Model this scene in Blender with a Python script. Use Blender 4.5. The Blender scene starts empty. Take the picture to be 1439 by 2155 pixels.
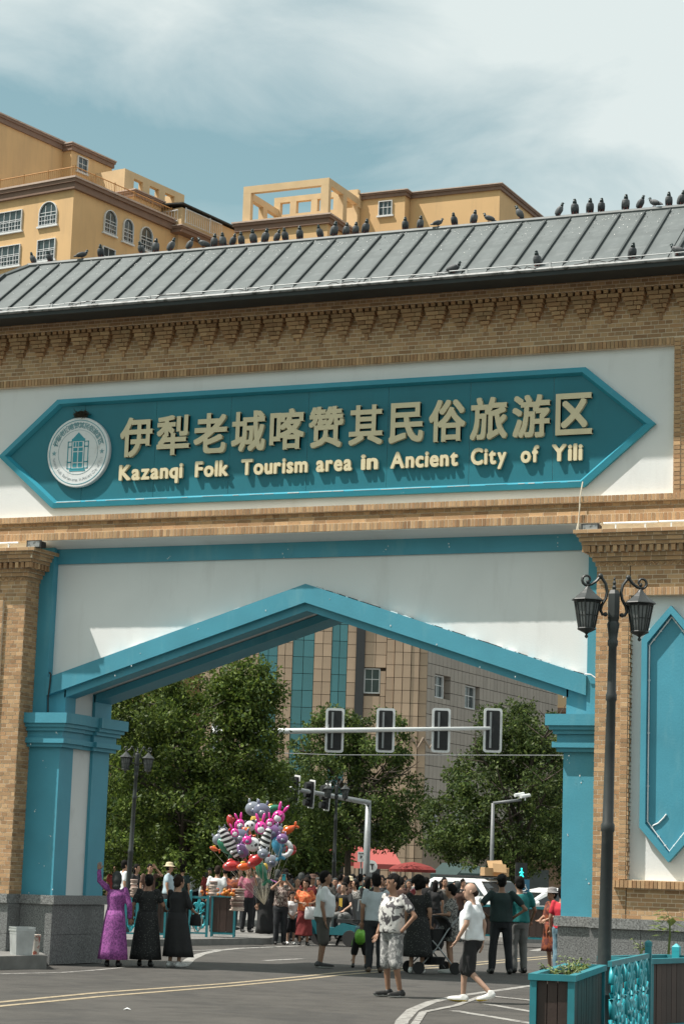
import bpy, math, random
import numpy as np
from mathutils import Vector, Matrix, Euler
random.seed(7)
rng = np.random.default_rng(11)
SC = bpy.context.scene
COL = SC.collection
R = math.radians
# ------------------------------------------------------------------ camera
PITCH, ROLL, YAW, FPX = R(9.19), R(1.945), R(23.814), 4700.0
PW, PH = 1439.0, 2155.0
CAM = Vector((15.714, -33.672, 1.75))
_fw = Vector((-math.sin(YAW)*math.cos(PITCH), math.cos(YAW)*math.cos(PITCH), math.sin(PITCH)))
_r0 = Vector((math.cos(YAW), math.sin(YAW), 0)); _u0 = _r0.cross(_fw)
RT = math.cos(ROLL)*_r0 + math.sin(ROLL)*_u0
UP = -math.sin(ROLL)*_r0 + math.cos(ROLL)*_u0
cd = bpy.data.cameras.new('camera'); cam = bpy.data.objects.new('camera', cd); COL.objects.link(cam)
cd.sensor_fit = 'HORIZONTAL'; cd.sensor_width = 24.0; cd.lens = FPX/PW*24.0
cd.clip_start = 0.5; cd.clip_end = 6000
m = Matrix((RT, UP, -_fw)).transposed().to_4x4(); m.translation = CAM
cam.matrix_world = m
SC.camera = cam
# ------------------------------------------------------------------ sky, sun, exposure
SUN = Vector((-1.5, -1.0, 3.0)).normalized()
W = bpy.data.worlds.new('World'); SC.world = W; W.use_nodes = True
nt = W.node_tree; nt.nodes.clear()
def N(t, **k):
    n = nt.nodes.new(t)
    for a, b in k.items(): setattr(n, a, b)
    return n
sky = N('ShaderNodeTexSky'); sky.sky_type = 'NISHITA'; sky.sun_disc = False
sky.sun_elevation = math.asin(SUN.z); sky.sun_rotation = math.atan2(SUN.x, SUN.y) % (2*math.pi)
sky.air_density = 1.0; sky.dust_density = 2.6; sky.ozone_density = 0.6
tc = N('ShaderNodeTexCoord')
def dotn(vec):
    d = N('ShaderNodeVectorMath', operation='DOT_PRODUCT'); d.inputs[1].default_value = vec; nt.links.new(tc.outputs['Generated'], d.inputs[0]); return d.outputs['Value']
def mth(op, a, b=None, c=None, clamp=False):
    n = N('ShaderNodeMath', operation=op); n.use_clamp = clamp
    for i, v in enumerate((a, b, c)):
        if v is None: continue
        if isinstance(v, (int, float)): n.inputs[i].default_value = v
        else: nt.links.new(v, n.inputs[i])
    return n.outputs[0]
uu, vv, ww = dotn(_r0), dotn((0, 0, 1)), dotn(Vector((_fw.x, _fw.y, 0)).normalized())
cmb = N('ShaderNodeCombineXYZ'); nt.links.new(uu, cmb.inputs[0]); nt.links.new(vv, cmb.inputs[1]); nt.links.new(ww, cmb.inputs[2])
mp = N('ShaderNodeMapping'); nt.links.new(cmb.outputs[0], mp.inputs[0])
mp.inputs['Location'].default_value = (1.3, .4, 0.0); mp.inputs['Rotation'].default_value = (0, 0, R(14)); mp.inputs['Scale'].default_value = (4.5, 11.0, 4.5)
n1 = N('ShaderNodeTexNoise'); n1.inputs['Scale'].default_value = 1.0; n1.inputs['Detail'].default_value = 10; n1.inputs['Roughness'].default_value = 0.55; n1.inputs['Distortion'].default_value = 0.9
nt.links.new(mp.outputs[0], n1.inputs['Vector'])
gu = mth('MULTIPLY', mth('MINIMUM', mth('MAXIMUM', uu, -.02), .16), 1.9)
gv = mth('MULTIPLY', mth('MINIMUM', mth('MAXIMUM', mth('SUBTRACT', vv, .312), 0.0), .08), 4.6)
fac = mth('ADD', mth('ADD', n1.outputs['Fac'], gu), gv)
rp = N('ShaderNodeValToRGB'); rp.color_ramp.elements[0].position = 0.47; rp.color_ramp.elements[1].position = 0.86
nt.links.new(fac, rp.inputs[0])
tint = N('ShaderNodeMix', data_type='RGBA', blend_type='MULTIPLY'); tint.inputs[0].default_value = 1.0
tint.inputs[7].default_value = (1.20, 1.38, 1.04, 1); nt.links.new(sky.outputs[0], tint.inputs[6])
mxs = N('ShaderNodeMix', data_type='RGBA'); nt.links.new(rp.outputs[0], mxs.inputs[0])
nt.links.new(tint.outputs[2], mxs.inputs[6]); mxs.inputs[7].default_value = (6.0, 6.65, 6.6, 1)
bg = N('ShaderNodeBackground'); bg.inputs[1].default_value = 0.082; nt.links.new(mxs.outputs[2], bg.inputs[0])
wo = N('ShaderNodeOutputWorld'); nt.links.new(bg.outputs[0], wo.inputs[0])
sl = bpy.data.lights.new('sun', 'SUN'); sl.energy = 4.4; sl.angle = R(0.53); sl.color = (1.0, 0.945, 0.87)
so = bpy.data.objects.new('sun', sl); COL.objects.link(so); so.location = (-20, -20, 60)
so.rotation_euler = (-SUN).to_track_quat('-Z', 'Y').to_euler()
SC.view_settings.view_transform = 'Standard'; SC.view_settings.look = 'None'
SC.view_settings.gamma = 1.0; SC.view_settings.exposure = 0.62; SC.view_settings.use_curve_mapping = False
SC.render.engine = 'CYCLES'
SC.cycles.max_bounces = 6; SC.cycles.diffuse_bounces = 3; SC.cycles.transparent_max_bounces = 8
# ------------------------------------------------------------------ measuring helpers (photo pixel -> place)
def ray(px, py): return (px-PW/2)/FPX*RT - (py-PH/2)/FPX*UP + _fw
def at(px, py, axis, val):
    d = ray(px, py); return CAM + d*((val-CAM[axis])/d[axis])
def atd(px, py, dep): return CAM + ray(px, py)*dep
def proj(v):
    v = Vector(v)-CAM; d = v.dot(_fw); return (PW/2+FPX*v.dot(RT)/d, PH/2-FPX*v.dot(UP)/d, d)
VIEW = Vector((_fw.x, _fw.y, 0)).normalized(); RIGHT = Vector((_r0.x, _r0.y, 0))
def ground(px, py): return at(px, py, 2, 0.0)
# ------------------------------------------------------------------ mesh helpers
class MB:
    def __init__(s): s.v = []; s.f = []; s.mi = []
    def add(s, vs, fs, mi=0):
        o = len(s.v); s.v += [tuple(q) for q in vs]
        s.f += [tuple(i+o for i in f) for f in fs]; s.mi += [mi]*len(fs)
    def box(s, x0, x1, y0, y1, z0, z1, mi=0, skip=''):
        vs = [(x0,y0,z0),(x1,y0,z0),(x1,y1,z0),(x0,y1,z0),(x0,y0,z1),(x1,y0,z1),(x1,y1,z1),(x0,y1,z1)]
        fs = {'d':(0,3,2,1),'u':(4,5,6,7),'f':(0,1,5,4),'r':(1,2,6,5),'b':(2,3,7,6),'l':(3,0,4,7)}
        s.add(vs, [f for k, f in fs.items() if k not in skip], mi); return s
    def obox(s, c, ux, uy, uz, hx, hy, hz, mi=0):
        c = Vector(c); vs = []
        for k in (-1, 1):
            for (i, j) in ((-1,-1),(1,-1),(1,1),(-1,1)): vs.append(c+ux*(i*hx)+uy*(j*hy)+uz*(k*hz))
        s.add(vs, [(0,3,2,1),(4,5,6,7),(0,1,5,4),(1,2,6,5),(2,3,7,6),(3,0,4,7)], mi); return s
    def prism(s, pts, y0, y1, mi=0, mf=None):       # polygon in XZ, extruded along Y
        n = len(pts); vs = [(x, y0, z) for x, z in pts]+[(x, y1, z) for x, z in pts]
        s.add(vs, [tuple(range(n))], mi if mf is None else mf)
        s.add(vs, [tuple(range(2*n-1, n-1, -1))]+[(i, i+n, (i+1) % n+n, (i+1) % n) for i in range(n)], mi); return s
    def prismz(s, pts, z0, z1, mi=0):      # polygon in XY, extruded along Z
        n = len(pts); vs = [(x, y, z0) for x, y in pts]+[(x, y, z1) for x, y in pts]
        s.add(vs, [tuple(range(n-1, -1, -1)), tuple(range(n, 2*n))]+[(i, (i+1) % n, (i+1) % n+n, i+n) for i in range(n)], mi); return s
    def tube(s, pts, rad, n=8, mi=0, cap=True, flat=None):
        pts = [Vector(p) for p in pts]; k = len(pts)
        if not isinstance(rad, (list, tuple)): rad = [rad]*k
        t0 = (pts[1]-pts[0]).normalized(); ref = Vector((0,0,1)) if abs(t0.z) < .9 else Vector((1,0,0))
        a = t0.cross(ref).normalized(); vs = []
        for i, p in enumerate(pts):
            t = (pts[min(i+1, k-1)]-pts[max(i-1, 0)])
            t = t.normalized() if t.length > 1e-9 else t0
            a = (a-t*a.dot(t)); a = a.normalized() if a.length > 1e-6 else t.orthogonal().normalized(); b = t.cross(a)
            for j in range(n):
                w = 2*math.pi*j/n; vs.append(p+(a*math.cos(w)+b*math.sin(w))*rad[i])
        fs = [(i*n+j, i*n+(j+1) % n, (i+1)*n+(j+1) % n, (i+1)*n+j) for i in range(k-1) for j in range(n)]
        if cap: fs += [tuple(range(n-1, -1, -1)), tuple(range((k-1)*n, k*n))]
        s.add(vs, fs, mi); return s
    def lathe(s, c, prof, n=12, mi=0, ex=1, ey=1, rot=0):           # prof: (radius, z)
        c = Vector(c); vs = []; k = len(prof)
        for r_, z in prof:
            for j in range(n):
                w = 2*math.pi*j/n+rot; vs.append((c.x+r_*ex*math.cos(w), c.y+r_*ey*math.sin(w), c.z+z))
        fs = [(i*n+j, i*n+(j+1) % n, (i+1)*n+(j+1) % n, (i+1)*n+j) for i in range(k-1) for j in range(n)]
        fs += [tuple(range(n-1, -1, -1)), tuple(range((k-1)*n, k*n))]
        s.add(vs, fs, mi); return s
    def ball(s, c, rx, ry, rz, n=12, k=8, mi=0, rot=None):
        c = Vector(c); vs = []
        for i in range(k+1):
            th = math.pi*i/k
            for j in range(n):
                w = 2*math.pi*j/n
                q = Vector((rx*math.sin(th)*math.cos(w), ry*math.sin(th)*math.sin(w), rz*math.cos(th)))
                if rot: q = rot @ q
                vs.append(c+q)
        s.add(vs, [(i*n+j, (i+1)*n+j, (i+1)*n+(j+1) % n, i*n+(j+1) % n) for i in range(k) for j in range(n)], mi); return s
    def mesh(s, name, mats, smooth=False):
        me = bpy.data.meshes.new(name); me.from_pydata(s.v, [], s.f)
        if not isinstance(mats, (list, tuple)): mats = [mats]
        for m_ in mats: me.materials.append(m_)
        if len(mats) > 1: me.polygons.foreach_set('material_index', s.mi)
        if smooth: me.polygons.foreach_set('use_smooth', [True]*len(me.polygons))
        me.update(); return me
    def build(s, name, mats, parent=None, smooth=False, loc=None, kind=None, autos=None):
        o = link(name, s.mesh(name, mats, smooth), parent, loc)
        if kind: o['kind'] = kind
        if autos:
            o.data.polygons.foreach_set('use_smooth', [True]*len(o.data.polygons))
            o.data.set_sharp_from_angle(angle=R(autos))
        return o
def link(name, me, parent=None, loc=None):
    o = bpy.data.objects.new(name, me); COL.objects.link(o)
    if loc is not None: o.location = loc
    if parent is not None: o.parent = parent
    return o
def tag(o, label, cat, group=None, kind=None):
    if label: o['label'] = label
    if cat: o['category'] = cat
    if group: o['group'] = group
    if kind: o['kind'] = kind
    return o
def empty(name, loc, label, cat, group=None, rz=0):
    o = bpy.data.objects.new(name, None); COL.objects.link(o); o.location = loc; o.rotation_euler = (0, 0, rz)
    o.empty_display_size = .2
    return tag(o, label, cat, group)
def copy_tree(o, parent=None):
    c = o.copy(); COL.objects.link(c)
    if parent is not None: c.parent = parent
    for ch in list(o.children): copy_tree(ch, c)
    return c
def place(o, loc, rz=0, sc=None):
    o.location = loc; o.rotation_euler = (0, 0, rz)
    if sc: o.scale = (sc,)*3 if not isinstance(sc, (tuple, list)) else sc
    return o
# ------------------------------------------------------------------ materials
def mat(name, col, rough=.7, var=.12, scale=6, bump=.0, bscale=60, metal=0, spec=None, island=0.0, dirt=None, dirt_scale=2.5, dirt_lo=.55, dirt_hi=.75, coords='Object', streak=0, trans=0, emis=None, hue=None):
    M = bpy.data.materials.new(name); M.use_nodes = True; t = M.node_tree; b = t.nodes['Principled BSDF']
    L = t.links.new
    def nn(ty): return t.nodes.new(ty)
    tcn = nn('ShaderNodeTexCoord'); vec = tcn.outputs[coords]
    base = None
    rgb = nn('ShaderNodeRGB'); rgb.outputs[0].default_value = (*col, 1); base = rgb.outputs[0]
    if hue is not None:
        rgb2 = nn('ShaderNodeRGB'); rgb2.outputs[0].default_value = (*hue, 1)
    if island or hue is not None:
        g = nn('ShaderNodeNewGeometry'); oi = nn('ShaderNodeObjectInfo')
        ad = nn('ShaderNodeMath'); ad.operation = 'ADD'; L(g.outputs['Random Per Island'], ad.inputs[0]); L(oi.outputs['Random'], ad.inputs[1])
        fr = nn('ShaderNodeMath'); fr.operation = 'FRACT'; L(ad.outputs[0], fr.inputs[0])
        if hue is not None:
            mh = nn('ShaderNodeMix'); mh.data_type = 'RGBA'; L(fr.outputs[0], mh.inputs[0]); L(base, mh.inputs[6]); L(rgb2.outputs[0], mh.inputs[7]); base = mh.outputs[2]
        if island:
            m1 = nn('ShaderNodeMath'); m1.operation = 'MULTIPLY'; m1.inputs[1].default_value = 7.31; L(fr.outputs[0], m1.inputs[0])
            f2 = nn('ShaderNodeMath'); f2.operation = 'FRACT'; L(m1.outputs[0], f2.inputs[0])
            mr = nn('ShaderNodeMapRange'); mr.inputs[3].default_value = 1-island; mr.inputs[4].default_value = 1+island; L(f2.outputs[0], mr.inputs[0])
            ms = nn('ShaderNodeVectorMath'); ms.operation = 'SCALE'; L(base, ms.inputs[0]); L(mr.outputs[0], ms.inputs['Scale']); base = ms.outputs[0]
    if var:
        n = nn('ShaderNodeTexNoise'); n.inputs['Scale'].default_value = scale; n.inputs['Detail'].default_value = 5; L(vec, n.inputs['Vector'])
        mr = nn('ShaderNodeMapRange'); mr.inputs[1].default_value = .25; mr.inputs[2].default_value = .75; mr.inputs[3].default_value = 1-var; mr.inputs[4].default_value = 1+var; L(n.outputs['Fac'], mr.inputs[0])
        ms = nn('ShaderNodeVectorMath'); ms.operation = 'SCALE'; L(base, ms.inputs[0]); L(mr.outputs[0], ms.inputs['Scale']); base = ms.outputs[0]
    if dirt is not None:
        n = nn('ShaderNodeTexNoise'); n.inputs['Scale'].default_value = dirt_scale; n.inputs['Detail'].default_value = 7; n.inputs['Roughness'].default_value = .65
        if streak:
            mpn = nn('ShaderNodeMapping'); mpn.inputs['Scale'].default_value = (1, 1, 1/streak); L(vec, mpn.inputs[0]); L(mpn.outputs[0], n.inputs['Vector'])
        else: L(vec, n.inputs['Vector'])
        mr = nn('ShaderNodeMapRange'); mr.inputs[1].default_value = dirt_lo; mr.inputs[2].default_value = dirt_hi; L(n.outputs['Fac'], mr.inputs[0])
        mx = nn('ShaderNodeMix'); mx.data_type = 'RGBA'; L(mr.outputs[0], mx.inputs[0]); L(base, mx.inputs[6]); mx.inputs[7].default_value = (*dirt, 1); base = mx.outputs[2]
    L(base, b.inputs['Base Color'])
    b.inputs['Roughness'].default_value = rough; b.inputs['Metallic'].default_value = metal
    if spec is not None: b.inputs['Specular IOR Level'].default_value = spec
    if bump:
        n = nn('ShaderNodeTexNoise'); n.inputs['Scale'].default_value = bscale; n.inputs['Detail'].default_value = 4; L(vec, n.inputs['Vector'])
        bp = nn('ShaderNodeBump'); bp.inputs['Strength'].default_value = bump; bp.inputs['Distance'].default_value = .02; L(n.outputs['Fac'], bp.inputs['Height']); L(bp.outputs[0], b.inputs['Normal'])
    if trans:
        out = t.nodes['Material Output']; tr = nn('ShaderNodeBsdfTranslucent'); L(base, tr.inputs[0])
        mx = nn('ShaderNodeMixShader'); mx.inputs[0].default_value = trans; L(b.outputs[0], mx.inputs[1]); L(tr.outputs[0], mx.inputs[2]); L(mx.outputs[0], out.inputs[0])
    if emis:
        b.inputs['Emission Color'].default_value = (*emis[:3], 1); b.inputs['Emission Strength'].default_value = emis[3]
    return M
def srgb(r, g, b):
    f = lambda c: (c/255/12.92) if c/255 <= .04045 else ((c/255+.055)/1.055)**2.4
    return (f(r), f(g), f(b))
M = {}
M['brick'] = mat('yellow_brick', (.345, .195, .097), .85, .10, 14, .25, 90, island=.22, hue=(.45, .29, .155))
M['brick_dark'] = mat('brown_brick', (.245, .15, .08), .85, .10, 14, .25, 90, island=.2, hue=(.30, .19, .105))
M['mortar'] = mat('mortar', (.70, .58, .43), .95, .15, 9, .2, 120)
M['white'] = mat('white_render', (.70, .71, .70), .8, .04, 1.2, .10, 40, dirt=(.60, .60, .585), dirt_scale=2.6, dirt_lo=.55, dirt_hi=.85, streak=5)
M['whitestrip'] = mat('white_strip_paint', (.66, .67, .66), .8, .05, 1.2, .08, 40, dirt=(.48, .48, .46), dirt_scale=1.5, dirt_lo=.55, dirt_hi=.85)
M['blue'] = mat('turquoise_paint', (.055, .27, .36), .55, .10, 1.6, .10, 30, dirt=(.115, .325, .39), dirt_scale=2.2, dirt_lo=.55, dirt_hi=.8, streak=4)
M['signblue'] = mat('sign_blue', (.004, .150, .195), .5, .10, 1.0, .04, 30, dirt=(.006, .175, .22), dirt_scale=2.5, streak=5)
M['frameblue'] = mat('sign_frame_blue', (.028, .265, .355), .5, .12, 1.4, .06, 50, dirt=(.40, .56, .60), dirt_scale=3.2, dirt_lo=.66, dirt_hi=.75)
M['chip'] = mat('chipped_paint', (.62, .66, .66), .8, .2, 8)
M['letter'] = mat('cream_letter', (.66, .57, .37), .45, .08, 3, 0, dirt=(.45, .36, .2), dirt_scale=5, dirt_lo=.62, dirt_hi=.8)
M['granite'] = mat('granite', (.15, .152, .15), .6, .85, 48, .05, 200, dirt=(.11, .11, .108), dirt_scale=1.6)
M['granite_trim'] = mat('granite_trim', (.18, .182, .177), .6, .8, 48, .05, 200)
M['roof'] = mat('roof_sheet', (.112, .126, .126), .5, .14, 2.0, .08, 12, spec=.3, dirt=(.175, .19, .19), dirt_scale=5.0, dirt_lo=.50, dirt_hi=.85)
M['seam'] = mat('roof_seam', (.035, .045, .045), .6, .1, 4)
M['fascia'] = mat('dark_fascia', (.022, .027, .027), .65, .15, 2)
M['gutter'] = mat('gutter_metal', (.24, .25, .25), .5, .25, 5, .1, 20, dirt=(.05, .055, .05), dirt_scale=7, dirt_lo=.5, dirt_hi=.62)
M['pipe'] = mat('white_conduit', (.72, .74, .74), .4, .1, 5)
M['conduit'] = mat('dull_conduit', (.42, .435, .435), .5, .2, 6)
M['wire'] = mat('black_wire', (.02, .02, .02), .6, 0)
M['wirewhite'] = mat('pale_wire', (.55, .50, .40), .6, 0)
M['dropping'] = mat('bird_lime', (.7, .7, .68), .9, .1)
# ================================================================== THE GATEWAY
gate = empty('gateway', (0, 1.3, 0), 'brick and turquoise gateway with pointed arch and grey hipped roof', 'gateway')
GO = Vector((0, 1.3, 0))
def gbuild(mb, name, mats, parent=None, **k):
    o = mb.build(name, mats, None, **k)
    par = parent or gate
    o.parent = par
    if par is gate: o.matrix_parent_inverse = Matrix.Translation(-GO)
    return o
BR = []     # brick records (u, z, w, h, face, depth, axis)
def bk(u, z, w, h, face, depth=.03, ax='f'):
    BR.append((u, z, w-.011, h-.0115, face+random.uniform(-.0022, .0022), depth, ax))
def rows(u0, u1, z0, z1, face, ax='f', depth=.03, ch=.07, k0=0):
    n = max(1, round((z1-z0)/ch)); h = (z1-z0)/n
    for i in range(n):
        z = z0+h*(i+.5); pw = .24 if (i+k0) % 2 == 0 else .12
        u = u0-(.06 if pw == .12 else .12 if (i//2) % 2 else 0)
        while u < u1-1e-4:
            a, b = max(u, u0), min(u+pw, u1)
            if b-a > .035: bk((a+b)/2, z, b-a, h, face, depth, ax)
            u += pw
def soldiers(u0, u1, z0, z1, face, ax='f', depth=.03, pw=.066):
    n = max(1, round((u1-u0)/pw)); w = (u1-u0)/n
    for i in range(n): bk(u0+w*(i+.5), (z0+z1)/2, w, z1-z0, face, depth, ax)
def stackv(u0, u1, z0, z1, face, ch=.07):
    n = round((z1-z0)/ch); h = (z1-z0)/n
    for i in range(n): bk((u0+u1)/2, z0+h*(i+.5), u1-u0, h, face)
XE = 7.7
# --- frieze mass
core = MB()
core.box(-XE+.02, XE-.02, .392, 2.28, 7.42, 11.43)
core.box(-XE, XE, .3045, .392, 10.28, 11.43, skip='b'); core.box(-XE, XE, .3045, .392, 7.42, 7.86, skip='b')
for s in (-1, 1): core.box(min(s*6.43, s*XE), max(s*6.43, s*XE), .3045, .392, 7.86, 10.28, skip='b')
gbuild(core, 'frieze_core', M['mortar'])
board = MB(); board.box(-6.43, 6.43, .383, .40, 7.86, 10.28)
gbuild(board, 'white_board', M['white'])
for s in (-1, 1):
    a = lambda x0, x1: (min(s*x0, s*x1), max(s*x0, s*x1))
    stackv(*a(6.43, 6.55), 7.86, 10.40, .285); stackv(*a(6.55, 6.67), 7.86, 10.40, .297)
    rows(*a(6.67, XE), 7.86, 10.42, .30)
soldiers(-6.43, 6.43, 10.28, 10.41, .282)
rows(-XE, XE, 10.42, 11.19, .30)
# corbel brackets
NP = 36; PWD = 2*XE/NP
for i in range(NP):
    x = -XE+PWD*(i+.5); z = 10.70
    bk(x, z+.06, .070, .12, .28, .05)
    z += .12
    for k, (w_, pr) in enumerate(((.165, .05), (.225, .08), (.295, .105), (.345, .125), (.385, .145))):
        if w_ < .22: bk(x, z+.035, w_, .07, .30-pr, pr+.03)
        elif k % 2: 
            bk(x-w_*.16, z+.035, w_*.68, .07, .30-pr, pr+.03); bk(x+w_*.34, z+.035, w_*.32, .07, .30-pr, pr+.03)
        else:
            bk(x-w_*.25, z+.035, w_*.5, .07, .30-pr, pr+.03); bk(x+w_*.25, z+.035, w_*.5, .07, .30-pr, pr+.03)
        z += .07
xx = -XE+.06
while xx < XE:
    bk(xx, 11.205, .085, .07, .145, .2); xx += .12
rows(-XE, XE, 11.24, 11.43, .115, depth=.22, ch=.065)
cs = MB(); cs.box(-XE, XE, .12, .32, 11.242, 11.43, skip='b'); 
gbuild(cs, 'cornice_core', M['mortar'])
# bands under the board
soldiers(-XE, XE, 7.755, 7.86, .20, depth=.12)
rows(-XE, XE, 7.62, 7.755, .295, ch=.0675)
rows(-XE, XE, 7.555, 7.62, .235, depth=.1, ch=.065)
soldiers(-XE, XE, 7.415, 7.55, .19, depth=.13)
lb = MB(); lb.box(-XE, XE, .1945, .32, 7.418, 7.548, skip='b'); lb.box(-XE, XE, .2045, .32, 7.76, 7.852, skip='b'); lb.box(-XE, XE, .2395, .32, 7.55, 7.616, skip='b')
gbuild(lb, 'ledge_core', M['mortar'])
sf = MB(); sf.prismz([(-5.3, .205), (5.3, .205), (5.3, .68), (-5.3, .68)], 7.30, 7.415)
for i, v in enumerate(sf.v):
    if v[1] > .5: sf.v[i] = (v[0], v[1], v[2]+.02 if v[2] < 7.35 else v[2])
    elif v[2] < 7.35: sf.v[i] = (v[0], v[1], 7.405)
gbuild(sf, 'soffit', M['white'])
# --- spandrel over the arch, rib, jambs
def top(x, z0=6.58): return z0-.317*abs(x)
XI = 4.63
sp = MB(); sp.prism([(-5.3, 7.34), (-5.3, 4.55), (-XI, 4.833), (0, 6.3), (XI, 4.833), (5.3, 4.55), (5.3, 7.34)], .70, 2.24)
gbuild(sp, 'spandrel_panel', M['white'])
bd = MB(); bd.box(-5.02, 5.02, .655, .72, 7.055, 7.33); gbuild(bd, 'lintel_band', M['blue'])
rb = MB()
def chev(y0, y1, zt, zb, xw, cut=None):
    rb.prism([(-xw, zt-.317*xw), (0, zt), (xw, zt-.317*xw), (xw, zb-.317*xw), (0, zb), (-xw, zb-.317*xw)], y0, y1)
chev(.50, .86, 6.58, 6.262, 4.985)
gbuild(rb, 'arch_rib', M['blue'])
for y0_, y1_ in ((.60, .96), (1.66, 2.26)):
    rb = MB(); chev(y0_, y1_, 6.27, 6.13, 4.66); gbuild(rb, 'arch_soffit_rib', M['blue'])
rb = MB(); chev(.955, 1.665, 6.33, 6.285, 4.66); gbuild(rb, 'arch_soffit_strip', M['whitestrip'])
ch = MB()
for s in (-1, 1):      # crumbled flashing along the top of the rib
    for i in range(70):
        x = s*random.uniform(.1, 4.95); l = random.uniform(.03, .16); z = top(x)
        if (s < 0 and random.random() < .45): continue
        ch.obox((x, .62+random.uniform(-.06, .06), z+.004), Vector((1, 0, -.317*s)).normalized(), Vector((0, 1, 0)), Vector((.3*s, 0, 1)).normalized(), l/2, random.uniform(.02, .05), random.uniform(.005, .012), 0 if s < 0 or random.random() < .45 else 1)
gbuild(ch, 'crumbled_flashing', [M['chip'], M['fascia']], kind='stuff')
for s in (-1, 1):
    a = lambda x0, x1: (min(s*x0, s*x1), max(s*x0, s*x1))
    jb = MB(); jb.box(*a(4.985, 5.28), .54, .87, 4.30, 7.34); gbuild(jb, 'jamb', M['blue'])
    # pier
    pr = empty('pier', (0, 0, 0), None, None); pr.parent = gate; pr.matrix_parent_inverse = Matrix.Translation(-GO)
    q = MB(); q.box(*a(4.63, 5.30), .50, .96, 1.19, 3.80); gbuild(q, 'front_pilaster', M['blue'], pr)
    q = MB(); q.box(*a(4.69, 5.30), .955, 1.665, 1.19, 3.78); gbuild(q, 'recessed_strip', M['whitestrip'], pr)
    q = MB(); q.box(*a(4.63, 5.30), 1.66, 2.26, 1.19, 3.80); gbuild(q, 'back_pilaster', M['blue'], pr)
    q = MB(); q.box(*a(4.63, 5.30), .60, .96, 4.34, 4.79); q2 = MB(); q2.box(*a(4.63, 5.30), 1.66, 2.26, 4.34, 4.79); gbuild(q2, 'upper_pilaster', M['blue'], pr); gbuild(q, 'upper_pilaster', M['blue'], pr)
    q = MB(); q.box(*a(4.69, 5.30), .955, 1.665, 4.34, 4.83); gbuild(q, 'upper_strip', M['whitestrip'], pr)
    cp = MB()
    for z0, z1, ov in ((4.185, 4.365, .24), (4.12, 4.185, .19), (4.055, 4.12, .14), (3.93, 4.055, .085), (3.84, 3.93, .15), (3.775, 3.84, .09)):
        cp.box(*a(4.63-ov, 5.305), .50-ov, 1.0+.10, z0, z1); cp.box(*a(4.69-ov, 5.30), 1.09, 1.53, z0, z1-.002); cp.box(*a(4.63-ov, 5.30), 1.52, 2.26+ov, z0, z1)
    gbuild(cp, 'capital', M['blue'], pr)
    # brick column and wing wall
    wc = MB(); wc.box(*a(5.27, XE), .24, 2.27, 1.19, 7.43); wc.box(*a(5.268, 5.815), .1045, .26, 1.19, 6.72); wc.box(*a(7.13, XE), .1045, .26, 1.19, 6.72)
    wc.box(*a(5.8, 7.14), .1045, .26, 6.21, 6.72); wc.box(*a(5.8, 7.14), .1045, .26, 1.19, 1.80)
    gbuild(wc, 'wing_core', M['mortar'])
    rows(*a(5.26, 5.81), 1.20, 6.69, .10); rows(*a(7.13, XE), 1.20, 6.69, .10)
    rows(*a(5.81, 7.13), 6.33, 6.69, .10); rows(*a(5.81, 7.13), 1.20, 1.66, .10)
    rows(.10, .82, 1.20, 6.69, s*5.26, 'r' if s < 0 else 'l')
    # raised strip round the niche
    fz = MB(); fz.box(*a(5.693, 5.806), .0525, .12, 1.80, 6.34); fz.box(*a(7.134, 7.247), .0525, .12, 1.80, 6.34); fz.box(*a(5.80, 7.14), .0525, .12, 6.215, 6.337)
    gbuild(fz, 'niche_surround_core', M['mortar'])
    for (x0, x1) in ((5.69, 5.81), (7.13, 7.25)): stackv(*a(x0, x1), 1.80, 6.21, .048)
    soldiers(*a(5.69, 7.25), 6.21, 6.34, .048)
    rows(.05, .23, 1.80, 6.21, s*5.812, 'r' if s < 0 else 'l', depth=.02); 
    rows(.05, .23, 1.80, 6.21, s*7.128, 'l' if s < 0 else 'r', depth=.02)
    soldiers(*a(5.60, 7.34), 1.67, 1.795, -.01, depth=.13)
    q = MB(); q.box(*a(5.81, 7.13), .218, .25, 1.795, 6.215); gbuild(q, 'niche_panel', M['white'])
    hx = lambda xr, zt, zb, zs: [(s*6.47, zt), (s*6.47+xr, zt-zs), (s*6.47+xr, zb+zs), (s*6.47, zb), (s*6.47-xr, zb+zs), (s*6.47-xr, zt-zs)]
    o_, i_ = hx(.465, 6.05, 2.08, .52), hx(.375, 5.92, 2.21, .45)
    fr = MB()
    for k in range(6):
        p, q_, r_, t_ = o_[k], o_[(k+1) % 6], i_[(k+1) % 6], i_[k]
        vs = [(x, .10, z) for x, z in (p, q_, r_, t_)]+[(x, .225, z) for x, z in (p, q_, r_, t_)]
        fr.add(vs, [(0, 1, 2, 3), (0, 4, 5, 1), (3, 2, 6, 7), (4, 7, 6, 5)])
    fo = gbuild(fr, 'niche_frame', M['blue'])
    q = MB(); q.prism(hx(.385, 5.93, 2.20, .455), .195, .216); gbuild(q, 'niche_field', M['blue'])
    t = MB(); lp = hx(.355, 5.88, 2.25, .445)
    t.tube([(x, .17, z) for x, z in lp+lp[:1]], .012, 6)
    for k in range(6):
        for w_ in (.2, .5, .8):
            x = lp[k][0]*(1-w_)+lp[(k+1) % 6][0]*w_; z = lp[k][1]*(1-w_)+lp[(k+1) % 6][1]*w_; t.box(x-.015, x+.015, .162, .196, z-.012, z+.012)
    gbuild(t, 'light_tube', M['pipe'])
    # big cornice of the column
    xo = 5.26
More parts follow.
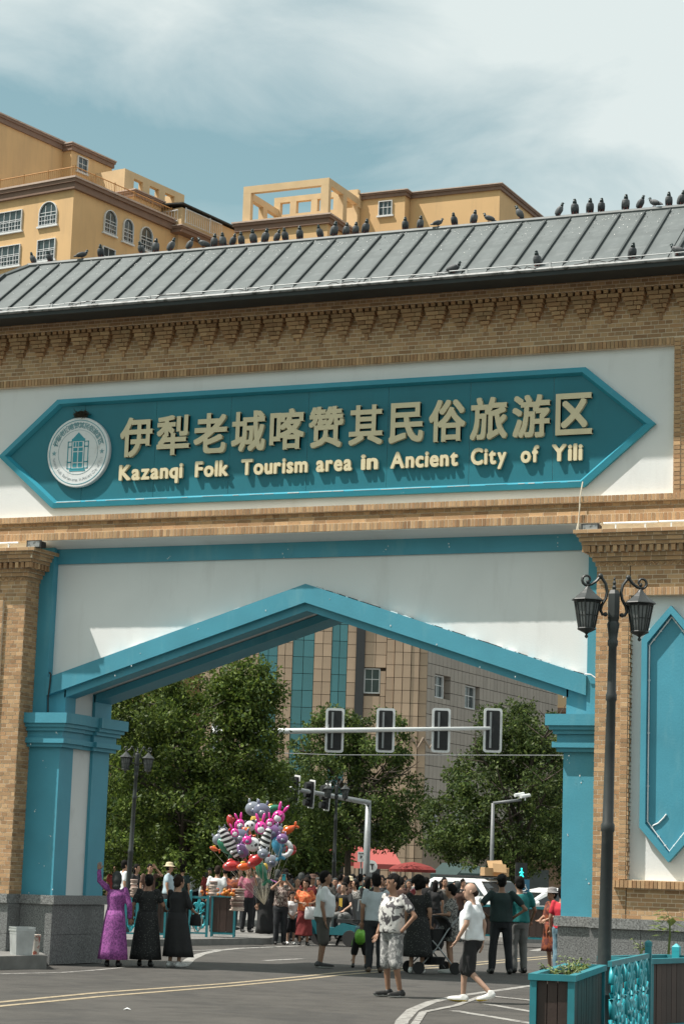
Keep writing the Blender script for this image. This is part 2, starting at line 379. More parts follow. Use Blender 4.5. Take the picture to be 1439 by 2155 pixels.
    for z0, z1, ov, kind in ((6.69, 6.765, .02, 'zig'), (6.765, 6.835, .06, 0), (6.835, 6.90, .10, 0), (6.90, 7.005, .105, 'dent'), (7.005, 7.065, .20, 0), (7.065, 7.135, .235, 0), (7.135, 7.185, .265, 0), (7.185, 7.25, .31, 0)):
        mm = MB(); mm.box(*a(xo-ov+.0045, XE), .1045-ov, .82, z0+.003, z1-.003); gbuild(mm, 'cornice_course_core', M['mortar'])
        if kind == 'dent':
            u = xo-ov-.06
            while u < XE-.05:
                bk(s*(u+.04), (z0+z1)/2, .075, z1-z0, .10-.19, .13); u += .118
            v = .10-.15
            while v < .8: bk(v, (z0+z1)/2, .075, z1-z0, s*(xo-.19), .13, 'r' if s < 0 else 'l'); v += .118
        else:
            rows(*a(xo-ov, XE), z0, z1, .10-ov, depth=.06, k0=int(z0*100) % 2); rows(.10-ov, .82, z0, z1, s*(xo-ov), 'r' if s < 0 else 'l', depth=.06)
        if kind == 'zig':
            zz = MB(); u = xo
            while u < XE-.1:
                for (xa, za, xb, zb) in ((u, z0+.008, u+.06, z1-.008), (u+.06, z1-.008, u+.12, z0+.008)):
                    zz.tube([(s*xa, .072, za), (s*xb, .072, zb)], .009, 4)
                u += .12
            gbuild(zz, 'zigzag_course', M['brick'])
    # granite plinth
    for (x0, x1, y0, y1) in ((4.63, 5.24, .50, 2.30), (5.24, XE, .10, 2.30)):
        zc = ((.015, .52), (.525, 1.04))
        for z0, z1 in zc:
            xs = [x0] + ([x0+.82*k for k in range(1, 3)] if x1-x0 > 1 else []) + [x1]
            for xa, xb in zip(xs[:-1], xs[1:]):
                q = MB(); q.box(*a(xa+.004-.04*(xa == 4.63), xb-.004), y0-.04+random.uniform(0, .003), y1, z0, z1); gbuild(q, 'granite_block', M['granite'])
        for xa, xb in zip(xs[:-1], xs[1:]):
            q = MB(); q.box(*a(xa-.09*(xa == 4.63)+.003, xb-.003), y0-.09, y1+.05, 1.045, 1.20); gbuild(q, 'granite_coping', M['granite_trim'])
pc = MB()
def chip(px, py, y, n=3):
    n = max(1, n-1)
    for i in range(n):
        p = at(px+random.uniform(-7, 7), py+random.uniform(-11, 11), 1, y); r_ = random.uniform(.005, .014); m_ = random.randint(5, 7)
        pts = [(p.x+r_*random.uniform(.5, 1.1)*math.cos(6.283*k/m_), p.z+r_*random.uniform(.6, 1.9)*math.sin(6.283*k/m_)) for k in range(m_)]
        pc.prism(pts, y-.003, y+.002)
for px, py in ((95, 1608), (88, 1826), (61, 1880), (108, 1882), (70, 1700), (100, 1760), (1225, 1640), (1200, 1760), (1235, 1850), (1193, 1600)): chip(px, py, .497)
for px, py in ((116, 1545), (68, 1560), (1220, 1553), (1190, 1590)): chip(px, py, .37)
for px, py in ((357, 1172), (950, 1145), (600, 1165), (812, 1160), (1180, 1140)): chip(px, py, .652, 4)
for px, py in ((300, 1375), (270, 1400), (420, 1325), (560, 1275), (700, 1270), (818, 1320), (915, 1365), (1005, 1400), (1090, 1430), (1180, 1465), (240, 1430)): chip(px, py, .497, 2)
gbuild(pc, 'paint_chips', M['chip'], kind='stuff')
# --- hand the bricks out: the 300 that show largest become objects, the rest one mesh
def brick_box(b):
    u, z, w, h, f, d, ax = b
    if ax == 'f': return (u-w/2, u+w/2, f, f+d, z-h/2, z+h/2)
    if ax == 'r': return (f-d, f, u-w/2, u+w/2, z-h/2, z+h/2)
    return (f, f+d, u-w/2, u+w/2, z-h/2, z+h/2)
def seen(b):
    x0, x1, y0, y1, z0, z1 = brick_box(b); p = proj(((x0+x1)/2, y0, (z0+z1)/2))
    return 4 < p[0] < 1435 and 30 < p[1] < 2120 and b[6] == 'f'
order = sorted((i for i, b in enumerate(BR) if seen(b)), key=lambda i: -BR[i][2]*BR[i][3]/proj((BR[i][0], BR[i][4], BR[i][1]))[2]**2)
big = set(order[:298]); meshes = {}
rest = MB()
for i, b in enumerate(BR):
    x0, x1, y0, y1, z0, z1 = brick_box(b)
    if i in big:
        key = (round(x1-x0, 3), round(y1-y0, 2), round(z1-z0, 3))
        if key not in meshes:
            q = MB(); q.box(-key[0]/2, key[0]/2, 0, key[1], -key[2]/2, key[2]/2, skip='b'); meshes[key] = q.mesh('brick', M['brick'])
        o = link('brick', meshes[key], gate); o.location = Vector(((x0+x1)/2, y0, (z0+z1)/2))-GO
    else: rest.box(x0, x1, y0, y1, z0, z1, skip={'f': 'b', 'r': 'l', 'l': 'r'}[b[6]])
gbuild(rest, 'brickwork', M['brick'], kind='stuff')
# ------------------------------------------------------------------ roof of the gateway
ZG, ZR, YR, YG, XRG, XEV = 11.445, 12.86, 1.3, -.55, 6.33, 8.30
roof = MB()
yb = 2*YR-YG
vs = [(-XEV, YG, ZG), (XEV, YG, ZG), (XEV, yb, ZG), (-XEV, yb, ZG), (-XRG, YR, ZR), (XRG, YR, ZR)]
roof.add(vs, [(0, 1, 5, 4), (1, 2, 5), (2, 3, 4, 5), (3, 0, 4), (0, 3, 2, 1)])
rf = gbuild(roof, 'roof', M['roof'])
ff = MB(); ff.box(-XEV-.01, XEV+.01, YG-.02, YG+.03, ZG-.10, ZG-.012); ff.box(-XEV, XEV, YG+.03, .34, ZG-.055, ZG-.03); ff.box(-XEV, XEV, 2.27, yb, ZG-.09, ZG-.03); ff.box(-XEV-.01, -XEV+.03, YG, yb, ZG-.10, ZG-.015); ff.box(XEV-.03, XEV+.01, YG, yb, ZG-.10, ZG-.015)
gbuild(ff, 'fascia', M['fascia'], rf)
gt = MB(); gt.tube([(-XEV, YG-.03, ZG+.0), (XEV, YG-.03, ZG+.0)], .034, 8); gbuild(gt, 'gutter_edge', M['gutter'], rf)
rc = MB(); rc.tube([(-XRG-.03, YR, ZR+.015), (XRG+.03, YR, ZR+.015)], .05, 8)
for s in (-1, 1):
    for y in (YG, yb): rc.tube([(s*XRG, YR, ZR+.015), (s*XEV, y, ZG+.015)], .045, 6)
gbuild(rc, 'ridge_cap', M['roof'], rf)
sd = Vector((0, YG-YR, ZG-ZR)); sn = Vector((0, ZG-ZR, YR-YG)).normalized(); su = sd.normalized(); SL = sd.length
sn = Vector((0, -abs(ZR-ZG), abs(YR-YG))).normalized()
PITCHX = .434
k0 = -14
pm = MB(); pm.obox((0, 0, 0), Vector((1, 0, 0)), su, sn, PITCHX/2-.012, (SL-.10)/2, .006); panel_me = pm.mesh('roof_panel', M['roof'])
smb = MB(); smb.obox((0, 0, 0), Vector((1, 0, 0)), su, sn, .0155, (SL-.30)/2, .026); seam_me = smb.mesh('roof_seam', M['seam'])
for k in range(-14, 15):
    x = k*PITCHX+.02
    if abs(x) < XRG-.1:
        o = link('roof_panel', panel_me, rf); o.location = Vector((x+PITCHX/2 if x+PITCHX/2 < XRG else x, (YR+YG)/2, (ZR+ZG)/2))+sn*(.008+random.uniform(0, .003))
        o.rotation_euler = (random.uniform(-.002, .002), random.uniform(-.006, .006), 0)
        o = link('roof_seam', seam_me, rf); o.location = Vector((x, (YR+YG)/2, (ZR+ZG)/2))+sn*.028+su*(-.02)
# short seams on the hipped ends of the front slope
for s in (-1, 1):
    for k in range(1, 5):
        hs = MB()
        x = XRG+k*PITCHX-.12; t0 = (x-XRG)/(XEV-XRG)
        if t0 > .92: continue
        a0 = Vector((s*x, YR, ZR))+sd*(t0+.02); a1 = Vector((s*x, YR, ZR))+sd*.91
        hs.obox((a0+a1)/2+sn*.028, Vector((1, 0, 0)), su, sn, .019, (a1-a0).length/2, .03); gbuild(hs, 'hip_seam', M['seam'], rf)
# light conduit on stand-offs along the eave, with loose wires
cdt = MB(); x = -8.2
while x < 8.1:
    l = random.uniform(1.6, 2.2); z = ZG+.10+random.uniform(-.008, .012)
    cdt.tube([(x, YG+.02, z), (min(x+l, 8.2), YG+.02, z+random.uniform(-.012, .012))], .009, 6)
    for q in (.15, .85): cdt.box(x+l*q-.018, x+l*q+.018, YG+.0, YG+.03, ZG+.02, z+.012)
    x += l+.02
gbuild(cdt, 'light_conduit', M['conduit'], rf, kind='stuff')
wr = MB()
x = -8
while x < 8:
    l = random.uniform(.5, 1.1)
    pts = [Vector((x+l*i/8, YG-.02+random.uniform(-.04, .03), ZG+.055+random.uniform(-.035, .03))) for i in range(9)]
    wr.tube(pts, .008, 5); x += l+random.uniform(.2, 1.1)
gbuild(wr, 'loose_wire', M['wire'], rf, kind='stuff')
lime = MB()
for i in range(700):
    x = random.uniform(-6.3, 6.3); w_ = abs(random.gauss(0, .16)) if random.random() < .75 else random.uniform(0, .9)
    if w_ > .93: continue
    c = Vector((x, YR, ZR))+sd*(.02+w_)+sn*.0175; r_ = random.uniform(.002, .006)
    lime.obox(c, Vector((1, 0, 0)), su, sn, r_, r_*random.uniform(1, 2.4), .003, 0 if random.random() < .8 else 1)
gbuild(lime, 'droppings', [M['dropping'], M['fascia']], rf, kind='stuff')
# ------------------------------------------------------------------ small fittings on the gateway
for x0_, x1_ in ((-7.5, -5.35), (5.42, 6.3), (6.32, 7.5)):
    fit = MB(); fit.tube([(x0_, -.1, 7.35), (x1_, -.1, 7.345)], .018, 6)
    for x in (x0_+.2, x1_-.2): fit.box(x-.01, x+.01, -.11, -.07, 7.25, 7.34)
    gbuild(fit, 'tube_light', M['pipe'])
for s, (px, py) in ((-1, (78, 1147)), (1, (1246, 1113))):
    p = at(px, py, 1, -0.06); f = empty('floodlight', p, 'black floodlight on top of the '+('left' if s < 0 else 'right')+' brick column capital', 'floodlight')
    q = MB(); q.box(-.13, .13, -.09, .09, -.05, .055); q.box(-.15, .15, -.11, -.09, -.065, .07); q.build('housing', M['wire'], f)
    q = MB(); q.box(-.12, .12, -.118, -.111, -.05, .05); q.build('lens', M['gutter'], f)
    q = MB(); q.box(-.02, .02, -.02, .02, -.11, -.05); q.build('bracket', M['wire'], f)
c1 = MB(); c1.tube([at(px, py, 1, y) for px, py, y in ((1226, 1014, .25), (1223, 1030, .2), (1220, 1048, .16), (1219, 1075, .16), (1217, 1100, .15), (1214, 1110, .13), (1213, 1122, .1), (1218, 1130, .1), (1225, 1134, .05))], .011, 6)
c1.tube([at(px, py, 1, y) for px, py, y in ((1221, 1060, .15), (1218, 1085, .15), (1216, 1112, .1), (1222, 1126, .08), (1228, 1128, .05))], .008, 6)
tag(c1.build('cable', M['wirewhite']), 'pale cable hanging from the blue sign tip to the floodlight', 'cable')
c2 = MB(); c2.tube([at(px, py, 1, .48) for px, py in ((104, 1415), (107, 1420), (105, 1440), (101, 1470), (101, 1500))], .014, 6)
tag(c2.build('cable', M['wire']), 'thin black cable running down beside the turquoise arch spring', 'cable')
c3 = MB(); c3.tube([at(px, py, 1, .48) for px, py in ((1231, 1419), (1243, 1420), (1254, 1428), (1256, 1440), (1255.5, 1500))], .012, 6)
tag(c3.build('cable', M['pipe']), 'thin white cable looping off the right end of the arch rib', 'cable')
c4 = MB(); c4.tube([at(px, py, 1, .18) for px, py in ((1372, 1739), (1385, 1733), (1396, 1722), (1402, 1714))], .012, 6)
tag(c4.build('cable', M['pipe']), 'short white wire end sticking out of the turquoise niche panel', 'cable')
# ================================================================== THE SIGN
sign = empty('gate_sign', (0, .383, 9.015), 'long turquoise hexagonal sign with cream Chinese and English lettering', 'sign')
SO = Vector((0, .383, 9.015))
def sbuild(mb, name, mats, par=None, **k):
    o = mb.build(name, mats, None, **k); o.parent = par or sign
    if par is None: o.matrix_parent_inverse = Matrix.Translation(-SO)
    return o
def hexo(xt, xm, zh): return [(-xt, 9.015), (-xm, 9.015+zh), (xm, 9.015+zh), (xt, 9.015), (xm, 9.015-zh), (-xm, 9.015-zh)]
oo, i1, i2 = hexo(6.13, 4.955, .99), hexo(5.99, 4.905, .905), hexo(5.92, 4.88, .865)
for k in range(6):
    fr = MB(); k2 = (k+1) % 6
    vs = []
    for P, y in ((oo, .375), (oo, .30), (i1, .285), (i2, .36), (i2, .378)):
        vs += [(P[k][0], y, P[k][1]), (P[k2][0], y, P[k2][1])]
    fr.add(vs, [(0, 2, 3, 1), (2, 4, 5, 3), (4, 6, 7, 5), (6, 8, 9, 7), (8, 0, 1, 9)])
    sbuild(fr, 'frame_side', M['frameblue'])
def panelx(x0, x1):
    def zz(x): return .88 if abs(x) <= 4.89 else .88*(5.94-abs(x))/(5.94-4.89)
    xs = [x0]+[x for x in (-4.89, 4.89) if x0 < x < x1]+[x1]
    return [(x, 9.015+zz(x)) for x in xs]+[(x, 9.015-zz(x)) for x in reversed(xs)]
cuts = [-5.939, -4.4, -2.95, -1.48, 0, 1.48, 2.95, 4.4, 5.939]
for a_, b_ in zip(cuts[:-1], cuts[1:]):
    q = MB(); q.prism(panelx(a_+.003, b_-.003), .370+random.uniform(0, .002), .381); sbuild(q, 'sign_panel', M['signblue'])
cp = MB(); x = -4.85
while x < 4.9:
    l = random.uniform(.1, .5)
    cp.box(x, min(x+l, 4.9), .283, .30, 8.112+random.uniform(-.003, .004), 8.120+random.uniform(-.004, .007)); x += l+random.uniform(0, .3)
sbuild(cp, 'chipped_edge', M['chip'], kind='stuff')
DG = None
def glyph(ch_, size, offset, ext, bev=0.0):
    c = bpy.data.curves.new('t', 'FONT'); c.body = ch_; c.size = size; c.offset = offset; c.extrude = ext; c.bevel_depth = bev; c.resolution_u = 3
    o = bpy.data.objects.new('t', c); COL.objects.link(o)
    dg = bpy.context.evaluated_depsgraph_get(); dg.update()
    me = bpy.data.meshes.new_from_object(o.evaluated_get(dg)); bpy.data.objects.remove(o); bpy.data.curves.remove(c)
    n = len(me.vertices); co = np.empty(n*3, 'f'); me.vertices.foreach_get('co', co); co = co.reshape(-1, 3)
    return me, co
def bold(me, co, r_, n=8):
    mb = MB(); fs = [tuple(p.vertices) for p in me.polygons]
    for k in range(n+1):
        dx, dy = (0, 0) if k == n else ((r_*math.cos(2*math.pi*k/n), r_*math.sin(2*math.pi*k/n)) if n == 6 else tuple(r_*q_ for q_ in ((1, 0), (1, 1), (0, 1), (-1, 1), (-1, 0), (-1, -1), (0, -1), (1, -1))[k]))
        mb.add([(x+dx, y+dy, z*(1-.003*k)) for x, y, z in co], fs)
    bpy.data.meshes.remove(me); me = bpy.data.meshes.new('letter'); me.from_pydata(mb.v, [], mb.f)
    return me, np.array(mb.v, 'f')
def setco(me, co): me.vertices.foreach_set('co', np.ascontiguousarray(co, 'f').ravel()); me.update()
CH = '伊犁老城喀赞其民俗旅游区'
for i, ch_ in enumerate(CH):
    me, co = bold(*glyph(ch_, .80, 0, .035), .019)
    mn, mx_ = co.min(0), co.max(0)
    w_, h_ = (.645, .715) if ch_ not in '民区其' else (.62, .69)
    co[:, 0] = (co[:, 0]-(mn[0]+mx_[0])/2)*w_/(mx_[0]-mn[0]); co[:, 1] = (co[:, 1]-(mn[1]+mx_[1])/2)*h_/(mx_[1]-mn[1])
    X = -3.30+.7335*i+.0
    out = np.stack([co[:, 0], co[:, 2]*-1, co[:, 1]], 1); setco(me, out); me.materials.append(M['letter']); me.name = 'chinese_letter'
    link('chinese_letter', me, sign, Vector((X, .334, 9.238))-SO)
WORDS = [('Kazanqi', 250, 384), ('Folk', 410, 480), ('Tourism', 507, 647), ('area', 665, 740), ('in', 759, 795), ('Ancient', 821, 963), ('City', 990, 1065), ('of', 1095, 1133), ('Yili', 1160, 1225)]
for wd, pa, pb in WORDS:
    xa, xb = at(pa, 985-.05*(pa-250), 1, .29).x, at(pb, 985-.05*(pb-250), 1, .29).x
    gl = [bold(*glyph(c, .375, 0, .028), .015, 6) for c in wd]
    ws = [(co[:, 0].max()-co[:, 0].min()) for _, co in gl]; gap = .022
    ws2 = [w_*.80 for w_ in ws]; sc_ = (xb-xa-gap*(len(wd)-1))/sum(ws2)
    x = xa
    for (me, co), w_ in zip(gl, ws2):
        nw = w_*sc_; c0 = co[:, 0].min(); c1_ = co[:, 0].max()
        out = np.stack([(co[:, 0]-c0)/(c1_-c0)*nw-nw/2, -co[:, 2], co[:, 1]], 1); setco(me, out); me.materials.append(M['letter']); me.name = 'english_letter'
        link('english_letter', me, sign, Vector((x+nw/2, .328, 8.478))-SO); x += nw+gap
# medallion
MC = Vector((-4.46, .285, 9.015))
med = empty('medallion', MC-SO, None, None); med.parent = sign
M['medwhite'] = mat('medallion_white', (.66, .68, .68), .5, .06, 3, dirt=(.5, .5, .48), dirt_scale=4)
M['medprint'] = mat('medallion_print', (.03, .27, .33), .6, .1, 5)
M['medtext'] = mat('medallion_faded_print', (.16, .30, .33), .6, .1, 5)
M['medgrey'] = mat('medallion_pale_print', (.42, .46, .48), .6, .1, 5)
RM = .635
def disc(mb, r0, r1, y0, y1, n=64, mi=0):
    vs = []
    for r_, y in ((r0, y0), (r1, y0), (r1, y1), (r0, y1)):
        for j in range(n): w = 2*math.pi*j/n; vs.append((r_*math.cos(w), y, r_*math.sin(w)))
    mb.add(vs, [(k*n+j, k*n+(j+1) % n, ((k+1) % 4)*n+(j+1) % n, ((k+1) % 4)*n+j) for k in range(4) for j in range(n)], mi)
q = MB(); q.lathe((0, 0, 0), [(RM, -.083), (RM, -.012), (RM-.012, 0)], 72); q.v = [(x, -z, y) for x, y, z in q.v]; q.build('disc', M['medwhite'], med, autos=30)
q = MB(); disc(q, .578, .588, -.004, .001); q.build('outer_ring', M['medprint'], med)
q = MB(); disc(q, .402, .406, -.004, .001); q.build('inner_ring', M['medtext'], med)
def arc_text(s_, size, off, r_, a0, a1, flip, name, m_):
    mb = MB(); n = len(s_)
    for i, c in enumerate(s_):
        if c == ' ': continue
        me, co = glyph(c, size, off, .001)
        w = R(a0+(a1-a0)*(i+.5)/n); cx = (co[:, 0].min()+co[:, 0].max())/2
        base = size*.36
        for_v = []
        for x, y, z in co:
            x -= cx; y -= base
            rr = r_+(y if not flip else -y); th = w-(x if not flip else -x)/r_
            for_v.append((rr*math.cos(th), -.003-z, rr*math.sin(th)))
        mb.add(for_v, [tuple(p.vertices) for p in me.polygons]); bpy.data.meshes.remove(me)
    mb.build(name, m_, med)['kind'] = 'stuff'
arc_text(CH, .115, .003, .490, 166, 14, False, 'arc_lettering', M['medtext'])
arc_text('Kazanqi Folk Tourism area in Ancient City of Yili', .075, .0, .495, 192, 348, True, 'lower_lettering', M['medgrey'])
for sgn in (-1, 1):
    q = MB(); pts = []
    for j in range(10):
        r_ = .05 if j % 2 == 0 else .021; w = math.pi/2+j*math.pi/5
        pts.append((sgn*.49+r_*math.cos(w), r_*math.sin(w)-.005))
    q.prism(pts, -.004, .001); q.build('star', M['medtext'], med)
q = MB()
def rc_(x0, x1, z0, z1): q.box(x0, x1, -.005, .001, z0, z1)
q.prism([(-.135, .20), (-.135, .245), (-.115, .25), (0, .36), (.115, .25), (.135, .245), (.135, .20)], -.005, .001)
for x0, x1 in ((-.135, -.122), (.122, .135)): rc_(x0, x1, -.29, .2)
rc_(-.16, .16, -.345, -.31); rc_(-.135, .135, -.315, -.29)
for s in (-1, 1):
    for z0, z1 in ((.185, .2), (.09, .11), (-.19, -.17), (-.30, -.285)): rc_(min(s*.125, s*.215), max(s*.125, s*.215), z0, z1)
    rc_(min(s*.20, s*.215), max(s*.20, s*.215), -.30, .2); 
for x0, x1 in ((-.095, -.012), (.012, .095)):
    for z0, z1 in ((-.27, -.20), (-.18, -.0), (.02, .08)): rc_(x0, x1, z0, z1)
for x0 in (-.095, -.04, .012, .05): rc_(x0, x0+.035, .10, .185)
q.build('tower_emblem', M['medprint'], med)
nest = MB()
for i in range(150):
    w = random.uniform(0, 2*math.pi); r_ = random.uniform(.04, .13); l = random.uniform(.04, .09); z = random.uniform(-.04, .05)
    c = Vector((r_*math.cos(w), r_*.5*math.sin(w), z)); d = Vector((-math.sin(w)+random.uniform(-.5, .5), .5*math.cos(w), random.uniform(-.5, .5))).normalized()
    nest.tube([c-d*l, c+d*l], .005, 3)
M['twig'] = mat('twig', (.055, .045, .03), .9, .3, 20)
tag(nest.build('bird_nest', M['twig'], None, loc=(-4.45, .30, 9.70)), 'untidy dark bird nest of twigs on top of the round emblem', 'nest')
# ================================================================== GROUND
M['asphalt'] = mat('asphalt', (.050, .046, .041), .9, .30, 2.2, .4, 120, dirt=(.070, .064, .057), dirt_scale=.55, dirt_lo=.42, dirt_hi=.68)
t = M['asphalt'].node_tree; b_ = t.nodes['Principled BSDF']; lk = b_.inputs['Base Color'].links[0].from_socket
n_ = t.nodes.new('ShaderNodeTexNoise'); n_.inputs['Scale'].default_value = 55; n_.inputs['Detail'].default_value = 2
tcn = t.nodes.new('ShaderNodeTexCoord'); t.links.new(tcn.outputs['Object'], n_.inputs['Vector'])
mr_ = t.nodes.new('ShaderNodeMapRange'); mr_.inputs[1].default_value = .64; mr_.inputs[2].default_value = .72; t.links.new(n_.outputs['Fac'], mr_.inputs[0])
mx_ = t.nodes.new('ShaderNodeMix'); mx_.data_type = 'RGBA'; t.links.new(mr_.outputs[0], mx_.inputs[0]); t.links.new(lk, mx_.inputs[6]); mx_.inputs[7].default_value = (.15, .145, .135, 1); t.links.new(mx_.outputs[2], b_.inputs['Base Color'])
# oil stains and old patches
n2 = t.nodes.new('ShaderNodeTexNoise'); n2.inputs['Scale'].default_value = .8; n2.inputs['Detail'].default_value = 6; n2.inputs['Distortion'].default_value = 1.2; t.links.new(tcn.outputs['Object'], n2.inputs['Vector'])
mr2 = t.nodes.new('ShaderNodeMapRange'); mr2.inputs[1].default_value = .54; mr2.inputs[2].default_value = .70; mr2.inputs[4].default_value = .55; t.links.new(n2.outputs['Fac'], mr2.inputs[0])
mx2 = t.nodes.new('ShaderNodeMix'); mx2.data_type = 'RGBA'; t.links.new(mr2.outputs[0], mx2.inputs[0]); t.links.new(mx_.outputs[2], mx2.inputs[6]); mx2.inputs[7].default_value = (.03, .029, .028, 1); t.links.new(mx2.outputs[2], b_.inputs['Base Color'])
M['paint'] = mat('road_paint_white', (.30, .29, .27), .8, .2, 8, dirt=(.085, .08, .075), dirt_scale=7, dirt_lo=.48, dirt_hi=.62)
M['paintyellow'] = mat('road_paint_cream', (.32, .26, .17), .8, .2, 8, dirt=(.09, .08, .068), dirt_scale=7, dirt_lo=.54, dirt_hi=.68)
M['kerb'] = mat('kerb_stone', (.20, .195, .185), .85, .25, 9, .2, 60)
M['paving'] = mat('paving', (.17, .165, .155), .85, .2, 5, .2, 60)
q = MB(); S_ = 3000; q.add([(-S_, -S_, 0), (S_, -S_, 0), (S_, S_, 0), (-S_, S_, 0)], [(0, 1, 2, 3)]); gr = q.build('road', M['asphalt']); gr['kind'] = 'structure'
def ribbon(pts, w, z, m_, name='road_marking'):
    pts = [Vector((p.x, p.y, 0)) for p in pts]; mb = MB(); vs = []
    dense = []
    for a, b in zip(pts[:-1], pts[1:]):
        n = max(1, int((b-a).length/.6))
        dense += [a.lerp(b, i/n) for i in range(n)]
    dense.append(pts[-1]); k = len(dense)
    for i, p in enumerate(dense):
        t_ = (dense[min(i+1, k-1)]-dense[max(i-1, 0)]).normalized(); nrm = Vector((-t_.y, t_.x, 0))
        vs += [p+nrm*w/2+Vector((0, 0, z)), p-nrm*w/2+Vector((0, 0, z))]
    mb.add(vs, [(2*i, 2*i+1, 2*i+3, 2*i+2) for i in range(k-1)])
    o = mb.build(name, m_); o['kind'] = 'structure'; return o
G = ground
def gp(*a): return [G(*p) for p in a]
ribbon(gp((-60, 2116), (0, 2110.5), (207, 2090.5), (480, 2071), (640, 2056), (718, 2047.5), (860, 2037), (1003, 2026.5), (1154, 2013.5), (1300, 2001)), .13, .004, M['paintyellow'])
ribbon(gp((-60, 2126), (0, 2119), (213, 2098.5), (480, 2077), (640, 2062), (718, 2053), (860, 2042), (1003, 2031.5), (1154, 2018), (1300, 2005)), .13, .004, M['paintyellow'])
ribbon(gp((0, 2051), (133, 2048), (200, 2043), (265, 2037)), .11, .004, M['paint'])
ribbon(gp((385, 2034), (400, 2020), (423, 2009), (459, 2001.5), (504, 1997), (615, 1992.5), (700, 1989)), .2, .004, M['paint'])
ribbon(gp((380, 2003), (420, 2002), (470, 2000)), .15, .008, M['paint'])
ribbon(gp((556, 2023), (636, 2019)), .16, .004, M['paint'])
ribbon(gp((838, 2175), (846, 2150), (868, 2127), (905, 2111), (960, 2098), (1110, 2077), (1200, 2066)), .16, .004, M['paint'])
ribbon(gp((868, 2165), (890, 2132), (960, 2118), (1014, 2098)), .10, .008, M['paint'])
ribbon(gp((1012, 2096), (1110, 2106.5), (1200, 2117)), .16, .008, M['paint'])
ribbon(gp((1018, 2113.5), (1110, 2129), (1200, 2144)), .15, .004, M['paint'])
ribbon(gp((955, 2128.5), (1110, 2154), (1200, 2168)), .16, .004, M['paint'])
q = MB(); a_, b_, c_, d_ = gp((1112, 2002), (1140, 1996), (1152, 2000), (1130, 2003)); q.add([p+Vector((0, 0, .004)) for p in (a_, d_, c_, b_)], [(0, 1, 2, 3)]); o = q.build('road_marking', M['paint']); o['kind'] = 'structure'
def slab(pts, z, name, m_, zb=-.05):
    q = MB(); q.prismz([(p.x, p.y) for p in pts], zb, z); o = q.build(name, m_); o['kind'] = 'structure'; return o
# left pavement against the gateway, with kerb stones
kx = G(95, 2040)
slab([Vector(p_+(0,)) for p_ in ((-4.0, -.62), (-4.75, .44), (-5.2, .44), (-5.2, .05), (-14, .05), (-14, -6), (-5.2, -6), (-4.25, -1.9))], .22, 'pavement', M['paving'])
slab([Vector((8.2, 2.5, 0)), Vector((30, 2.5, 0)), Vector((30, -2, 0)), Vector((8.2, -1.6, 0))], .13, 'pavement', M['paving'])
# far pavements
fe = [G(180, 1993), G(300, 1992.5), G(420, 1991), G(564, 1988.5)]
far = [fe[3]+VIEW*60-RIGHT*3, fe[0]+VIEW*60-RIGHT*30]
slab(fe+[fe[3]+VIEW*4+RIGHT*.5]+far, .15, 'pavement', M['paving'])
slab([G(1003, 1978), G(1089, 1986), G(1260, 1986), G(1320, 1960), G(1003, 1960)], .12, 'pavement', M['kerb'])
back = G(720, 1960)+VIEW*35
slab([back-RIGHT*40, back+RIGHT*60, back+RIGHT*60+VIEW*150, back-RIGHT*40+VIEW*150], .12, 'pavement', M['paving'])
# ================================================================== FAR BUILDINGS
class Face:
    """a vertical plane: origin on the ground, horizontal direction u; local axes x=u, y=into the building, z up"""
    def __init__(s, px, py, dep, phi):
        p = atd(px, py, dep); s.O = Vector((p.x, p.y, 0)); s.set(phi)
    def set(s, phi):
        s.phi = phi; s.u = RIGHT*math.cos(phi)+VIEW*math.sin(phi); s.n = Vector((-s.u.y, s.u.x, 0)); s.rz = math.atan2(s.u.y, s.u.x)
    def uv(s, px, py, off=0):
        d = ray(px, py); O = s.O+s.n*off; t = (O-CAM).dot(s.n)/d.dot(s.n); p = CAM+d*t
        return (p-s.O).dot(s.u), p.z
M['ochre'] = mat('ochre_render', (.60, .39, .19), .85, .08, .3, .05, 10, dirt=(.50, .33, .17), dirt_scale=1.2, dirt_lo=.50, dirt_hi=.75, streak=9)
M['ochre2'] = mat('pale_ochre_render', (.58, .42, .24), .85, .10, .8)
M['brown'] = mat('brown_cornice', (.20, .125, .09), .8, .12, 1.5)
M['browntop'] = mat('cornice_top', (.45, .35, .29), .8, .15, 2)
M['rail_orange'] = mat('orange_rail', (.42, .21, .07), .7, .1, 3)
M['glassdark'] = mat('dark_window_glass', (.035, .05, .055), .12, .3, .6, spec=.6)
M['white_frame'] = mat('white_window_frame', (.62, .63, .63), .6, .06, 3)
M['steel'] = mat('white_steel', (.60, .61, .62), .5, .1, 6)
M['tarp'] = mat('black_tarp', (.03, .032, .03), .8, .2, 5)
def lbuild(mb, name, m_, par, **k):
    o = mb.build(name, m_, par, **k); return o
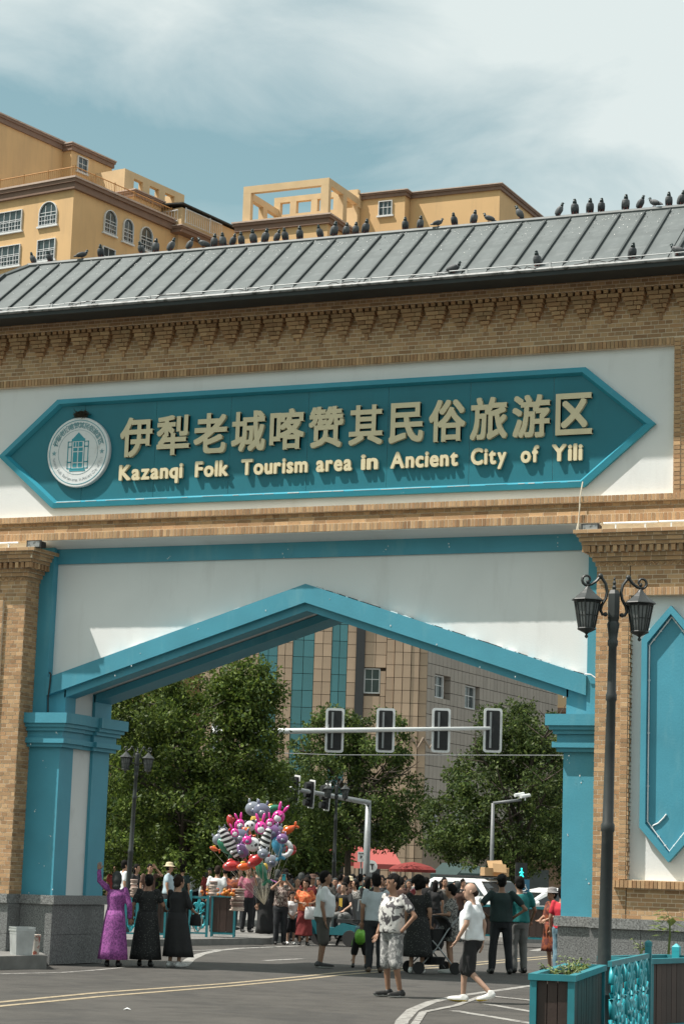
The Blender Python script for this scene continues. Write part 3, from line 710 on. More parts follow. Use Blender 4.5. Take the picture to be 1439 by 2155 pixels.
def window(par, x0, x1, z0, z1, arch=False, y=0.0, rail=True, mull=2, flush=False):
    """window sitting in a recess: surround, frame, pane; local facade coordinates"""
    w = bpy.data.objects.new('window', None); COL.objects.link(w); w.parent = par; w.location = ((x0+x1)/2, y, z0)
    hw = (x1-x0)/2; h = z1-z0
    def outline(e, n=10):
        if not arch: return [(-hw-e, -e), (hw+e, -e), (hw+e, h+e), (-hw-e, h+e)]
        zc = h-hw
        return [(-hw-e, -e), (hw+e, -e)]+[((hw+e)*math.cos(math.pi*i/n), zc+(hw+e)*math.sin(math.pi*i/n)) for i in range(n+1)]
    a, b = outline(.0 if not flush else -.09), outline(.06 if not flush else -.01)
    q = MB(); n = len(a); vs = [(x, -.16, z) for x, z in b]+[(x, -.16, z) for x, z in a]+[(x, .02, z) for x, z in a]+[(x, .02, z) for x, z in b]
    q.add(vs, [(i, (i+1) % n, n+(i+1) % n, n+i) for i in range(n)]+[(n+i, n+(i+1) % n, 2*n+(i+1) % n, 2*n+i) for i in range(n)]+[(i, 3*n+i, 3*n+(i+1) % n, (i+1) % n) for i in range(n)]); q.build('surround', M['white_frame'], w)
    q = MB(); q.add([(x, -.02, z) for x, z in a], [tuple(range(n))]); q.build('pane', M['glassdark'], w)
    q = MB()
    for k in range(1, mull+1): x = -hw+2*hw*k/(mull+1); q.box(x-.02, x+.02, -.07, -.015, 0, h-(.3*hw if arch else 0))
    q.box(-hw, hw, -.065, -.012, h*.55, h*.55+.045); q.build('frame', M['white_frame'], w)
    if rail:
        q = MB(); q.box(-hw-.06, hw+.06, -.16, -.12, .78, .83); q.box(-hw-.06, hw+.06, -.16, -.12, .40, .44); q.box(-hw-.06, hw+.06, -.16, -.12, .05, .09)
        k = int(2*hw/.3)
        for i in range(k+1): x = -hw+2*hw*i/k; q.box(x-.014, x+.014, -.15, -.13, .05, .8)
        q.build('grille', M['steel'], w)
    q = MB(); q.box(-hw-(.2 if not flush else 0), hw+(.2 if not flush else 0), -.2 if not flush else -.1, .0, -.17 if not flush else .0, -.02 if not flush else .05); q.build('sill', M['white_frame'], w)
    return w
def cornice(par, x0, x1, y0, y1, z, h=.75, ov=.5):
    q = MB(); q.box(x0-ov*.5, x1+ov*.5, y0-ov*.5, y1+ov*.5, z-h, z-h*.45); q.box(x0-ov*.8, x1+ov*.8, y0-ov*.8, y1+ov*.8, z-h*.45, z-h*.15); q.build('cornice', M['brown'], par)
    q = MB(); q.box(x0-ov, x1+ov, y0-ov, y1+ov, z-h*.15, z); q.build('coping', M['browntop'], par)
def railing(par, pts, z, h, m_, step=.22, name='railing'):
    q = MB()
    for a, b in zip(pts[:-1], pts[1:]):
        a = Vector((*a, z)); b = Vector((*b, z)); n = max(1, int((b-a).length/step)); up = Vector((0, 0, 1))
        q.tube([a+up*h, b+up*h], .05, 4); q.tube([a+up*.12, b+up*.12], .035, 4)
        for i in range(n+1):
            p = a.lerp(b, i/n); r_ = .02 if i % 12 else .06; q.tube([p, p+up*(h+(.12 if r_ > .05 else 0))], r_, 4)
    return q.build(name, m_, par)
# ---- left apartment block: local x runs along the lit front towards its right corner (x=0), y goes back along the shaded flank
FA = Face(157, 375, 185, R(-33)); A1 = empty('apartment_block', FA.O, 'tall ochre apartment block with arched windows, roof terrace and stepped penthouse, at the left', 'building', 'ochre apartment blocks behind the gateway', FA.rz)
FS = Face(157, 375, 185, R(57))
zt = FA.uv(157, 373)[1]
q = MB(); q.box(-40, 0, 0, 17.5, 0, zt-.4); q.build('wall', M['ochre'], A1)
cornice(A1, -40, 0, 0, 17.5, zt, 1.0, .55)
railing(A1, [(-40, .0), (0, .0), (0, 17)], zt, .95, M['rail_orange'])
def wf(F, par, pxl, pxr, pyt, pyb, **k):
    x0, z1 = F.uv(pxl, pyt); x1, z0 = F.uv(pxr, pyb); return window(par, x0, x1, z0, max(z1, z0+.8), **k)
for row in range(3):
    dz = row*-3.0
    for (a, b, t_, bb, ar) in ((-2, 45, 449, 484, False), (86, 119, 433, 471, True)):
        x0, z1 = FA.uv(a, t_); x1, z0 = FA.uv(b, bb)
        window(A1, x0, x1, z0+dz, z0+dz+1.75 if not (ar and row == 0) else z0+2.0, arch=ar and row == 0, mull=3 if not ar else 2)
AF = bpy.data.objects.new('flank', None); COL.objects.link(AF); AF.parent = A1; AF.rotation_euler = (0, 0, R(90))
def fw(px, py): return FS.uv(px, py)
for (a, b, t_, bb) in ((219, 242, 460, 492), (259, 277, 478, 510), (295, 318, 495, 526)):
    x0, z1 = fw(a, t_); x1, z0 = fw(b, bb); z0 = fw((a+b)/2, bb)[1]; window(AF, x0, x1, z0, z0+2.0, arch=True, mull=1)
    window(AF, x0, x1, z0-3, z0-1.3, mull=1)
    window(AF, x0, x1, z0-6, z0-4.3, mull=1)
# stepped penthouse: each block is set back from the flank by 'off'
def yz(px, py, off): y, z = FS.uv(px, py, off); return y, z
o1, o2, o3, o4 = 9.6, 8.6, 4.6, -1.0
y0, z1 = yz(-12, 226, o1); y0 = max(y0, .8); y1, _ = yz(129, 300, o1); _, z1 = yz(60, 265, o1)
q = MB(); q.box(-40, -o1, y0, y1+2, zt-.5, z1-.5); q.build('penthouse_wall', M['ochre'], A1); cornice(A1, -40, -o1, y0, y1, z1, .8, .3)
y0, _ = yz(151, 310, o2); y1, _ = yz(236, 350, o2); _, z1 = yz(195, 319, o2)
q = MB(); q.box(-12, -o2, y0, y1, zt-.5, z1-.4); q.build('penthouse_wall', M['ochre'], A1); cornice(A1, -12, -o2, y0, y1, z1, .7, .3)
AW = bpy.data.objects.new('penthouse_flank', None); COL.objects.link(AW); AW.parent = A1; AW.rotation_euler = (0, 0, R(90)); AW.location = (-o2, 0, 0)
ya, zc1 = yz(163, 342, o2); yb_, zc0 = yz(181, 366, o2); window(AW, ya, yb_, zc0, zc0+1.3, rail=False, mull=1)
y0, _ = yz(263, 360, o3); y1, _ = yz(388, 415, o3); _, z1 = yz(300, 370, o3)
q = MB(); q.box(-o3-3.6, -o3, y0, y0+.5, zt-1, z1); q.box(-o3-.5, -o3, y0+.5, y1, z1-.55, z1-.003); q.box(-o3-.5, -o3, y0+.5, y1, zt-1.5, z1-1.65)
pys = [y0+.5]+[yz(p, 400, o3)[0] for p in (281, 300, 315, 335, 348, 368)]+[y1]
for i in range(0, 8, 2): q.box(-o3-.5, -o3, pys[i], pys[i+1], z1-1.65, z1-.55)
q.box(-o3-3.6, -o3-.5, y1-.5, y1, zt-1.5, z1-.003); q.box(-o3-3.6, -o3-3.1, y0+.5, y1-.5, zt-1.5, z1-1.2); q.build('pergola_frame', M['ochre2'], A1)
y0, z1 = yz(284, 398, .9); y1, _ = yz(340, 420, .9)
q = MB(); q.box(-3.2, -.9, y0, y1, zt-2, z1-.3); q.build('stair_head', M['ochre'], A1); cornice(A1, -3.2, -.9, y0, y1, z1, .6, .3)
y0, z1 = yz(383, 433, o4); y1 = y0+26; _, z0 = yz(383, 474, o4)
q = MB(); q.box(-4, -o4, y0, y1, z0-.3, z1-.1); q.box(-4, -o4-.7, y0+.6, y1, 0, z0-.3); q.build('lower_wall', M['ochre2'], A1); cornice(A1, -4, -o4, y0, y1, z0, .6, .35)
yr, _ = yz(390, 470, o4-.3); yr2, _ = yz(466, 500, o4-.3)
railing(A1, [(-1.9, y0-.25), (-o4-.25, y0-.25)], z0+.25, 1.1, M['steel'], .3, 'white_railing'); railing(A1, [(-o4+.3, yr), (-o4+.3, yr2)], z0+.2, 1.3, M['steel'], .3, 'white_railing')
q = MB(); P_ = [(-5, y0-1.2, z1+.5), (-o4+.3, y0-.3, z1+.25), (-o4+.35, y0+12, z1+.05), (-o4+.35, y1, z1+.0), (-5, y1, z1+.3)]
q.v = P_+[(x, y, z-.12) for x, y, z in P_]; q.f = [(0, 1, 2, 3, 4), (9, 8, 7, 6, 5)]+[(i, 5+i, 5+(i+1) % 5, (i+1) % 5) for i in range(5)]; q.mi = [0]*7; q.build('tarpaulin', M['tarp'], A1)
# ---- middle apartment block
FB = Face(690, 450, 192, R(-25)); B1 = empty('apartment_block', FB.O, 'ochre apartment block with open concrete pergola frame on its roof, behind the ridge', 'building', 'ochre apartment blocks behind the gateway', FB.rz)
FBs = Face(690, 450, 192, R(65))
zb_ = FB.uv(690, 450)[1]; xl = FB.uv(501, 466)[0]
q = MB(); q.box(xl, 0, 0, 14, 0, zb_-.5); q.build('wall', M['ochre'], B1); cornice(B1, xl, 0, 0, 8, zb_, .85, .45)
window(B1, FB.uv(655, 490)[0], FB.uv(690, 490)[0]-.4, zb_-4.3, zb_-2.2, arch=True); window(B1, FB.uv(540, 490)[0], FB.uv(572, 490)[0], zb_-4.0, zb_-1.9, arch=True)
ph = 3.35; q = MB()
def frame(x0, x1, y0, y1, z0, z1, posts, th=.5, beam=.62):
    q.box(x0, x1, y0, y1, z1-beam, z1); q.box(x0, x1, y0, y1, z0, z0+.25)
    for p in posts: 
        if x1-x0 > y1-y0: q.box(p, p+th, y0+.003, y1-.003, z0+.25, z1-beam)
        else: q.box(x0+.003, x1-.003, p, p+th, z0+.25, z1-beam)
frame(xl+.3, -.1, .2, .7, zb_, zb_+ph, [xl+.3, -.85], .75)
q.box(xl+.3, -.1, 6.2, 6.7, zb_, zb_+2.2); frame(xl+.3, -.1, 6.2, 6.7, zb_+2.2, zb_+ph+.75, [xl+.3, xl+1.9, xl+4.0, xl+6.2, -.6], .62, .5)
frame(-.6, -.1, .7, 6.2, zb_, zb_+ph, [3.2], .8); frame(xl+.3, xl+.8, .7, 6.2, zb_, zb_+ph-.4, [3.2], .8)
q.build('pergola_frame', M['ochre2'], B1)
x2, x3, x4 = 1.2, FB.uv(845, 400, 6)[0], FB.uv(1035, 390, 6)[0]
z2 = FB.uv(845, 393, 6)[1]
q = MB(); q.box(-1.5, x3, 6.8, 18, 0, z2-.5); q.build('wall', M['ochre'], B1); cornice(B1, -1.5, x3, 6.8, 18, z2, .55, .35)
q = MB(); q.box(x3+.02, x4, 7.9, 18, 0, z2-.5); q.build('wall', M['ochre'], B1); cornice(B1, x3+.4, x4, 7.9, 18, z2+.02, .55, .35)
x0, z1 = FB.uv(799, 425, 6.8); x1, z0 = FB.uv(824, 451, 6.8); window(B1, x0, x1, z0, z1, rail=False, y=6.8)
# ---- orange building seen through the arch on the right
FO = Face(1035, 1440, 175, R(10)); O1 = empty('orange_building', FO.O, 'orange rendered building with projecting bays behind the right-hand street tree', 'building', None, FO.rz)
q = MB(); q.box(-6, 10, 0, 12, 0, 26); q.build('wall', M['ochre'], O1)
for i, (x0, x1) in enumerate(((.3, 2.6), (3.2, 6.5))):
    q = MB(); q.box(x0, x1, -1.6-.5*i, .01, 15.2-.2*i, 26); q.build('bay', M['ochre2'], O1)
    q = MB(); q.box(x0-.1, x1+.1, -1.75-.5*i, .0, 14.9-.2*i, 15.2-.2*i); q.build('sill', M['brown'], O1)
# ---- stone-clad corner building
M['stone'] = mat('stone_cladding', (.36, .262, .182), .7, .08, .8, island=.10, hue=(.41, .295, .205))
M['stonedark'] = mat('stone_joint', (.22, .17, .13), .9, .1, 3)
M['stonegrey'] = mat('grey_stone_cladding', (.285, .25, .215), .75, .08, .8, island=.07)
M['curtain'] = mat('blue_green_glass', (.045, .16, .19), .06, .08, .5, spec=.8, island=.12)
M['blackpanel'] = mat('black_panel', (.03, .03, .032), .4, .1, 1)
DC = 140
FT = Face(897, 1500, DC, R(-2)); T1 = empty('corner_building', FT.O, 'stone-clad corner building with vertical strips of blue-green glass, seen through the arch', 'building', None, FT.rz)
FW = Face(897, 1500, DC, R(64))
def fx(px): return FT.uv(px, 1480)[0]
ZT = 24.0
q = MB(); q.box(fx(420), 0, .44, 16, 0, ZT); q.build('wall_core', M['stonedark'], T1)
panes = {}
def cladding(par, x0, x1, z0, z1, cols, ph_, m_, name, y=0, y1=.45, nmax=[0]):
    w = (x1-x0)/cols; n = int((z1-z0)/ph_)
    for i in range(cols):
        for j in range(n):
            key = (name, round(w, 2), ph_, y)
            if key not in panes:
                q = MB(); q.box(-w/2+.016, w/2-.016, y, y1, -ph_/2+.016, ph_/2-.016, skip='b'); panes[key] = q.mesh(name, m_)
            o = link(name, panes[key], par, (x0+w*(i+.5), random.uniform(0, .006), z0+ph_*(j+.5)))
bands = [(420, 541, 's', 3), (541, 580, 'g', 2), (580, 612, 's', 2), (612, 657, 'g', 2), (657, 694, 's', 2), (694, 727, 'g', 2), (727, 746, 's', 1), (746, 764, 'b', 1), (764, 897, 'w', 0)]
for a, b, k, c in bands:
    x0, x1 = fx(a), fx(b)
    if k == 's': cladding(T1, x0, x1, 5.6, ZT-.5, c, .80, M['stone'], 'stone_panel')
    if k == 'g': cladding(T1, x0, x1, 5.6, ZT-.5, c, 1.06, M['curtain'], 'glass_pane', .025, .45)
    if k == 'b': q = MB(); q.box(x0, x1, -.12, .07, 0, ZT); q.build('black_strip', M['blackpanel'], T1)
# windowed bay and fluted corner
xa, xb_ = fx(764), fx(810)
wx0, wz1 = FT.uv(764, 1405); wx1, wz0 = FT.uv(799, 1460)
for a, b, z0, z1 in ((xa, xb_, wz1+.02, ZT-.5), (wx1, xb_, 5.6, wz1), (xa, wx1, 5.6, wz0-.02)):
    cladding(T1, a, b, z0, z1, max(1, round((b-a)/.9)), .80, M['stone'], 'stone_panel')
window(T1, wx0+.06, wx1, wz0, wz1, rail=False, y=.40, mull=1, flush=True)
# faceted turret corner: narrow vertical piers
nF = 5
for k in range(nF):
    a0, a1 = xb_+(0-xb_)*k/nF, xb_+(0-xb_)*(k+1)/nF
    off = -.25*math.sin(math.pi*(k+.5)/nF)
    w = a1-a0
    for j in range(23):
        key = ('tp', k)
        if key not in panes: q = MB(); q.box(-w/2+.02, w/2-.02, off, .45, -.385, .385, skip='b'); panes[key] = q.mesh('stone_panel', M['stone'])
        link('stone_panel', panes[key], T1, ((a0+a1)/2, random.uniform(0, .006), .4+.80*(j+.5)))
q = MB(); q.box(fx(420), xb_, -.3, .07, 4.9, 5.55); q.build('string_course', M['stone'], T1)
q = MB(); q.box(fx(420), xb_, -.05, .07, 0, 4.9); q.build('shopfront', M['blackpanel'], T1)
for a, b in ((560, 604), (625, 646), (690, 722), (735, 800)): q = MB(); q.box(fx(a), fx(a)+.9, -.35, -.05, 0, 4.9); q.build('pier', M['stone'], T1)
zz = MB()
for k in range(2):
    x0 = fx(868)+k*.75; z = FT.uv(880, 1572)[1]
    zz.tube([(x0, -.4, z+.55), (x0+.38, -.4, z-.1), (x0+.75, -.4, z+.55)], .09, 4)
zz.build('zigzag_band', M['stonedark'], T1)
TW = bpy.data.objects.new('wing', None); COL.objects.link(TW); TW.parent = T1; TW.rotation_euler = (0, 0, FW.rz-FT.rz)
q = MB(); q.box(.02, 24, .44, 10, 0, ZT+1); q.build('wing_core', M['stonedark'], TW)
xe = FW.uv(1028, 1440)[0]
wins = []
for (a, b, t_, bb) in ((917, 941, 1417, 1472), (985, 1007, 1440, 1495), (907, 928, 1683, 1738), (960, 982, 1680, 1730)):
    x0 = FW.uv(a, t_)[0]; x1 = FW.uv(b, t_)[0]; z1 = FW.uv((a+b)/2, t_+4)[1]; z0 = FW.uv((a+b)/2, bb-2)[1]
    w = window(TW, x0, x1, z0, z1, rail=False, mull=1, y=.40, flush=True); wins.append((x0, x1, z0, z1))
vcuts = sorted({0, 24}|{v for w in wins for v in w[:2]})
colw = .62; ncol = int(24/colw)
wq = MB(); cnt = 0
for i in range(ncol):
    for j in range(26):
        x0, x1, z0, z1 = i*colw, (i+1)*colw, 3.8+j*.80, 3.8+(j+1)*.80
        cuts_ = [(z0, z1)]
        for a, b, c, d in wins:
            if x1 > a+.05 and x0 < b-.05:
                nc = []
                for p, r_ in cuts_:
                    if r_ <= c or p >= d: nc.append((p, r_)); continue
                    if p < c: nc.append((p, c))
                    if r_ > d: nc.append((d, r_))
                cuts_ = nc
        for p, r_ in cuts_:
            if r_-p < .08: continue
            wq.box(x0+.018, x1-.018, random.uniform(-.004, .004), .45, p+.018, r_-.018, skip='b')
wq.build('stone_cladding', M['stonegrey'], TW, kind='stuff')
# ================================================================== TREES
M['bark'] = mat('bark', (.055, .043, .032), .95, .3, 8, .5, 20)
def leafmat(name, c1, c2, tr=.35): return mat(name, c1, .55, .5, .8, island=.4, hue=c2, trans=tr, spec=.25)
M['leaf1'] = leafmat('leaf_yellow_green', (.026, .056, .013), (.13, .175, .03))
M['leaf2'] = leafmat('leaf_mid_green', (.032, .064, .018), (.115, .155, .034))
M['leaf3'] = leafmat('leaf_elm_green', (.034, .064, .02), (.105, .138, .034))
def leaves(name, clumps, per, rad, size, m_, parent, droop=.3, seed=1, flat=.8):
    g = np.random.default_rng(seed); n = len(clumps)*per
    C_ = np.repeat(np.array([c[:3] for c in clumps], 'f'), per, 0); rr = np.repeat(np.array([c[3] for c in clumps], 'f'), per)
    d = g.normal(size=(n, 3)); d /= np.linalg.norm(d, axis=1)[:, None]
    P = C_+d*(rr*rad*g.random(n)**.45)[:, None]*np.array([1, 1, flat])
    ax = g.normal(size=(n, 3))+d*.6; ax[:, 2] -= droop; ax /= np.linalg.norm(ax, axis=1)[:, None]
    sd_ = np.cross(ax, g.normal(size=(n, 3))); sd_ /= np.linalg.norm(sd_, axis=1)[:, None]
    L_ = size*(.6+.8*g.random(n)); w_ = L_*(.32+.2*g.random(n))
    nr = np.cross(ax, sd_)
    v = np.empty((n, 4, 3), 'f'); v[:, 0] = P; v[:, 1] = P+ax*(L_*.5)[:, None]+sd_*w_[:, None]*.6+nr*(L_*.08)[:, None]
    v[:, 2] = P+ax*L_[:, None]; v[:, 3] = P+ax*(L_*.5)[:, None]-sd_*w_[:, None]*.6+nr*(L_*.08)[:, None]
    me = bpy.data.meshes.new(name); me.vertices.add(4*n); me.vertices.foreach_set('co', v.ravel())
    me.loops.add(4*n); me.loops.foreach_set('vertex_index', np.arange(4*n, dtype=np.int32)); me.polygons.add(n)
    me.polygons.foreach_set('loop_start', np.arange(0, 4*n, 4, dtype=np.int32)); me.polygons.foreach_set('loop_total', np.full(n, 4, np.int32))
    me.materials.append(m_); me.update(calc_edges=True); me.validate()
    return link(name, me, parent)
def tree(name, base, h, spread, trunk_h, label, m_, seed, nclump, per, leaf, lean=(0, 0), trunk_r=.2, lobes=None, low=.28, dense=1.0, group='street trees beyond the arch', clr=1.0):
    rs = random.Random(seed); T = empty(name, base, label, 'tree', group)
    tb = MB(); tips = []
    top_ = Vector((lean[0], lean[1], h*.72)); mid = Vector((lean[0]*.3, lean[1]*.3, trunk_h))
    tb.tube([(0, 0, -.1), (0.02, 0, .25), mid*.55+Vector((.05, .02, 0)), mid], [trunk_r*1.35, trunk_r, trunk_r*.85, trunk_r*.7], 9)
    tb.tube([mid, mid.lerp(top_, .5)+Vector((.1, -.1, 0)), top_], [trunk_r*.7, trunk_r*.4, .04], 7)
    for k in range(13):
        a = mid.lerp(top_, rs.uniform(0, .8)); w = rs.uniform(0, 2*math.pi); l = spread*rs.uniform(.5, .95)
        b = a+Vector((math.cos(w)*l, math.sin(w)*l, rs.uniform(.1, .35)*h)); c = a.lerp(b, .5)+Vector((0, 0, rs.uniform(.05, .5)))
        tb.tube([a, c, b], [trunk_r*.38, trunk_r*.22, .02], 5)
        for j in range(4):
            e = c.lerp(b, rs.random()); f = e+Vector((rs.uniform(-1, 1), rs.uniform(-1, 1), rs.uniform(-.3, .9)))*spread*.3; tb.tube([e, f], [.03, .008], 4)
    tb.build('trunk', M['bark'], T)
    clumps = []
    lobes = lobes or [(0, 0, .62, 1.0, .38)]
    while len(clumps) < nclump:
        lb_ = rs.choice(lobes)
        cx, cy, cz, rx, rz = lb_[0]*spread, lb_[1]*spread, lb_[2]*h, lb_[3]*spread, lb_[4]*h
        d = Vector((rs.gauss(0, 1), rs.gauss(0, 1), rs.gauss(0, 1))).normalized(); f = rs.random()**.33
        if rs.random() < .65: f = rs.uniform(.72, 1.0)
        p = Vector((cx+d.x*rx*f, cy+d.y*rx*f, cz+d.z*rz*f))
        if p.z < low*h: continue
        clumps.append((p.x+lean[0]*.5, p.y+lean[1]*.5, p.z, rs.uniform(.55, 1.2)*clr))
    leaves('crown', clumps, per, .62, leaf, m_, T, seed=seed)
    return T
def tbase(px, dep): p = atd(px, 1900, dep); return Vector((p.x, p.y, 0.0))
def twx(f, wx): return f
# lobes: x to the right of the picture is roughly local RIGHT; local frames below are rotated so x=RIGHT
def rtree(*a, **k):
    T = tree(*a, **k); T.rotation_euler = (0, 0, math.atan2(RIGHT.y, RIGHT.x)); return T
rtree('street_tree', tbase(378, 66), 7.9, 2.75, 1.9, 'large dense dark green tree behind the balloons, yellowish at its top right', M['leaf1'], 3, 720, 84, .125, trunk_r=.22,
      lobes=[(0, 0, .55, 1.0, .40), (.45, -.1, .72, .62, .26), (-.6, 0, .5, .75, .34), (.62, .1, .40, .66, .28), (.66, -.2, .85, .36, .16), (0, 0, .34, 1.1, .2), (-.5, 0, .8, .5, .2)], low=.13, clr=.72)
rtree('street_tree', tbase(262, 70), 7.4, 2.3, 1.9, 'dark tree close beside the left turquoise pier, behind the twin street lamp', M['leaf1'], 5, 400, 80, .125, lobes=[(0, 0, .6, 1, .38), (.4, 0, .40, .9, .27), (.3, 0, .82, .6, .18)], low=.14, clr=.75)
rtree('street_tree', tbase(728, 88), 8.5, 2.85, 2.4, 'airy green tree in front of the corner building, behind the traffic signals', M['leaf2'], 8, 460, 74, .145, trunk_r=.17,
      lobes=[(-.0, 0, .58, .95, .30), (-.45, 0, .62, .70, .26), (.38, 0, .80, .42, .17), (.60, 0, .46, .66, .22), (-.22, 0, .84, .36, .15), (-.7, 0, .46, .6, .2), (.1, 0, .42, .8, .14)], low=.33, clr=.68)
rtree('street_tree', tbase(1085, 78), 8.1, 2.9, 2.2, 'broad green street tree beside the right-hand pier, above the parked white cars', M['leaf3'], 13, 540, 76, .135, trunk_r=.24,
      lobes=[(0, 0, .58, .9, .33), (.40, 0, .76, .60, .22), (-.66, 0, .44, .5, .17), (.60, 0, .5, .7, .32), (-.12, 0, .86, .42, .13), (-.3, 0, .33, .75, .15), (.2, 0, .34, .9, .13), (-.45, 0, .66, .4, .15)], low=.23, clr=.68)
rtree('street_tree', tbase(1230, 96), 8.6, 3.0, 2.6, 'green tree half hidden behind the right-hand turquoise pier', M['leaf3'], 17, 340, 50, .2, lobes=[(0, 0, .6, 1, .36)], low=.2, clr=.8)
rtree('street_tree', tbase(560, 100), 7.2, 3.2, 2.0, 'dark tree filling the gap between the balloon tree and the airy tree', M['leaf2'], 19, 460, 55, .2, lobes=[(0, 0, .55, 1, .38), (.4, 0, .4, .8, .25)], low=.12, clr=.8)
rtree('street_tree', tbase(300, 104), 7.4, 4.2, 2.0, 'dark tree farthest back on the left, its foliage reaching low behind the crowd', M['leaf1'], 23, 520, 55, .22, lobes=[(0, 0, .5, 1, .42), (.5, 0, .4, .7, .3), (-.2, 0, .25, 1.2, .2)], low=.05, clr=.9)
# ================================================================== STREET FURNITURE
M['iron'] = mat('dark_iron', (.030, .034, .034), .45, .2, 6, spec=.4, dirt=(.06, .065, .06), dirt_scale=4)
M['lampglass'] = mat('lantern_glass', (.16, .17, .17), .12, .25, 6, spec=.6)
M['silver'] = mat('galvanised_steel', (.27, .285, .29), .4, .12, 5, metal=.3)
M['black'] = mat('black_plastic', (.012, .013, .014), .6, .4, 8, dirt=(.10, .10, .10), dirt_scale=5, dirt_lo=.6, dirt_hi=.72, streak=5)
M['backwhite'] = mat('white_reflective_border', (.72, .73, .73), .5, .08, 6)
M['signwhite'] = mat('white_sign', (.66, .68, .67), .6, .05, 4)
M['turq'] = mat('turquoise_iron', (.025, .34, .40), .4, .12, 6, dirt=(.10, .36, .40), dirt_scale=8, spec=.5)
M['turqdark'] = mat('weathered_turquoise_frame', (.022, .19, .225), .5, .15, 6, dirt=(.05, .16, .18), dirt_scale=9)
M['slat'] = mat('dark_brown_slat', (.048, .028, .022), .55, .2, 3, .1, 30, island=.25, streak=6, dirt=(.07, .05, .04), dirt_scale=5)
M['soil'] = mat('soil', (.05, .036, .026), .95, .3, 12, .6, 30)
def lamp(loc, label, rz=0):
    """twin-lantern post, 4.6 m"""
    T = empty('street_lamp', loc, label, 'street lamp', 'twin-lantern street lamps', rz)
    q = MB(); q.lathe((0, 0, 0), [(.12, 0), (.12, .12), (.10, .16), (.095, .42), (.105, .46), (.08, .52), (.068, .9), (.060, 2.05), (.070, 2.07), (.070, 2.13), (.057, 2.15), (.047, 3.36), (.057, 3.38), (.057, 3.43), (.047, 3.46), (.042, 3.92), (.054, 3.94), (.054, 3.98), (.045, 4.0), (.052, 4.06), (.066, 4.15), (.052, 4.18), (.062, 4.22)], 14); q.build('post', M['iron'], T, autos=35)
    q = MB(); q.lathe((0, 0, 0), [(.062, 4.22), (.064, 4.24), (.064, 4.46), (.045, 4.50)], 6, rot=.4); q.build('shaft_head', M['iron'], T)
    q = MB(); q.lathe((0, 0, 0), [(.015, 4.50), (.024, 4.53), (.012, 4.55), (.02, 4.575), (.008, 4.60), (.012, 4.615), (.002, 4.635)], 8); q.build('finial', M['iron'], T)
    for s in (-1, 1):
        q = MB()
        pts = [(s*.085, 0, 4.245), (s*.115, 0, 4.245), (s*.137, 0, 4.285), (s*.125, 0, 4.34), (s*.085, 0, 4.41), (s*.072, 0, 4.48), (s*.09, 0, 4.56), (s*.143, 0, 4.635)]
        q.tube(pts, .0165, 6)
        q.ball((s*.085, 0, 4.247), .024, .022, .024, 8, 6); q.ball((s*.146, 0, 4.635), .03, .026, .03, 8, 6)
        pts = [(s*.146, 0, 4.635), (s*.19, 0, 4.58), (s*.24, 0, 4.545), (s*.28, 0, 4.535)]
        for k in range(12):
            w = -math.pi/2+.35+k*.5; r_ = .058-.003*k; pts.append((s*(.285+r_*math.cos(w)), 0, 4.592+r_*math.sin(w)))
        q.tube(pts, [.0165]*4+[.0155-.0004*k for k in range(12)], 6); q.ball(pts[-1], .021, .02, .021, 8, 6); q.build('scroll_arm', M['iron'], T, autos=60)
        L = bpy.data.objects.new('lantern', None); COL.objects.link(L); L.parent = T; L.location = (s*.275, 0, 3.99); L.scale = (.63, .63, .52)
        q = MB(); q.lathe((0, 0, 0), [(.03, 1.03), (.045, 1.0), (.06, .97), (.09, .93), (.10, .92), (.13, .88), (.25, .765), (.262, .745), (.22, .735), (.21, .72)], 8, rot=.39); q.build('roof', M['iron'], L)
        q = MB(); q.lathe((0, 0, 0), [(.118, .20), (.195, .72)], 8, rot=.39); q.build('glass', M['lampglass'], L)
        q = MB()
        for k in range(8):
            w = .39+k*math.pi/4; q.tube([(.125*math.cos(w), .125*math.sin(w), .19), (.205*math.cos(w), .205*math.sin(w), .73)], .016, 4)
            w2 = w+math.pi/8; a_ = Vector((.117*math.cos(w2), .117*math.sin(w2), .20)); b_ = Vector((.186*math.cos(w2), .186*math.sin(w2), .72)); q.tube([a_, b_], .007, 4)
            c0 = Vector((.158*math.cos(w), .158*math.sin(w), .45)); c1 = Vector((.158*math.cos(w+math.pi/4), .158*math.sin(w+math.pi/4), .45)); q.tube([c0, c1], .007, 4)
            c0 = Vector((.2*math.cos(w), .2*math.sin(w), .715)); c1 = Vector((.2*math.cos(w+math.pi/4), .2*math.sin(w+math.pi/4), .715)); q.tube([c0, c1], .022, 4)
        q.build('frame', M['iron'], L)
        q = MB(); q.lathe((0, 0, 0), [(.005, .0), (.028, .025), (.03, .05), (.014, .075), (.03, .10), (.14, .165), (.155, .185), (.14, .205)], 8, rot=.39); q.build('base_cup', M['iron'], L)
        q = MB(); q.tube([(0, 0, 1.0), (0, 0, 1.07)], .016, 6); q.build('hook', M['iron'], L)
    return T
zh = lambda px: 1835+.034*(px-720)
def lp(px_top, py_top, H=5.2):          # lamp standing so that its finial is at this pixel
    dep = FPX*(H-1.75)/(zh(px_top)-py_top); p = atd(px_top, py_top, dep); return Vector((p.x, p.y, 0))
RZV = math.atan2(RIGHT.y, RIGHT.x)
LP1 = at(1266, 2052, 2, .55)
L1 = lamp((0, 0, 0), 'tall black twin-lantern street lamp standing in front of the right brick column', RZV+.12)
pt = proj((0, 0, 0))
L1.scale = (1.122,)*3; d1 = 25.4; p = atd(1268, 2080, d1); L1.location = (p.x, p.y, 0)
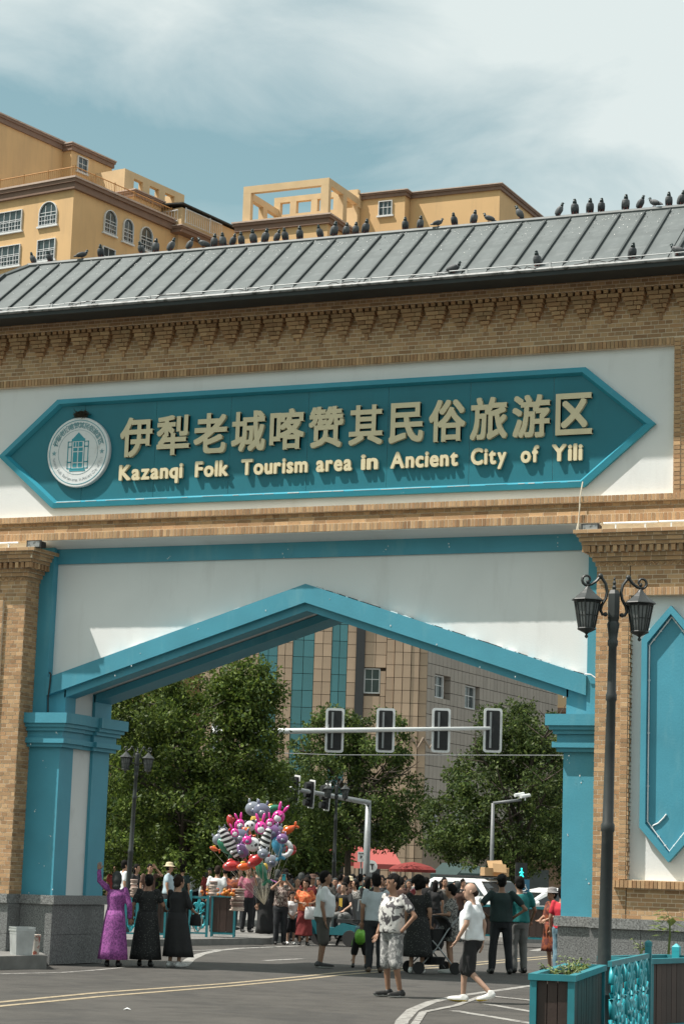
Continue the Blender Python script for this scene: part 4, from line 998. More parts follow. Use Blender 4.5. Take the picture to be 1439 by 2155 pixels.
for _ in range(6):      # settle height: finial pixel row fixes the distance, base column fixes the side
    v = Vector(L1.location); tip = proj(v+Vector((0, 0, 5.2))); d1 *= (1+(1214-tip[1])/900.0*1.0); p = atd(1268, 2080, d1); L1.location = (p.x, p.y, 0)
L1.rotation_euler = (R(.0), R(.75), RZV+.12)
for (px, py, lb) in ((282, 1573, 'black twin-lantern street lamp behind the left turquoise pier, before the dark tree'), (709, 1643, 'black twin-lantern street lamp in front of the airy tree, overlapping the rear traffic signals')):
    c = copy_tree(L1); c['label'] = lb; c.scale = (1, 1, 1); c.location = lp(px, py, 4.635); c.rotation_euler = (0, R(1.2) if px < 400 else 0, RZV+.05)
# ---- traffic signal gantries
def signal_mesh(kind):
    q = MB(); pts = []
    return q
def rrect(w, h, r_, n=5):
    out = []
    for cx, cy, a0 in ((w-r_, h-r_, 0), (-w+r_, h-r_, 90), (-w+r_, -h+r_, 180), (w-r_, -h+r_, 270)):
        for i in range(n+1): a = R(a0+90*i/n); out.append((cx+r_*math.cos(a), cy+r_*math.sin(a)))
    return out
def signal(loc, label, rz, sc=1.0):
    T = empty('traffic_signal', loc, label, 'traffic signal', 'signals on the front gantry', rz); T.scale = (sc,)*3
    o_, i_ = rrect(.27, .64, .08), rrect(.20, .57, .04); n = len(o_); q = MB()
    vs = [(x, -.03, z) for x, z in o_]+[(x, -.03, z) for x, z in i_]+[(x, .0, z) for x, z in i_]+[(x, .0, z) for x, z in o_]
    q.add(vs, [(k*n+i, k*n+(i+1) % n, ((k+1) % 4)*n+(i+1) % n, ((k+1) % 4)*n+i) for k in range(4) for i in range(n)]); q.build('backboard', M['backwhite'], T)
    q = MB(); q.prism(i_, -.05, .12); q.build('housing', M['black'], T)
    q = MB(); q.box(-.10, -.045, -.085, -.05, -.52, .52); q.build('mounting_rail', M['silver'], T)
    for z in (-.38, 0, .38):
        q = MB(); q.lathe((0, 0, 0), [(.15, 0), (.15, .22)], 12); q.v = [(x, .12+z_, z+y) for x, y, z_ in q.v]; q.build('visor', M['black'], T)
    return T
DG_ = 71.0
A_, B_ = atd(545, 1540, DG_), atd(1032, 1533, DG_)
gz = 5.72; 
T = empty('signal_gantry', (A_.x, A_.y, 0), 'long pale steel signal arm carrying four signals seen from behind', 'signal mast', None, RZV)
for k in ('x',):
    pa = Vector((-1.6, 0, 0)); Lx = (Vector((B_.x, B_.y, 0))-Vector((A_.x, A_.y, 0))).length
    q = MB(); q.lathe((-1.4, 0, 0), [(.18, 0), (.15, 3), (.11, 6.3)], 10); q.build('mast', M['silver'], T, smooth=True)
    q = MB(); q.tube([(-1.4, 0, A_.z-.03), (0, 0, A_.z), (Lx, 0, B_.z)], [.10, .095, .055], 8); q.build('arm', M['signwhite'], T, smooth=True)
    for x in (2.2, 4.4): q = MB(); q.tube([(x, 0, A_.z+.05), (x, 0, A_.z+.3)], .02, 5); q.build('stub', M['silver'], T)
for i, (px, lb) in enumerate(((704, 'leftmost'), (811, 'second from left'), (928, 'third from left'), (1037, 'rightmost, at the arm end'))):
    p = atd(px, 1537, DG_); signal(p+VIEW*.12, 'black signal head with white border on the front gantry, '+lb, RZV+.06, 1.1)
# rear gantry, signals in profile
P0 = atd(775, 1690, 82); P1 = atd(612, 1660, 69.5)
u_ = Vector((P1.x-P0.x, P1.y-P0.y, 0)); Lr = u_.length; rz2 = math.atan2(u_.y, u_.x)
T = empty('signal_gantry', (P0.x, P0.y, 0), 'grey signal mast behind the crowd, its arm reaching left with three signals in profile', 'signal mast', None, rz2)
q = MB(); q.lathe((0, 0, 0), [(.15, 0), (.13, 2), (.10, P0.z+.08)], 10); q.build('mast', M['silver'], T, smooth=True)
q = MB(); q.tube([(0, 0, P0.z), (Lr, 0, P1.z)], [.10, .065], 8); q.build('arm', M['silver'], T, smooth=True)
for i, (px, py, d_) in enumerate(((623, 1663, 70.0), (655, 1672, 72.2), (688, 1678, 74.6))):
    p = atd(px, py, d_); s_ = signal(p, 'black signal head seen almost from its side on the rear gantry, '+('leftmost', 'middle', 'closest to the mast')[i], RZV+R(62), .72); s_['group'] = 'signals on the rear gantry'; s_.rotation_euler = (0, R(-6), RZV+R(118))
# camera pole on the right
M['polegrey'] = mat('grey_pole_paint', (.15, .16, .165), .5, .15, 5)
p = atd(1034, 1830, 75.6); T = empty('camera_pole', (p.x, p.y, 0), 'pale pole with a short arm and white cameras before the right-hand tree', 'camera pole', None, RZV)
za = atd(1034, 1690, 75.6).z; q = MB(); q.lathe((0, 0, 0), [(.085, 0), (.06, za)], 9); q.build('pole', M['polegrey'], T, smooth=True)
q = MB(); q.tube([(0, 0, za), (.95, -.1, za+.14)], .05, 7); q.build('arm', M['polegrey'], T, smooth=True)
for x, dz in ((.88, .30), (1.08, .26)):
    q = MB(); q.tube([(x-.16, -.25, za+dz-.02), (x+.16, .05, za+dz+.05)], .06, 8); q.tube([(x, -.1, za+.12), (x, -.1, za+dz)], .025, 5); q.build('camera', M['signwhite'], T)
# thin cable across the arch view
q = MB(); a_, b_ = atd(225, 1573, 72), atd(1190, 1590, 72); q.tube([a_, a_.lerp(b_, .5)+Vector((0, 0, -.12)), b_], .012, 4); tag(q.build('overhead_cable', M['silver']), 'thin overhead cable crossing behind the signal heads', 'cable')
# signs
def board_sign(px, py, dep, w, h, m_, label, pole=True, name='road_sign'):
    p = atd(px, py, dep); T = empty(name, (p.x, p.y, 0), label, 'sign', None, RZV)
    q = MB(); q.prism([(x, z+p.z) for x, z in rrect(w/2, h/2, min(w, h)*.08)], -.03, 0); q.build('panel', m_, T)
    if pole: q = MB(); q.tube([(0, .04, 0), (0, .04, p.z+h/2)], .035, 6); q.build('pole', M['silver'], T)
    return T, p.z
M['signblue2'] = mat('blue_road_sign', (.03, .13, .22), .5, .05, 4)
T, z = board_sign(1103, 1867, 64, .29, .42, M['signblue2'], 'blue wheelchair symbol sign beside the green walking signal')
q = MB(); q.ball((-.02, -.04, z+.12), .022, .01, .022, 8, 6); q.tube([(-.02, -.04, z+.09), (-.015, -.04, z), (.04, -.04, z-.005), (.06, -.04, z-.07), (.085, -.04, z-.07)], .013, 5); q.tube([(-.015, -.04, z+.055), (.035, -.04, z+.045)], .010, 4)
q.tube([(-.025+.075*math.cos(R(a)), -.04, z-.045+.075*math.sin(R(a))) for a in range(120, 345, 22)], .010, 4); q.box(-.08, .08, -.036, -.031, z-.175, z-.155); q.build('wheelchair_symbol', M['signwhite'], T)
M['greenlamp'] = mat('green_walk_lamp', (.01, .3, .26), .5, 0, emis=(.02, .62, .55, 1.6))
p = atd(1097, 1838, 66); T = empty('pedestrian_signal', (p.x, p.y, 0), 'pedestrian signal with lit green walking figure before the right-hand trunk', 'pedestrian signal', None, RZV)
q = MB(); q.box(-.17, .17, 0, .2, p.z-.45, p.z+.3); q.build('housing', M['black'], T); q = MB(); q.tube([(0, .1, 0), (0, .1, p.z-.4)], .05, 7); q.build('pole', M['black'], T)
q = MB(); z = p.z; q.ball((.0, -.02, z+.12), .028, .01, .028, 8, 6); q.tube([(0, -.02, z+.08), (0, -.02, z-.02), (-.05, -.02, z-.12)], .022, 5); q.tube([(0, -.02, z-.02), (.055, -.02, z-.12)], .022, 5); q.tube([(-.06, -.02, z), (0, -.02, z+.06), (.06, -.02, z+.0)], .015, 4); q.build('walking_figure', M['greenlamp'], T)
def flat_text(s_, size, loc, rz, m_, name, par=None, bold_=0):
    me, co = glyph(s_, size, bold_, .002); c = (co.min(0)+co.max(0))/2
    setco(me, np.stack([co[:, 0]-c[0], -co[:, 2], co[:, 1]-c[1]], 1)); me.materials.append(m_); me.name = name
    o = link(name, me, par, loc); o['kind'] = 'stuff' ; 
    if par is None: o.rotation_euler = (0, 0, rz)
    return o
T, z = board_sign(760, 1804, 80, .26, .36, M['signwhite'], 'small white square plate sign on the mast above the crowd')
flat_text('P', .15, (0, -.04, z-.02), 0, M['black'], 'lettering', T, .008)
q = MB()
for i, x in enumerate((-.08, -.035, .012, .06)): q.box(x-.015, x+.015, -.036, -.031, z+.10, z+.14)
q.build('print', M['black'], T)
p = atd(781, 1824, 110); T = empty('road_sign', (p.x, p.y, 0), 'round white sign with dark arrow beside the grey mast', 'sign', None, RZV)
q = MB(); q.prism([(.30*math.cos(a*math.pi/12), p.z+.30*math.sin(a*math.pi/12)) for a in range(24)], -.03, 0); q.build('panel', M['signwhite'], T)
q = MB(); q.tube([(.05, -.05, p.z-.17), (.05, -.05, p.z+.08)], .035, 4); q.tube([(-.06, -.05, p.z+.1), (.14, -.05, p.z+.1)], .035, 4); q.build('arrow', M['black'], T); q = MB(); q.tube([(0, .05, 0), (0, .05, p.z)], .04, 6); q.build('pole', M['silver'], T)
# ---- planters, ornate railings
def planter(loc, rz, L_, D_, H_, label, slatw=.14, name='planter', e=.032, f=.048):
    T = empty(name, loc, label, 'planter', 'slatted planters with turquoise frames', rz)
    q = MB()
    for x in (0, L_):
        for y in (0, D_): q.box(x-e, x+e, y-e, y+e, .02, H_-.03)
    for z in (.10, ):
        q.box(e, L_-e, -e*.8, e*.8, z-e, z+e); q.box(e, L_-e, D_-e*.8, D_+e*.8, z-e, z+e); q.box(-e*.8, e*.8, e, D_-e, z-e, z+e); q.box(L_-e*.8, L_+e*.8, e, D_-e, z-e, z+e)
    q.box(-f, L_+f, -f, f*.6, H_-.03, H_+.03); q.box(-f, L_+f, D_-f*.6, D_+f, H_-.03, H_+.03); q.box(-f, f*.6, f*.6, D_-f*.6, H_-.03, H_+.03); q.box(L_-f*.6, L_+f, f*.6, D_-f*.6, H_-.03, H_+.03)
    q.build('frame', M['turqdark'], T)
    n = max(2, round((L_-2*e)/slatw)); w = (L_-2*e)/n; me = None; key = round(w, 3)
    for i in range(n):
        for y in (.012, D_-.012):
            if me is None: q = MB(); q.box(-w/2+.004, w/2-.004, -.012, .012, .135, H_-.03); me = q.mesh('slat', M['slat'])
            link('slat', me, T, (e+w*(i+.5), y+random.uniform(-.003, .003), 0))
    n2 = max(2, round((D_-2*e)/slatw)); w2 = (D_-2*e)/n2; me2 = None
    for i in range(n2):
        for x in (.012, L_-.012):
            if me2 is None: q = MB(); q.box(-.012, .012, -w2/2+.004, w2/2-.004, .135, H_-.03); me2 = q.mesh('slat', M['slat'])
            link('slat', me2, T, (x+random.uniform(-.003, .003), e+w2*(i+.5), 0))
    q = MB(); nx, ny = 10, 6
    vs = [(.03+(L_-.06)*i/nx, .03+(D_-.06)*j/ny, H_-.07+random.uniform(-.015, .03)) for j in range(ny+1) for i in range(nx+1)]
    q.add(vs, [(j*(nx+1)+i, j*(nx+1)+i+1, (j+1)*(nx+1)+i+1, (j+1)*(nx+1)+i) for j in range(ny) for i in range(nx)]); q.build('soil', M['soil'], T)
    return T
M['herb'] = mat('herb_leaf', (.10, .15, .035), .5, .3, 6, island=.3, hue=(.16, .20, .05), trans=.3)
def herb(loc, h, r_, n, label, name='plant', big=False, seed=1):
    rs = random.Random(seed); T = empty(name, loc, label, 'plant', 'small plants in the planters')
    st = MB(); stems = []
    if big:
        st.tube([(0, 0, 0), (.02, 0, h*.55), (.0, .01, h*.92)], [.018, .014, .008], 6); stems = [(Vector((0, 0, h*f)), h) for f in (.62, .75, .85, .92, .95)]
    for k in range(n):
        w = rs.uniform(0, 6.28); b = Vector((rs.uniform(-.3, .3)*r_, rs.uniform(-.3, .3)*r_, 0)) if not big else rs.choice(stems)[0]
        e = b+Vector((math.cos(w)*r_*rs.uniform(.4, 1), math.sin(w)*r_*rs.uniform(.4, 1), h*rs.uniform(.5, 1) if not big else rs.uniform(-.08, .10)))
        st.tube([b, b.lerp(e, .5)+Vector((0, 0, .02)), e], .004, 3)
        m_ = 3 if not big else 1
        lf = MB()
        for j in range(m_):
            d = Vector((math.cos(w+rs.uniform(-.8, .8)), math.sin(w+rs.uniform(-.8, .8)), rs.uniform(-.5, .4))).normalized(); l = (.055 if not big else .15)*rs.uniform(.7, 1.2); sd_ = d.cross(Vector((0, 0, 1))).normalized()*l*.38; p0 = b.lerp(e, 1-.25*j)
            lf.add([p0, p0+d*l*.45+sd_, p0+d*l+Vector((0, 0, -.01)), p0+d*l*.45-sd_, p0+d*l*.5+Vector((0, 0, .012))], [(0, 1, 4), (1, 2, 4), (2, 3, 4), (3, 0, 4)])
        lf.build('leaf', M['herb'], T)
    st.build('stem', M['herb'], T); return T
def scrolls(q, x0, x1, z0, z1, y=0, th=.016, seed=1, cell=.40):
    """cast scroll-work filling a rectangle"""
    rs = random.Random(seed); w = x1-x0; h = z1-z0
    def spiral(cx, cz, r0, a0, turns, sgn, th=th):
        pts = []; n = int(10*turns)
        for i in range(n+1):
            f = i/n; a = a0+sgn*f*turns*2*math.pi; r_ = r0*(1-.78*f); pts.append((cx+r_*math.cos(a), y, cz+r_*math.sin(a)))
        q.tube(pts, [th*(1.25-.5*i/n) for i in range(n+1)], 5); q.ball(pts[-1], th*1.7, th*1.2, th*1.7, 6, 4)
    def blade(pts, wd):       # flat cast leaf: ribbon with thickness, widest in the middle
        n = len(pts); vs = []
        for i, (x, z) in enumerate(pts):
            a_, b_ = pts[max(i-1, 0)], pts[min(i+1, n-1)]; t_ = Vector((b_[0]-a_[0], 0, b_[1]-a_[1])).normalized(); nr = Vector((-t_.z, 0, t_.x))*wd*(.25+.75*math.sin(math.pi*min(.93, .12+.85*i/(n-1))))
            p = Vector((x, y, z)); vs += [p-nr+Vector((0, -th*.5, 0)), p+Vector((0, -th*.95, 0)), p+nr+Vector((0, -th*.5, 0)), p+Vector((0, th*.8, 0))]
        q.add(vs, [(4*i+k, 4*i+(k+1) % 4, 4*i+4+(k+1) % 4, 4*i+4+k) for i in range(n-1) for k in range(4)])
    nx = max(1, round(w/cell)); cw = w/nx
    for i in range(nx):
        cx = x0+cw*(i+.5)
        for s in (-1, 1):
            spiral(cx+s*cw*.22, z0+h*.80, cw*.20, R(90-s*90), 1.25, s); spiral(cx+s*cw*.22, z0+h*.20, cw*.20, R(90-s*90), 1.25, -s); spiral(cx-s*cw*.25, z0+h*(.50+.04*s), cw*.15, R(90+s*60), 1.1, s)
            for (ax_, az, bx, bz, k) in ((.0, .02, .46, .40, .22), (.05, .38, .44, .70, -.2), (.0, .98, .46, .62, -.22), (.02, .30, -.30, .52, .15), (.10, .60, .02, .98, .16)):
                pts = []
                for j in range(9):
                    f = j/8; px_ = ax_+(bx-ax_)*f+k*math.sin(math.pi*f); pz_ = az+(bz-az)*f+.05*math.sin(2*math.pi*f)
                    pts.append((cx+s*cw*px_*.98, z0+h*pz_))
                blade(pts, th*rs.uniform(1.1, 1.9))
def railing_panel(a, b, h, label, seed=1, z0=.12, th=.016, cell=.40, pw=.03, ends=(0, 1)):
    a = Vector((a.x, a.y, 0)); b = Vector((b.x, b.y, 0)); u = b-a; L_ = u.length
    T = empty('ornate_railing', a, label, 'railing', 'turquoise scroll railings', math.atan2(u.y, u.x))
    q = MB(); q.box(0, L_, -.022, .022, h-.055, h); q.box(0, L_, -.02, .02, z0-.04, z0); q.build('rail', M['turqdark'], T)
    for e_ in ends:
        x = L_*e_; q = MB(); q.box(x-pw, x+pw, -pw, pw, 0, h+.08); q.lathe((x, 0, 0), [(pw*1.25, h+.08), (pw*1.25, h+.12), (pw*.6, h+.14), (.0, h+.145)], 8); q.build('post', M['turqdark'], T)
    q = MB(); scrolls(q, .05, L_-.05, z0, h-.055, seed=seed, th=th, cell=cell); q.build('scrollwork', M['turq'], T, smooth=True)
    return T
# foreground planter: near corner, left corner and right corner of its rim, 0.82 m up
HP = .82
Pn, Pl, Pr = (at(*p_, 2, HP) for p_ in ((1204.5, 2060), (1112, 2056), (1276, 2047)))
ul = Vector((Pl.x-Pn.x, Pl.y-Pn.y, 0)); ur = Vector((Pr.x-Pn.x, Pr.y-Pn.y, 0))
rzp = math.atan2(-ul.y, -ul.x)
ex = Vector((math.cos(rzp), math.sin(rzp), 0)); ey = Vector((-ex.y, ex.x, 0))
DP = .5
while proj(Vector((Pn.x, Pn.y, HP))+ey*DP)[0] < 1271 and DP < 3: DP += .05
FP_ = planter((Pl.x+ex.x*.05, Pl.y+ex.y*.05, 0), rzp, ul.length-.06, DP, HP, 'dark brown slatted planter with turquoise frame, nearest at the bottom right', .115)
ex = Vector((math.cos(rzp), math.sin(rzp), 0)); ey = Vector((-ex.y, ex.x, 0))
for i, (fx_, fy_) in enumerate(((.25, .35), (.62, .55), (.45, .9), (.8, .2))):
    pp = Vector((Pl.x, Pl.y, HP-.06))+ex*ul.length*fx_+ey*DP*fy_
    herb(pp, .16+.05*(i % 2), .11, 9, ('feathery green seedling at the left of the near planter', 'low weed in the middle of the near planter', 'small grassy weed at the back of the near planter', 'pale weed at the right front corner of the near planter')[i], seed=i+3)
Ra, Rb = at(1283, 2024, 2, .98), at(1364, 2007, 2, .98)
railing_panel(Ra, Rb, .98, 'turquoise scroll railing between the two foreground planters', 4, .06, .026, 1.15, .035, (1,))
P2l, P2n = at(1368, 2024, 2, .86), at(1402, 2022, 2, .86)
u2 = Vector((P2n.x-P2l.x, P2n.y-P2l.y, 0)).normalized()
planter((P2l.x, P2l.y, 0), math.atan2(u2.y, u2.x)-.12, 1.7, .62, .86, 'brown slatted planter holding a leafy plant at the right edge', .14)
pp = at(1404, 2012, 2, .84); herb(pp+Vector((.0, .05, 0)), .52, .12, 16, 'young broad-leaved plant standing tall in the right planter', big=True, seed=12)
pp = at(1352, 2010, 2, .86); herb(pp, .2, .10, 8, 'small broad-leaved seedling behind the railing post', seed=15)
for px in (1423,):
    pp = at(px, 1992, 2, 1.0); T = empty('bollard', (pp.x, pp.y, 0), 'turquoise square post with pointed cap behind the leafy plant', 'post'); q = MB(); q.box(-.045, .045, -.045, .045, 0, .94); q.build('shaft', M['turq'], T); q = MB(); q.lathe((0, 0, 0), [(.065, .94), (.065, .99), (.01, 1.03)], 4, rot=.785); q.build('cap', M['turq'], T)
# far planters and railings round the stalls
def far_planter(pxl, pxr, pyb, H_, label, D_=.55, base=.14):
    a, b = at(pxl, pyb, 2, base), at(pxr, pyb+.034*(pxr-pxl), 2, base); u = b-a; return planter((a.x, a.y, base), math.atan2(u.y, u.x), Vector((u.x, u.y, 0)).length, D_, H_, label, .16, e=.022, f=.035)
far_planter(444, 491, 1974, .98, 'brown planter box with fruit on top, right of the ornate railing')
far_planter(326, 345, 1976, .85, 'narrow brown planter between the two women in black')
far_planter(1012, 1036, 1977, .88, 'brown slatted planter glimpsed left of the man in dark green')
far_planter(1086, 1180, 1983, .88, 'long brown slatted planter in front of the white car')
far_planter(880, 958, 1968, .95, 'slatted planter with turquoise rail behind the pushchair', base=.10)
def far_rail(pxl, pxr, pyb, H_, label, seed):
    a, b = at(pxl, pyb, 2, .14), at(pxr, pyb+.034*(pxr-pxl), 2, .14); T = railing_panel(a, b, H_, label, seed, th=.022); T.location.z = .14; return T
far_rail(398, 434, 1973, .96, 'turquoise scroll railing panel in front of the snack stall', 7)
far_rail(262, 286, 1974, .90, 'turquoise scroll railing half hidden by the woman in purple', 9)
# bins on the left pavement
M['tin'] = mat('battered_tin', (.48, .50, .50), .35, .2, 5, .15, 12, metal=.5)
p = at(44, 2011, 2, .22); T = empty('litter_bin', (p.x, p.y, .22), 'square battered tin bin on the kerb against the left plinth', 'bin', None, RZV+.5)
q = MB(); vs = [(-.14, -.14, 0), (.14, -.14, 0), (.14, .14, 0), (-.14, .14, 0), (-.165, -.165, .44), (.165, -.165, .44), (.165, .165, .44), (-.165, .165, .44)]
q.add(vs, [(0, 1, 5, 4), (1, 2, 6, 5), (2, 3, 7, 6), (3, 0, 4, 7), (0, 3, 2, 1)]); q.build('body', M['tin'], T)
q = MB(); q.box(-.175, .175, -.175, .175, .40, .425, skip='ud'); q.box(-.172, .172, -.172, .172, .445, .465, skip='ud'); q.box(-.165, .165, -.165, .165, .35, .36, skip='ud'); q.build('rim', M['tin'], T)
p = at(73.5, 2010, 2, .22); T = empty('paint_bucket', (p.x, p.y, .22), 'stained white plastic bucket beside the tin bin', 'bucket')
M['bucket'] = mat('stained_bucket', (.50, .47, .42), .6, .1, 4, dirt=(.30, .07, .04), dirt_scale=9, dirt_lo=.5, dirt_hi=.6)
q = MB(); q.lathe((0, 0, 0), [(.065, 0), (.078, .30)], 14); q.build('body', M['bucket'], T, autos=40); q = MB(); q.lathe((0, 0, 0), [(.088, .29), (.09, .33), (.08, .335)], 14); q.build('lid', M['bucket'], T, autos=40)
# litter
q = MB(); p = G(265, 2127); q.add([(p.x-.04, p.y, .006), (p.x+.03, p.y-.03, .02), (p.x+.05, p.y+.04, .007), (p.x-.01, p.y+.05, .03)], [(0, 1, 2, 3)]); tag(q.build('paper_scrap', M['signwhite']), 'scrap of white paper on the asphalt at the bottom left', 'litter')
# ---- awnings, umbrella, market roofs
M['red'] = mat('red_awning', (.26, .035, .03), .8, .15, 2, trans=.25)
M['redstripe'] = mat('striped_red_awning', (.33, .07, .06), .8, .1, 30)
M['greencanvas'] = mat('dark_green_canvas', (.02, .045, .042), .7, .15, 2)
M['wood'] = mat('shop_wood', (.16, .10, .06), .7, .2, 3)
M['shopglass'] = mat('shop_glass', (.05, .06, .06), .2, .2, 2)
def awning(px0, px1, py_t, py_b, dep, label, m_, run=1.4, posts=False, valance=.25, rz=0):
    a, b = atd(px0, py_b, dep), atd(px1, py_b+.034*(px1-px0), dep); zt_ = atd(px0, py_t, dep).z; u = Vector((b.x-a.x, b.y-a.y, 0)); Lw = u.length
    T = empty('awning', (a.x, a.y, 0), label, 'awning', None, math.atan2(u.y, u.x)+rz); n = max(3, int(Lw/.4)); zb = a.z
    q = MB()
    for i in range(n):
        x0, x1 = Lw*i/n, Lw*(i+1)/n; q.add([(x0, 0, zb), (x1, 0, zb), (x1, run, zt_), (x0, run, zt_), (x0, 0, zb-valance), (x1, 0, zb-valance)], [(0, 1, 2, 3), (4, 5, 1, 0)])
        q.add([(x0, .02, zb-.03), (x1, .02, zb-.03), (x1, run, zt_-.03), (x0, run, zt_-.03)], [(3, 2, 1, 0)])
    q.add([(0, 0, zb), (0, run, zt_), (0, run, zb-valance), (0, 0, zb-valance)], [(0, 1, 2, 3)]); q.add([(Lw, 0, zb), (Lw, run, zt_), (Lw, run, zb-valance), (Lw, 0, zb-valance)], [(0, 1, 2, 3)])
    q.build('canvas', m_, T)
    q = MB()
    for x in (.05, Lw-.05): q.tube([(x, .05, zb-.02), (x, .05, 0)], .03, 5); q.tube([(x, run, zt_-.05), (x, run, 0)], .03, 5)
    q.build('leg', M['iron'], T, kind='stuff')
    return T
awning(690, 760, 1778, 1812, 122, 'dark red awning on the shop front behind the crowd', M['red'], 2.0)
awning(766, 848, 1782, 1818, 114, 'faded striped red awning sloping beside the grey mast', M['redstripe'], 2.4, rz=R(12))
awning(608, 652, 1782, 1796, 120, 'bright orange-red awning half behind the balloons', M['red'], 1.5)
awning(905, 962, 1815, 1840, 108, 'dark green awning over the shop on the corner building wing', M['greencanvas'], 2.2, rz=R(-18))
awning(968, 1040, 1822, 1838, 100, 'dark green market canopy behind the car with the boxes', M['greencanvas'], 1.6, rz=R(-10))
p = atd(868, 1826, 92); T = empty('market_umbrella', (p.x, p.y, 0), 'broad flat red umbrella above the fruit sellers', 'umbrella')
q = MB(); q.lathe((0, 0, p.z), [(.02, .22), (.35, .17), (.8, .04), (.98, -.09), (.97, -.20), (.96, -.09), (.02, .2)], 12); q.build('canopy', M['red'], T); q = MB(); q.tube([(0, 0, 0), (0, 0, p.z+.2)], .025, 6); q.build('pole', M['silver'], T)
# shop fronts under the trees at the far right, kiosk at the left of the mast
for (px0, px1, dep, hpx, lb) in ((1040, 1185, 118, 1800, 'low brown shop front in shade behind the parked cars'), (610, 700, 130, 1780, 'low shop with wooden pillars behind the crowd')):
    a, b = atd(px0, 1880, dep), atd(px1, 1880, dep); zt_ = atd(px0, hpx, dep).z; u = Vector((b.x-a.x, b.y-a.y, 0)); Lw = u.length
    T = empty('shop', (a.x, a.y, 0), lb, 'shop', None, math.atan2(u.y, u.x)); q = MB(); q.box(0, Lw, 0, 4, 0, zt_); q.build('wall', M['wood'], T)
    for i in range(int(Lw/1.5)): q = MB(); q.box(.3+i*1.5, 1.35+i*1.5, -.05, 0, .4, zt_-.7); q.build('window', M['shopglass'], T)
    q = MB(); q.box(-.2, Lw+.2, -.5, 4.2, zt_, zt_+.18); q.build('roof', M['greencanvas'], T)
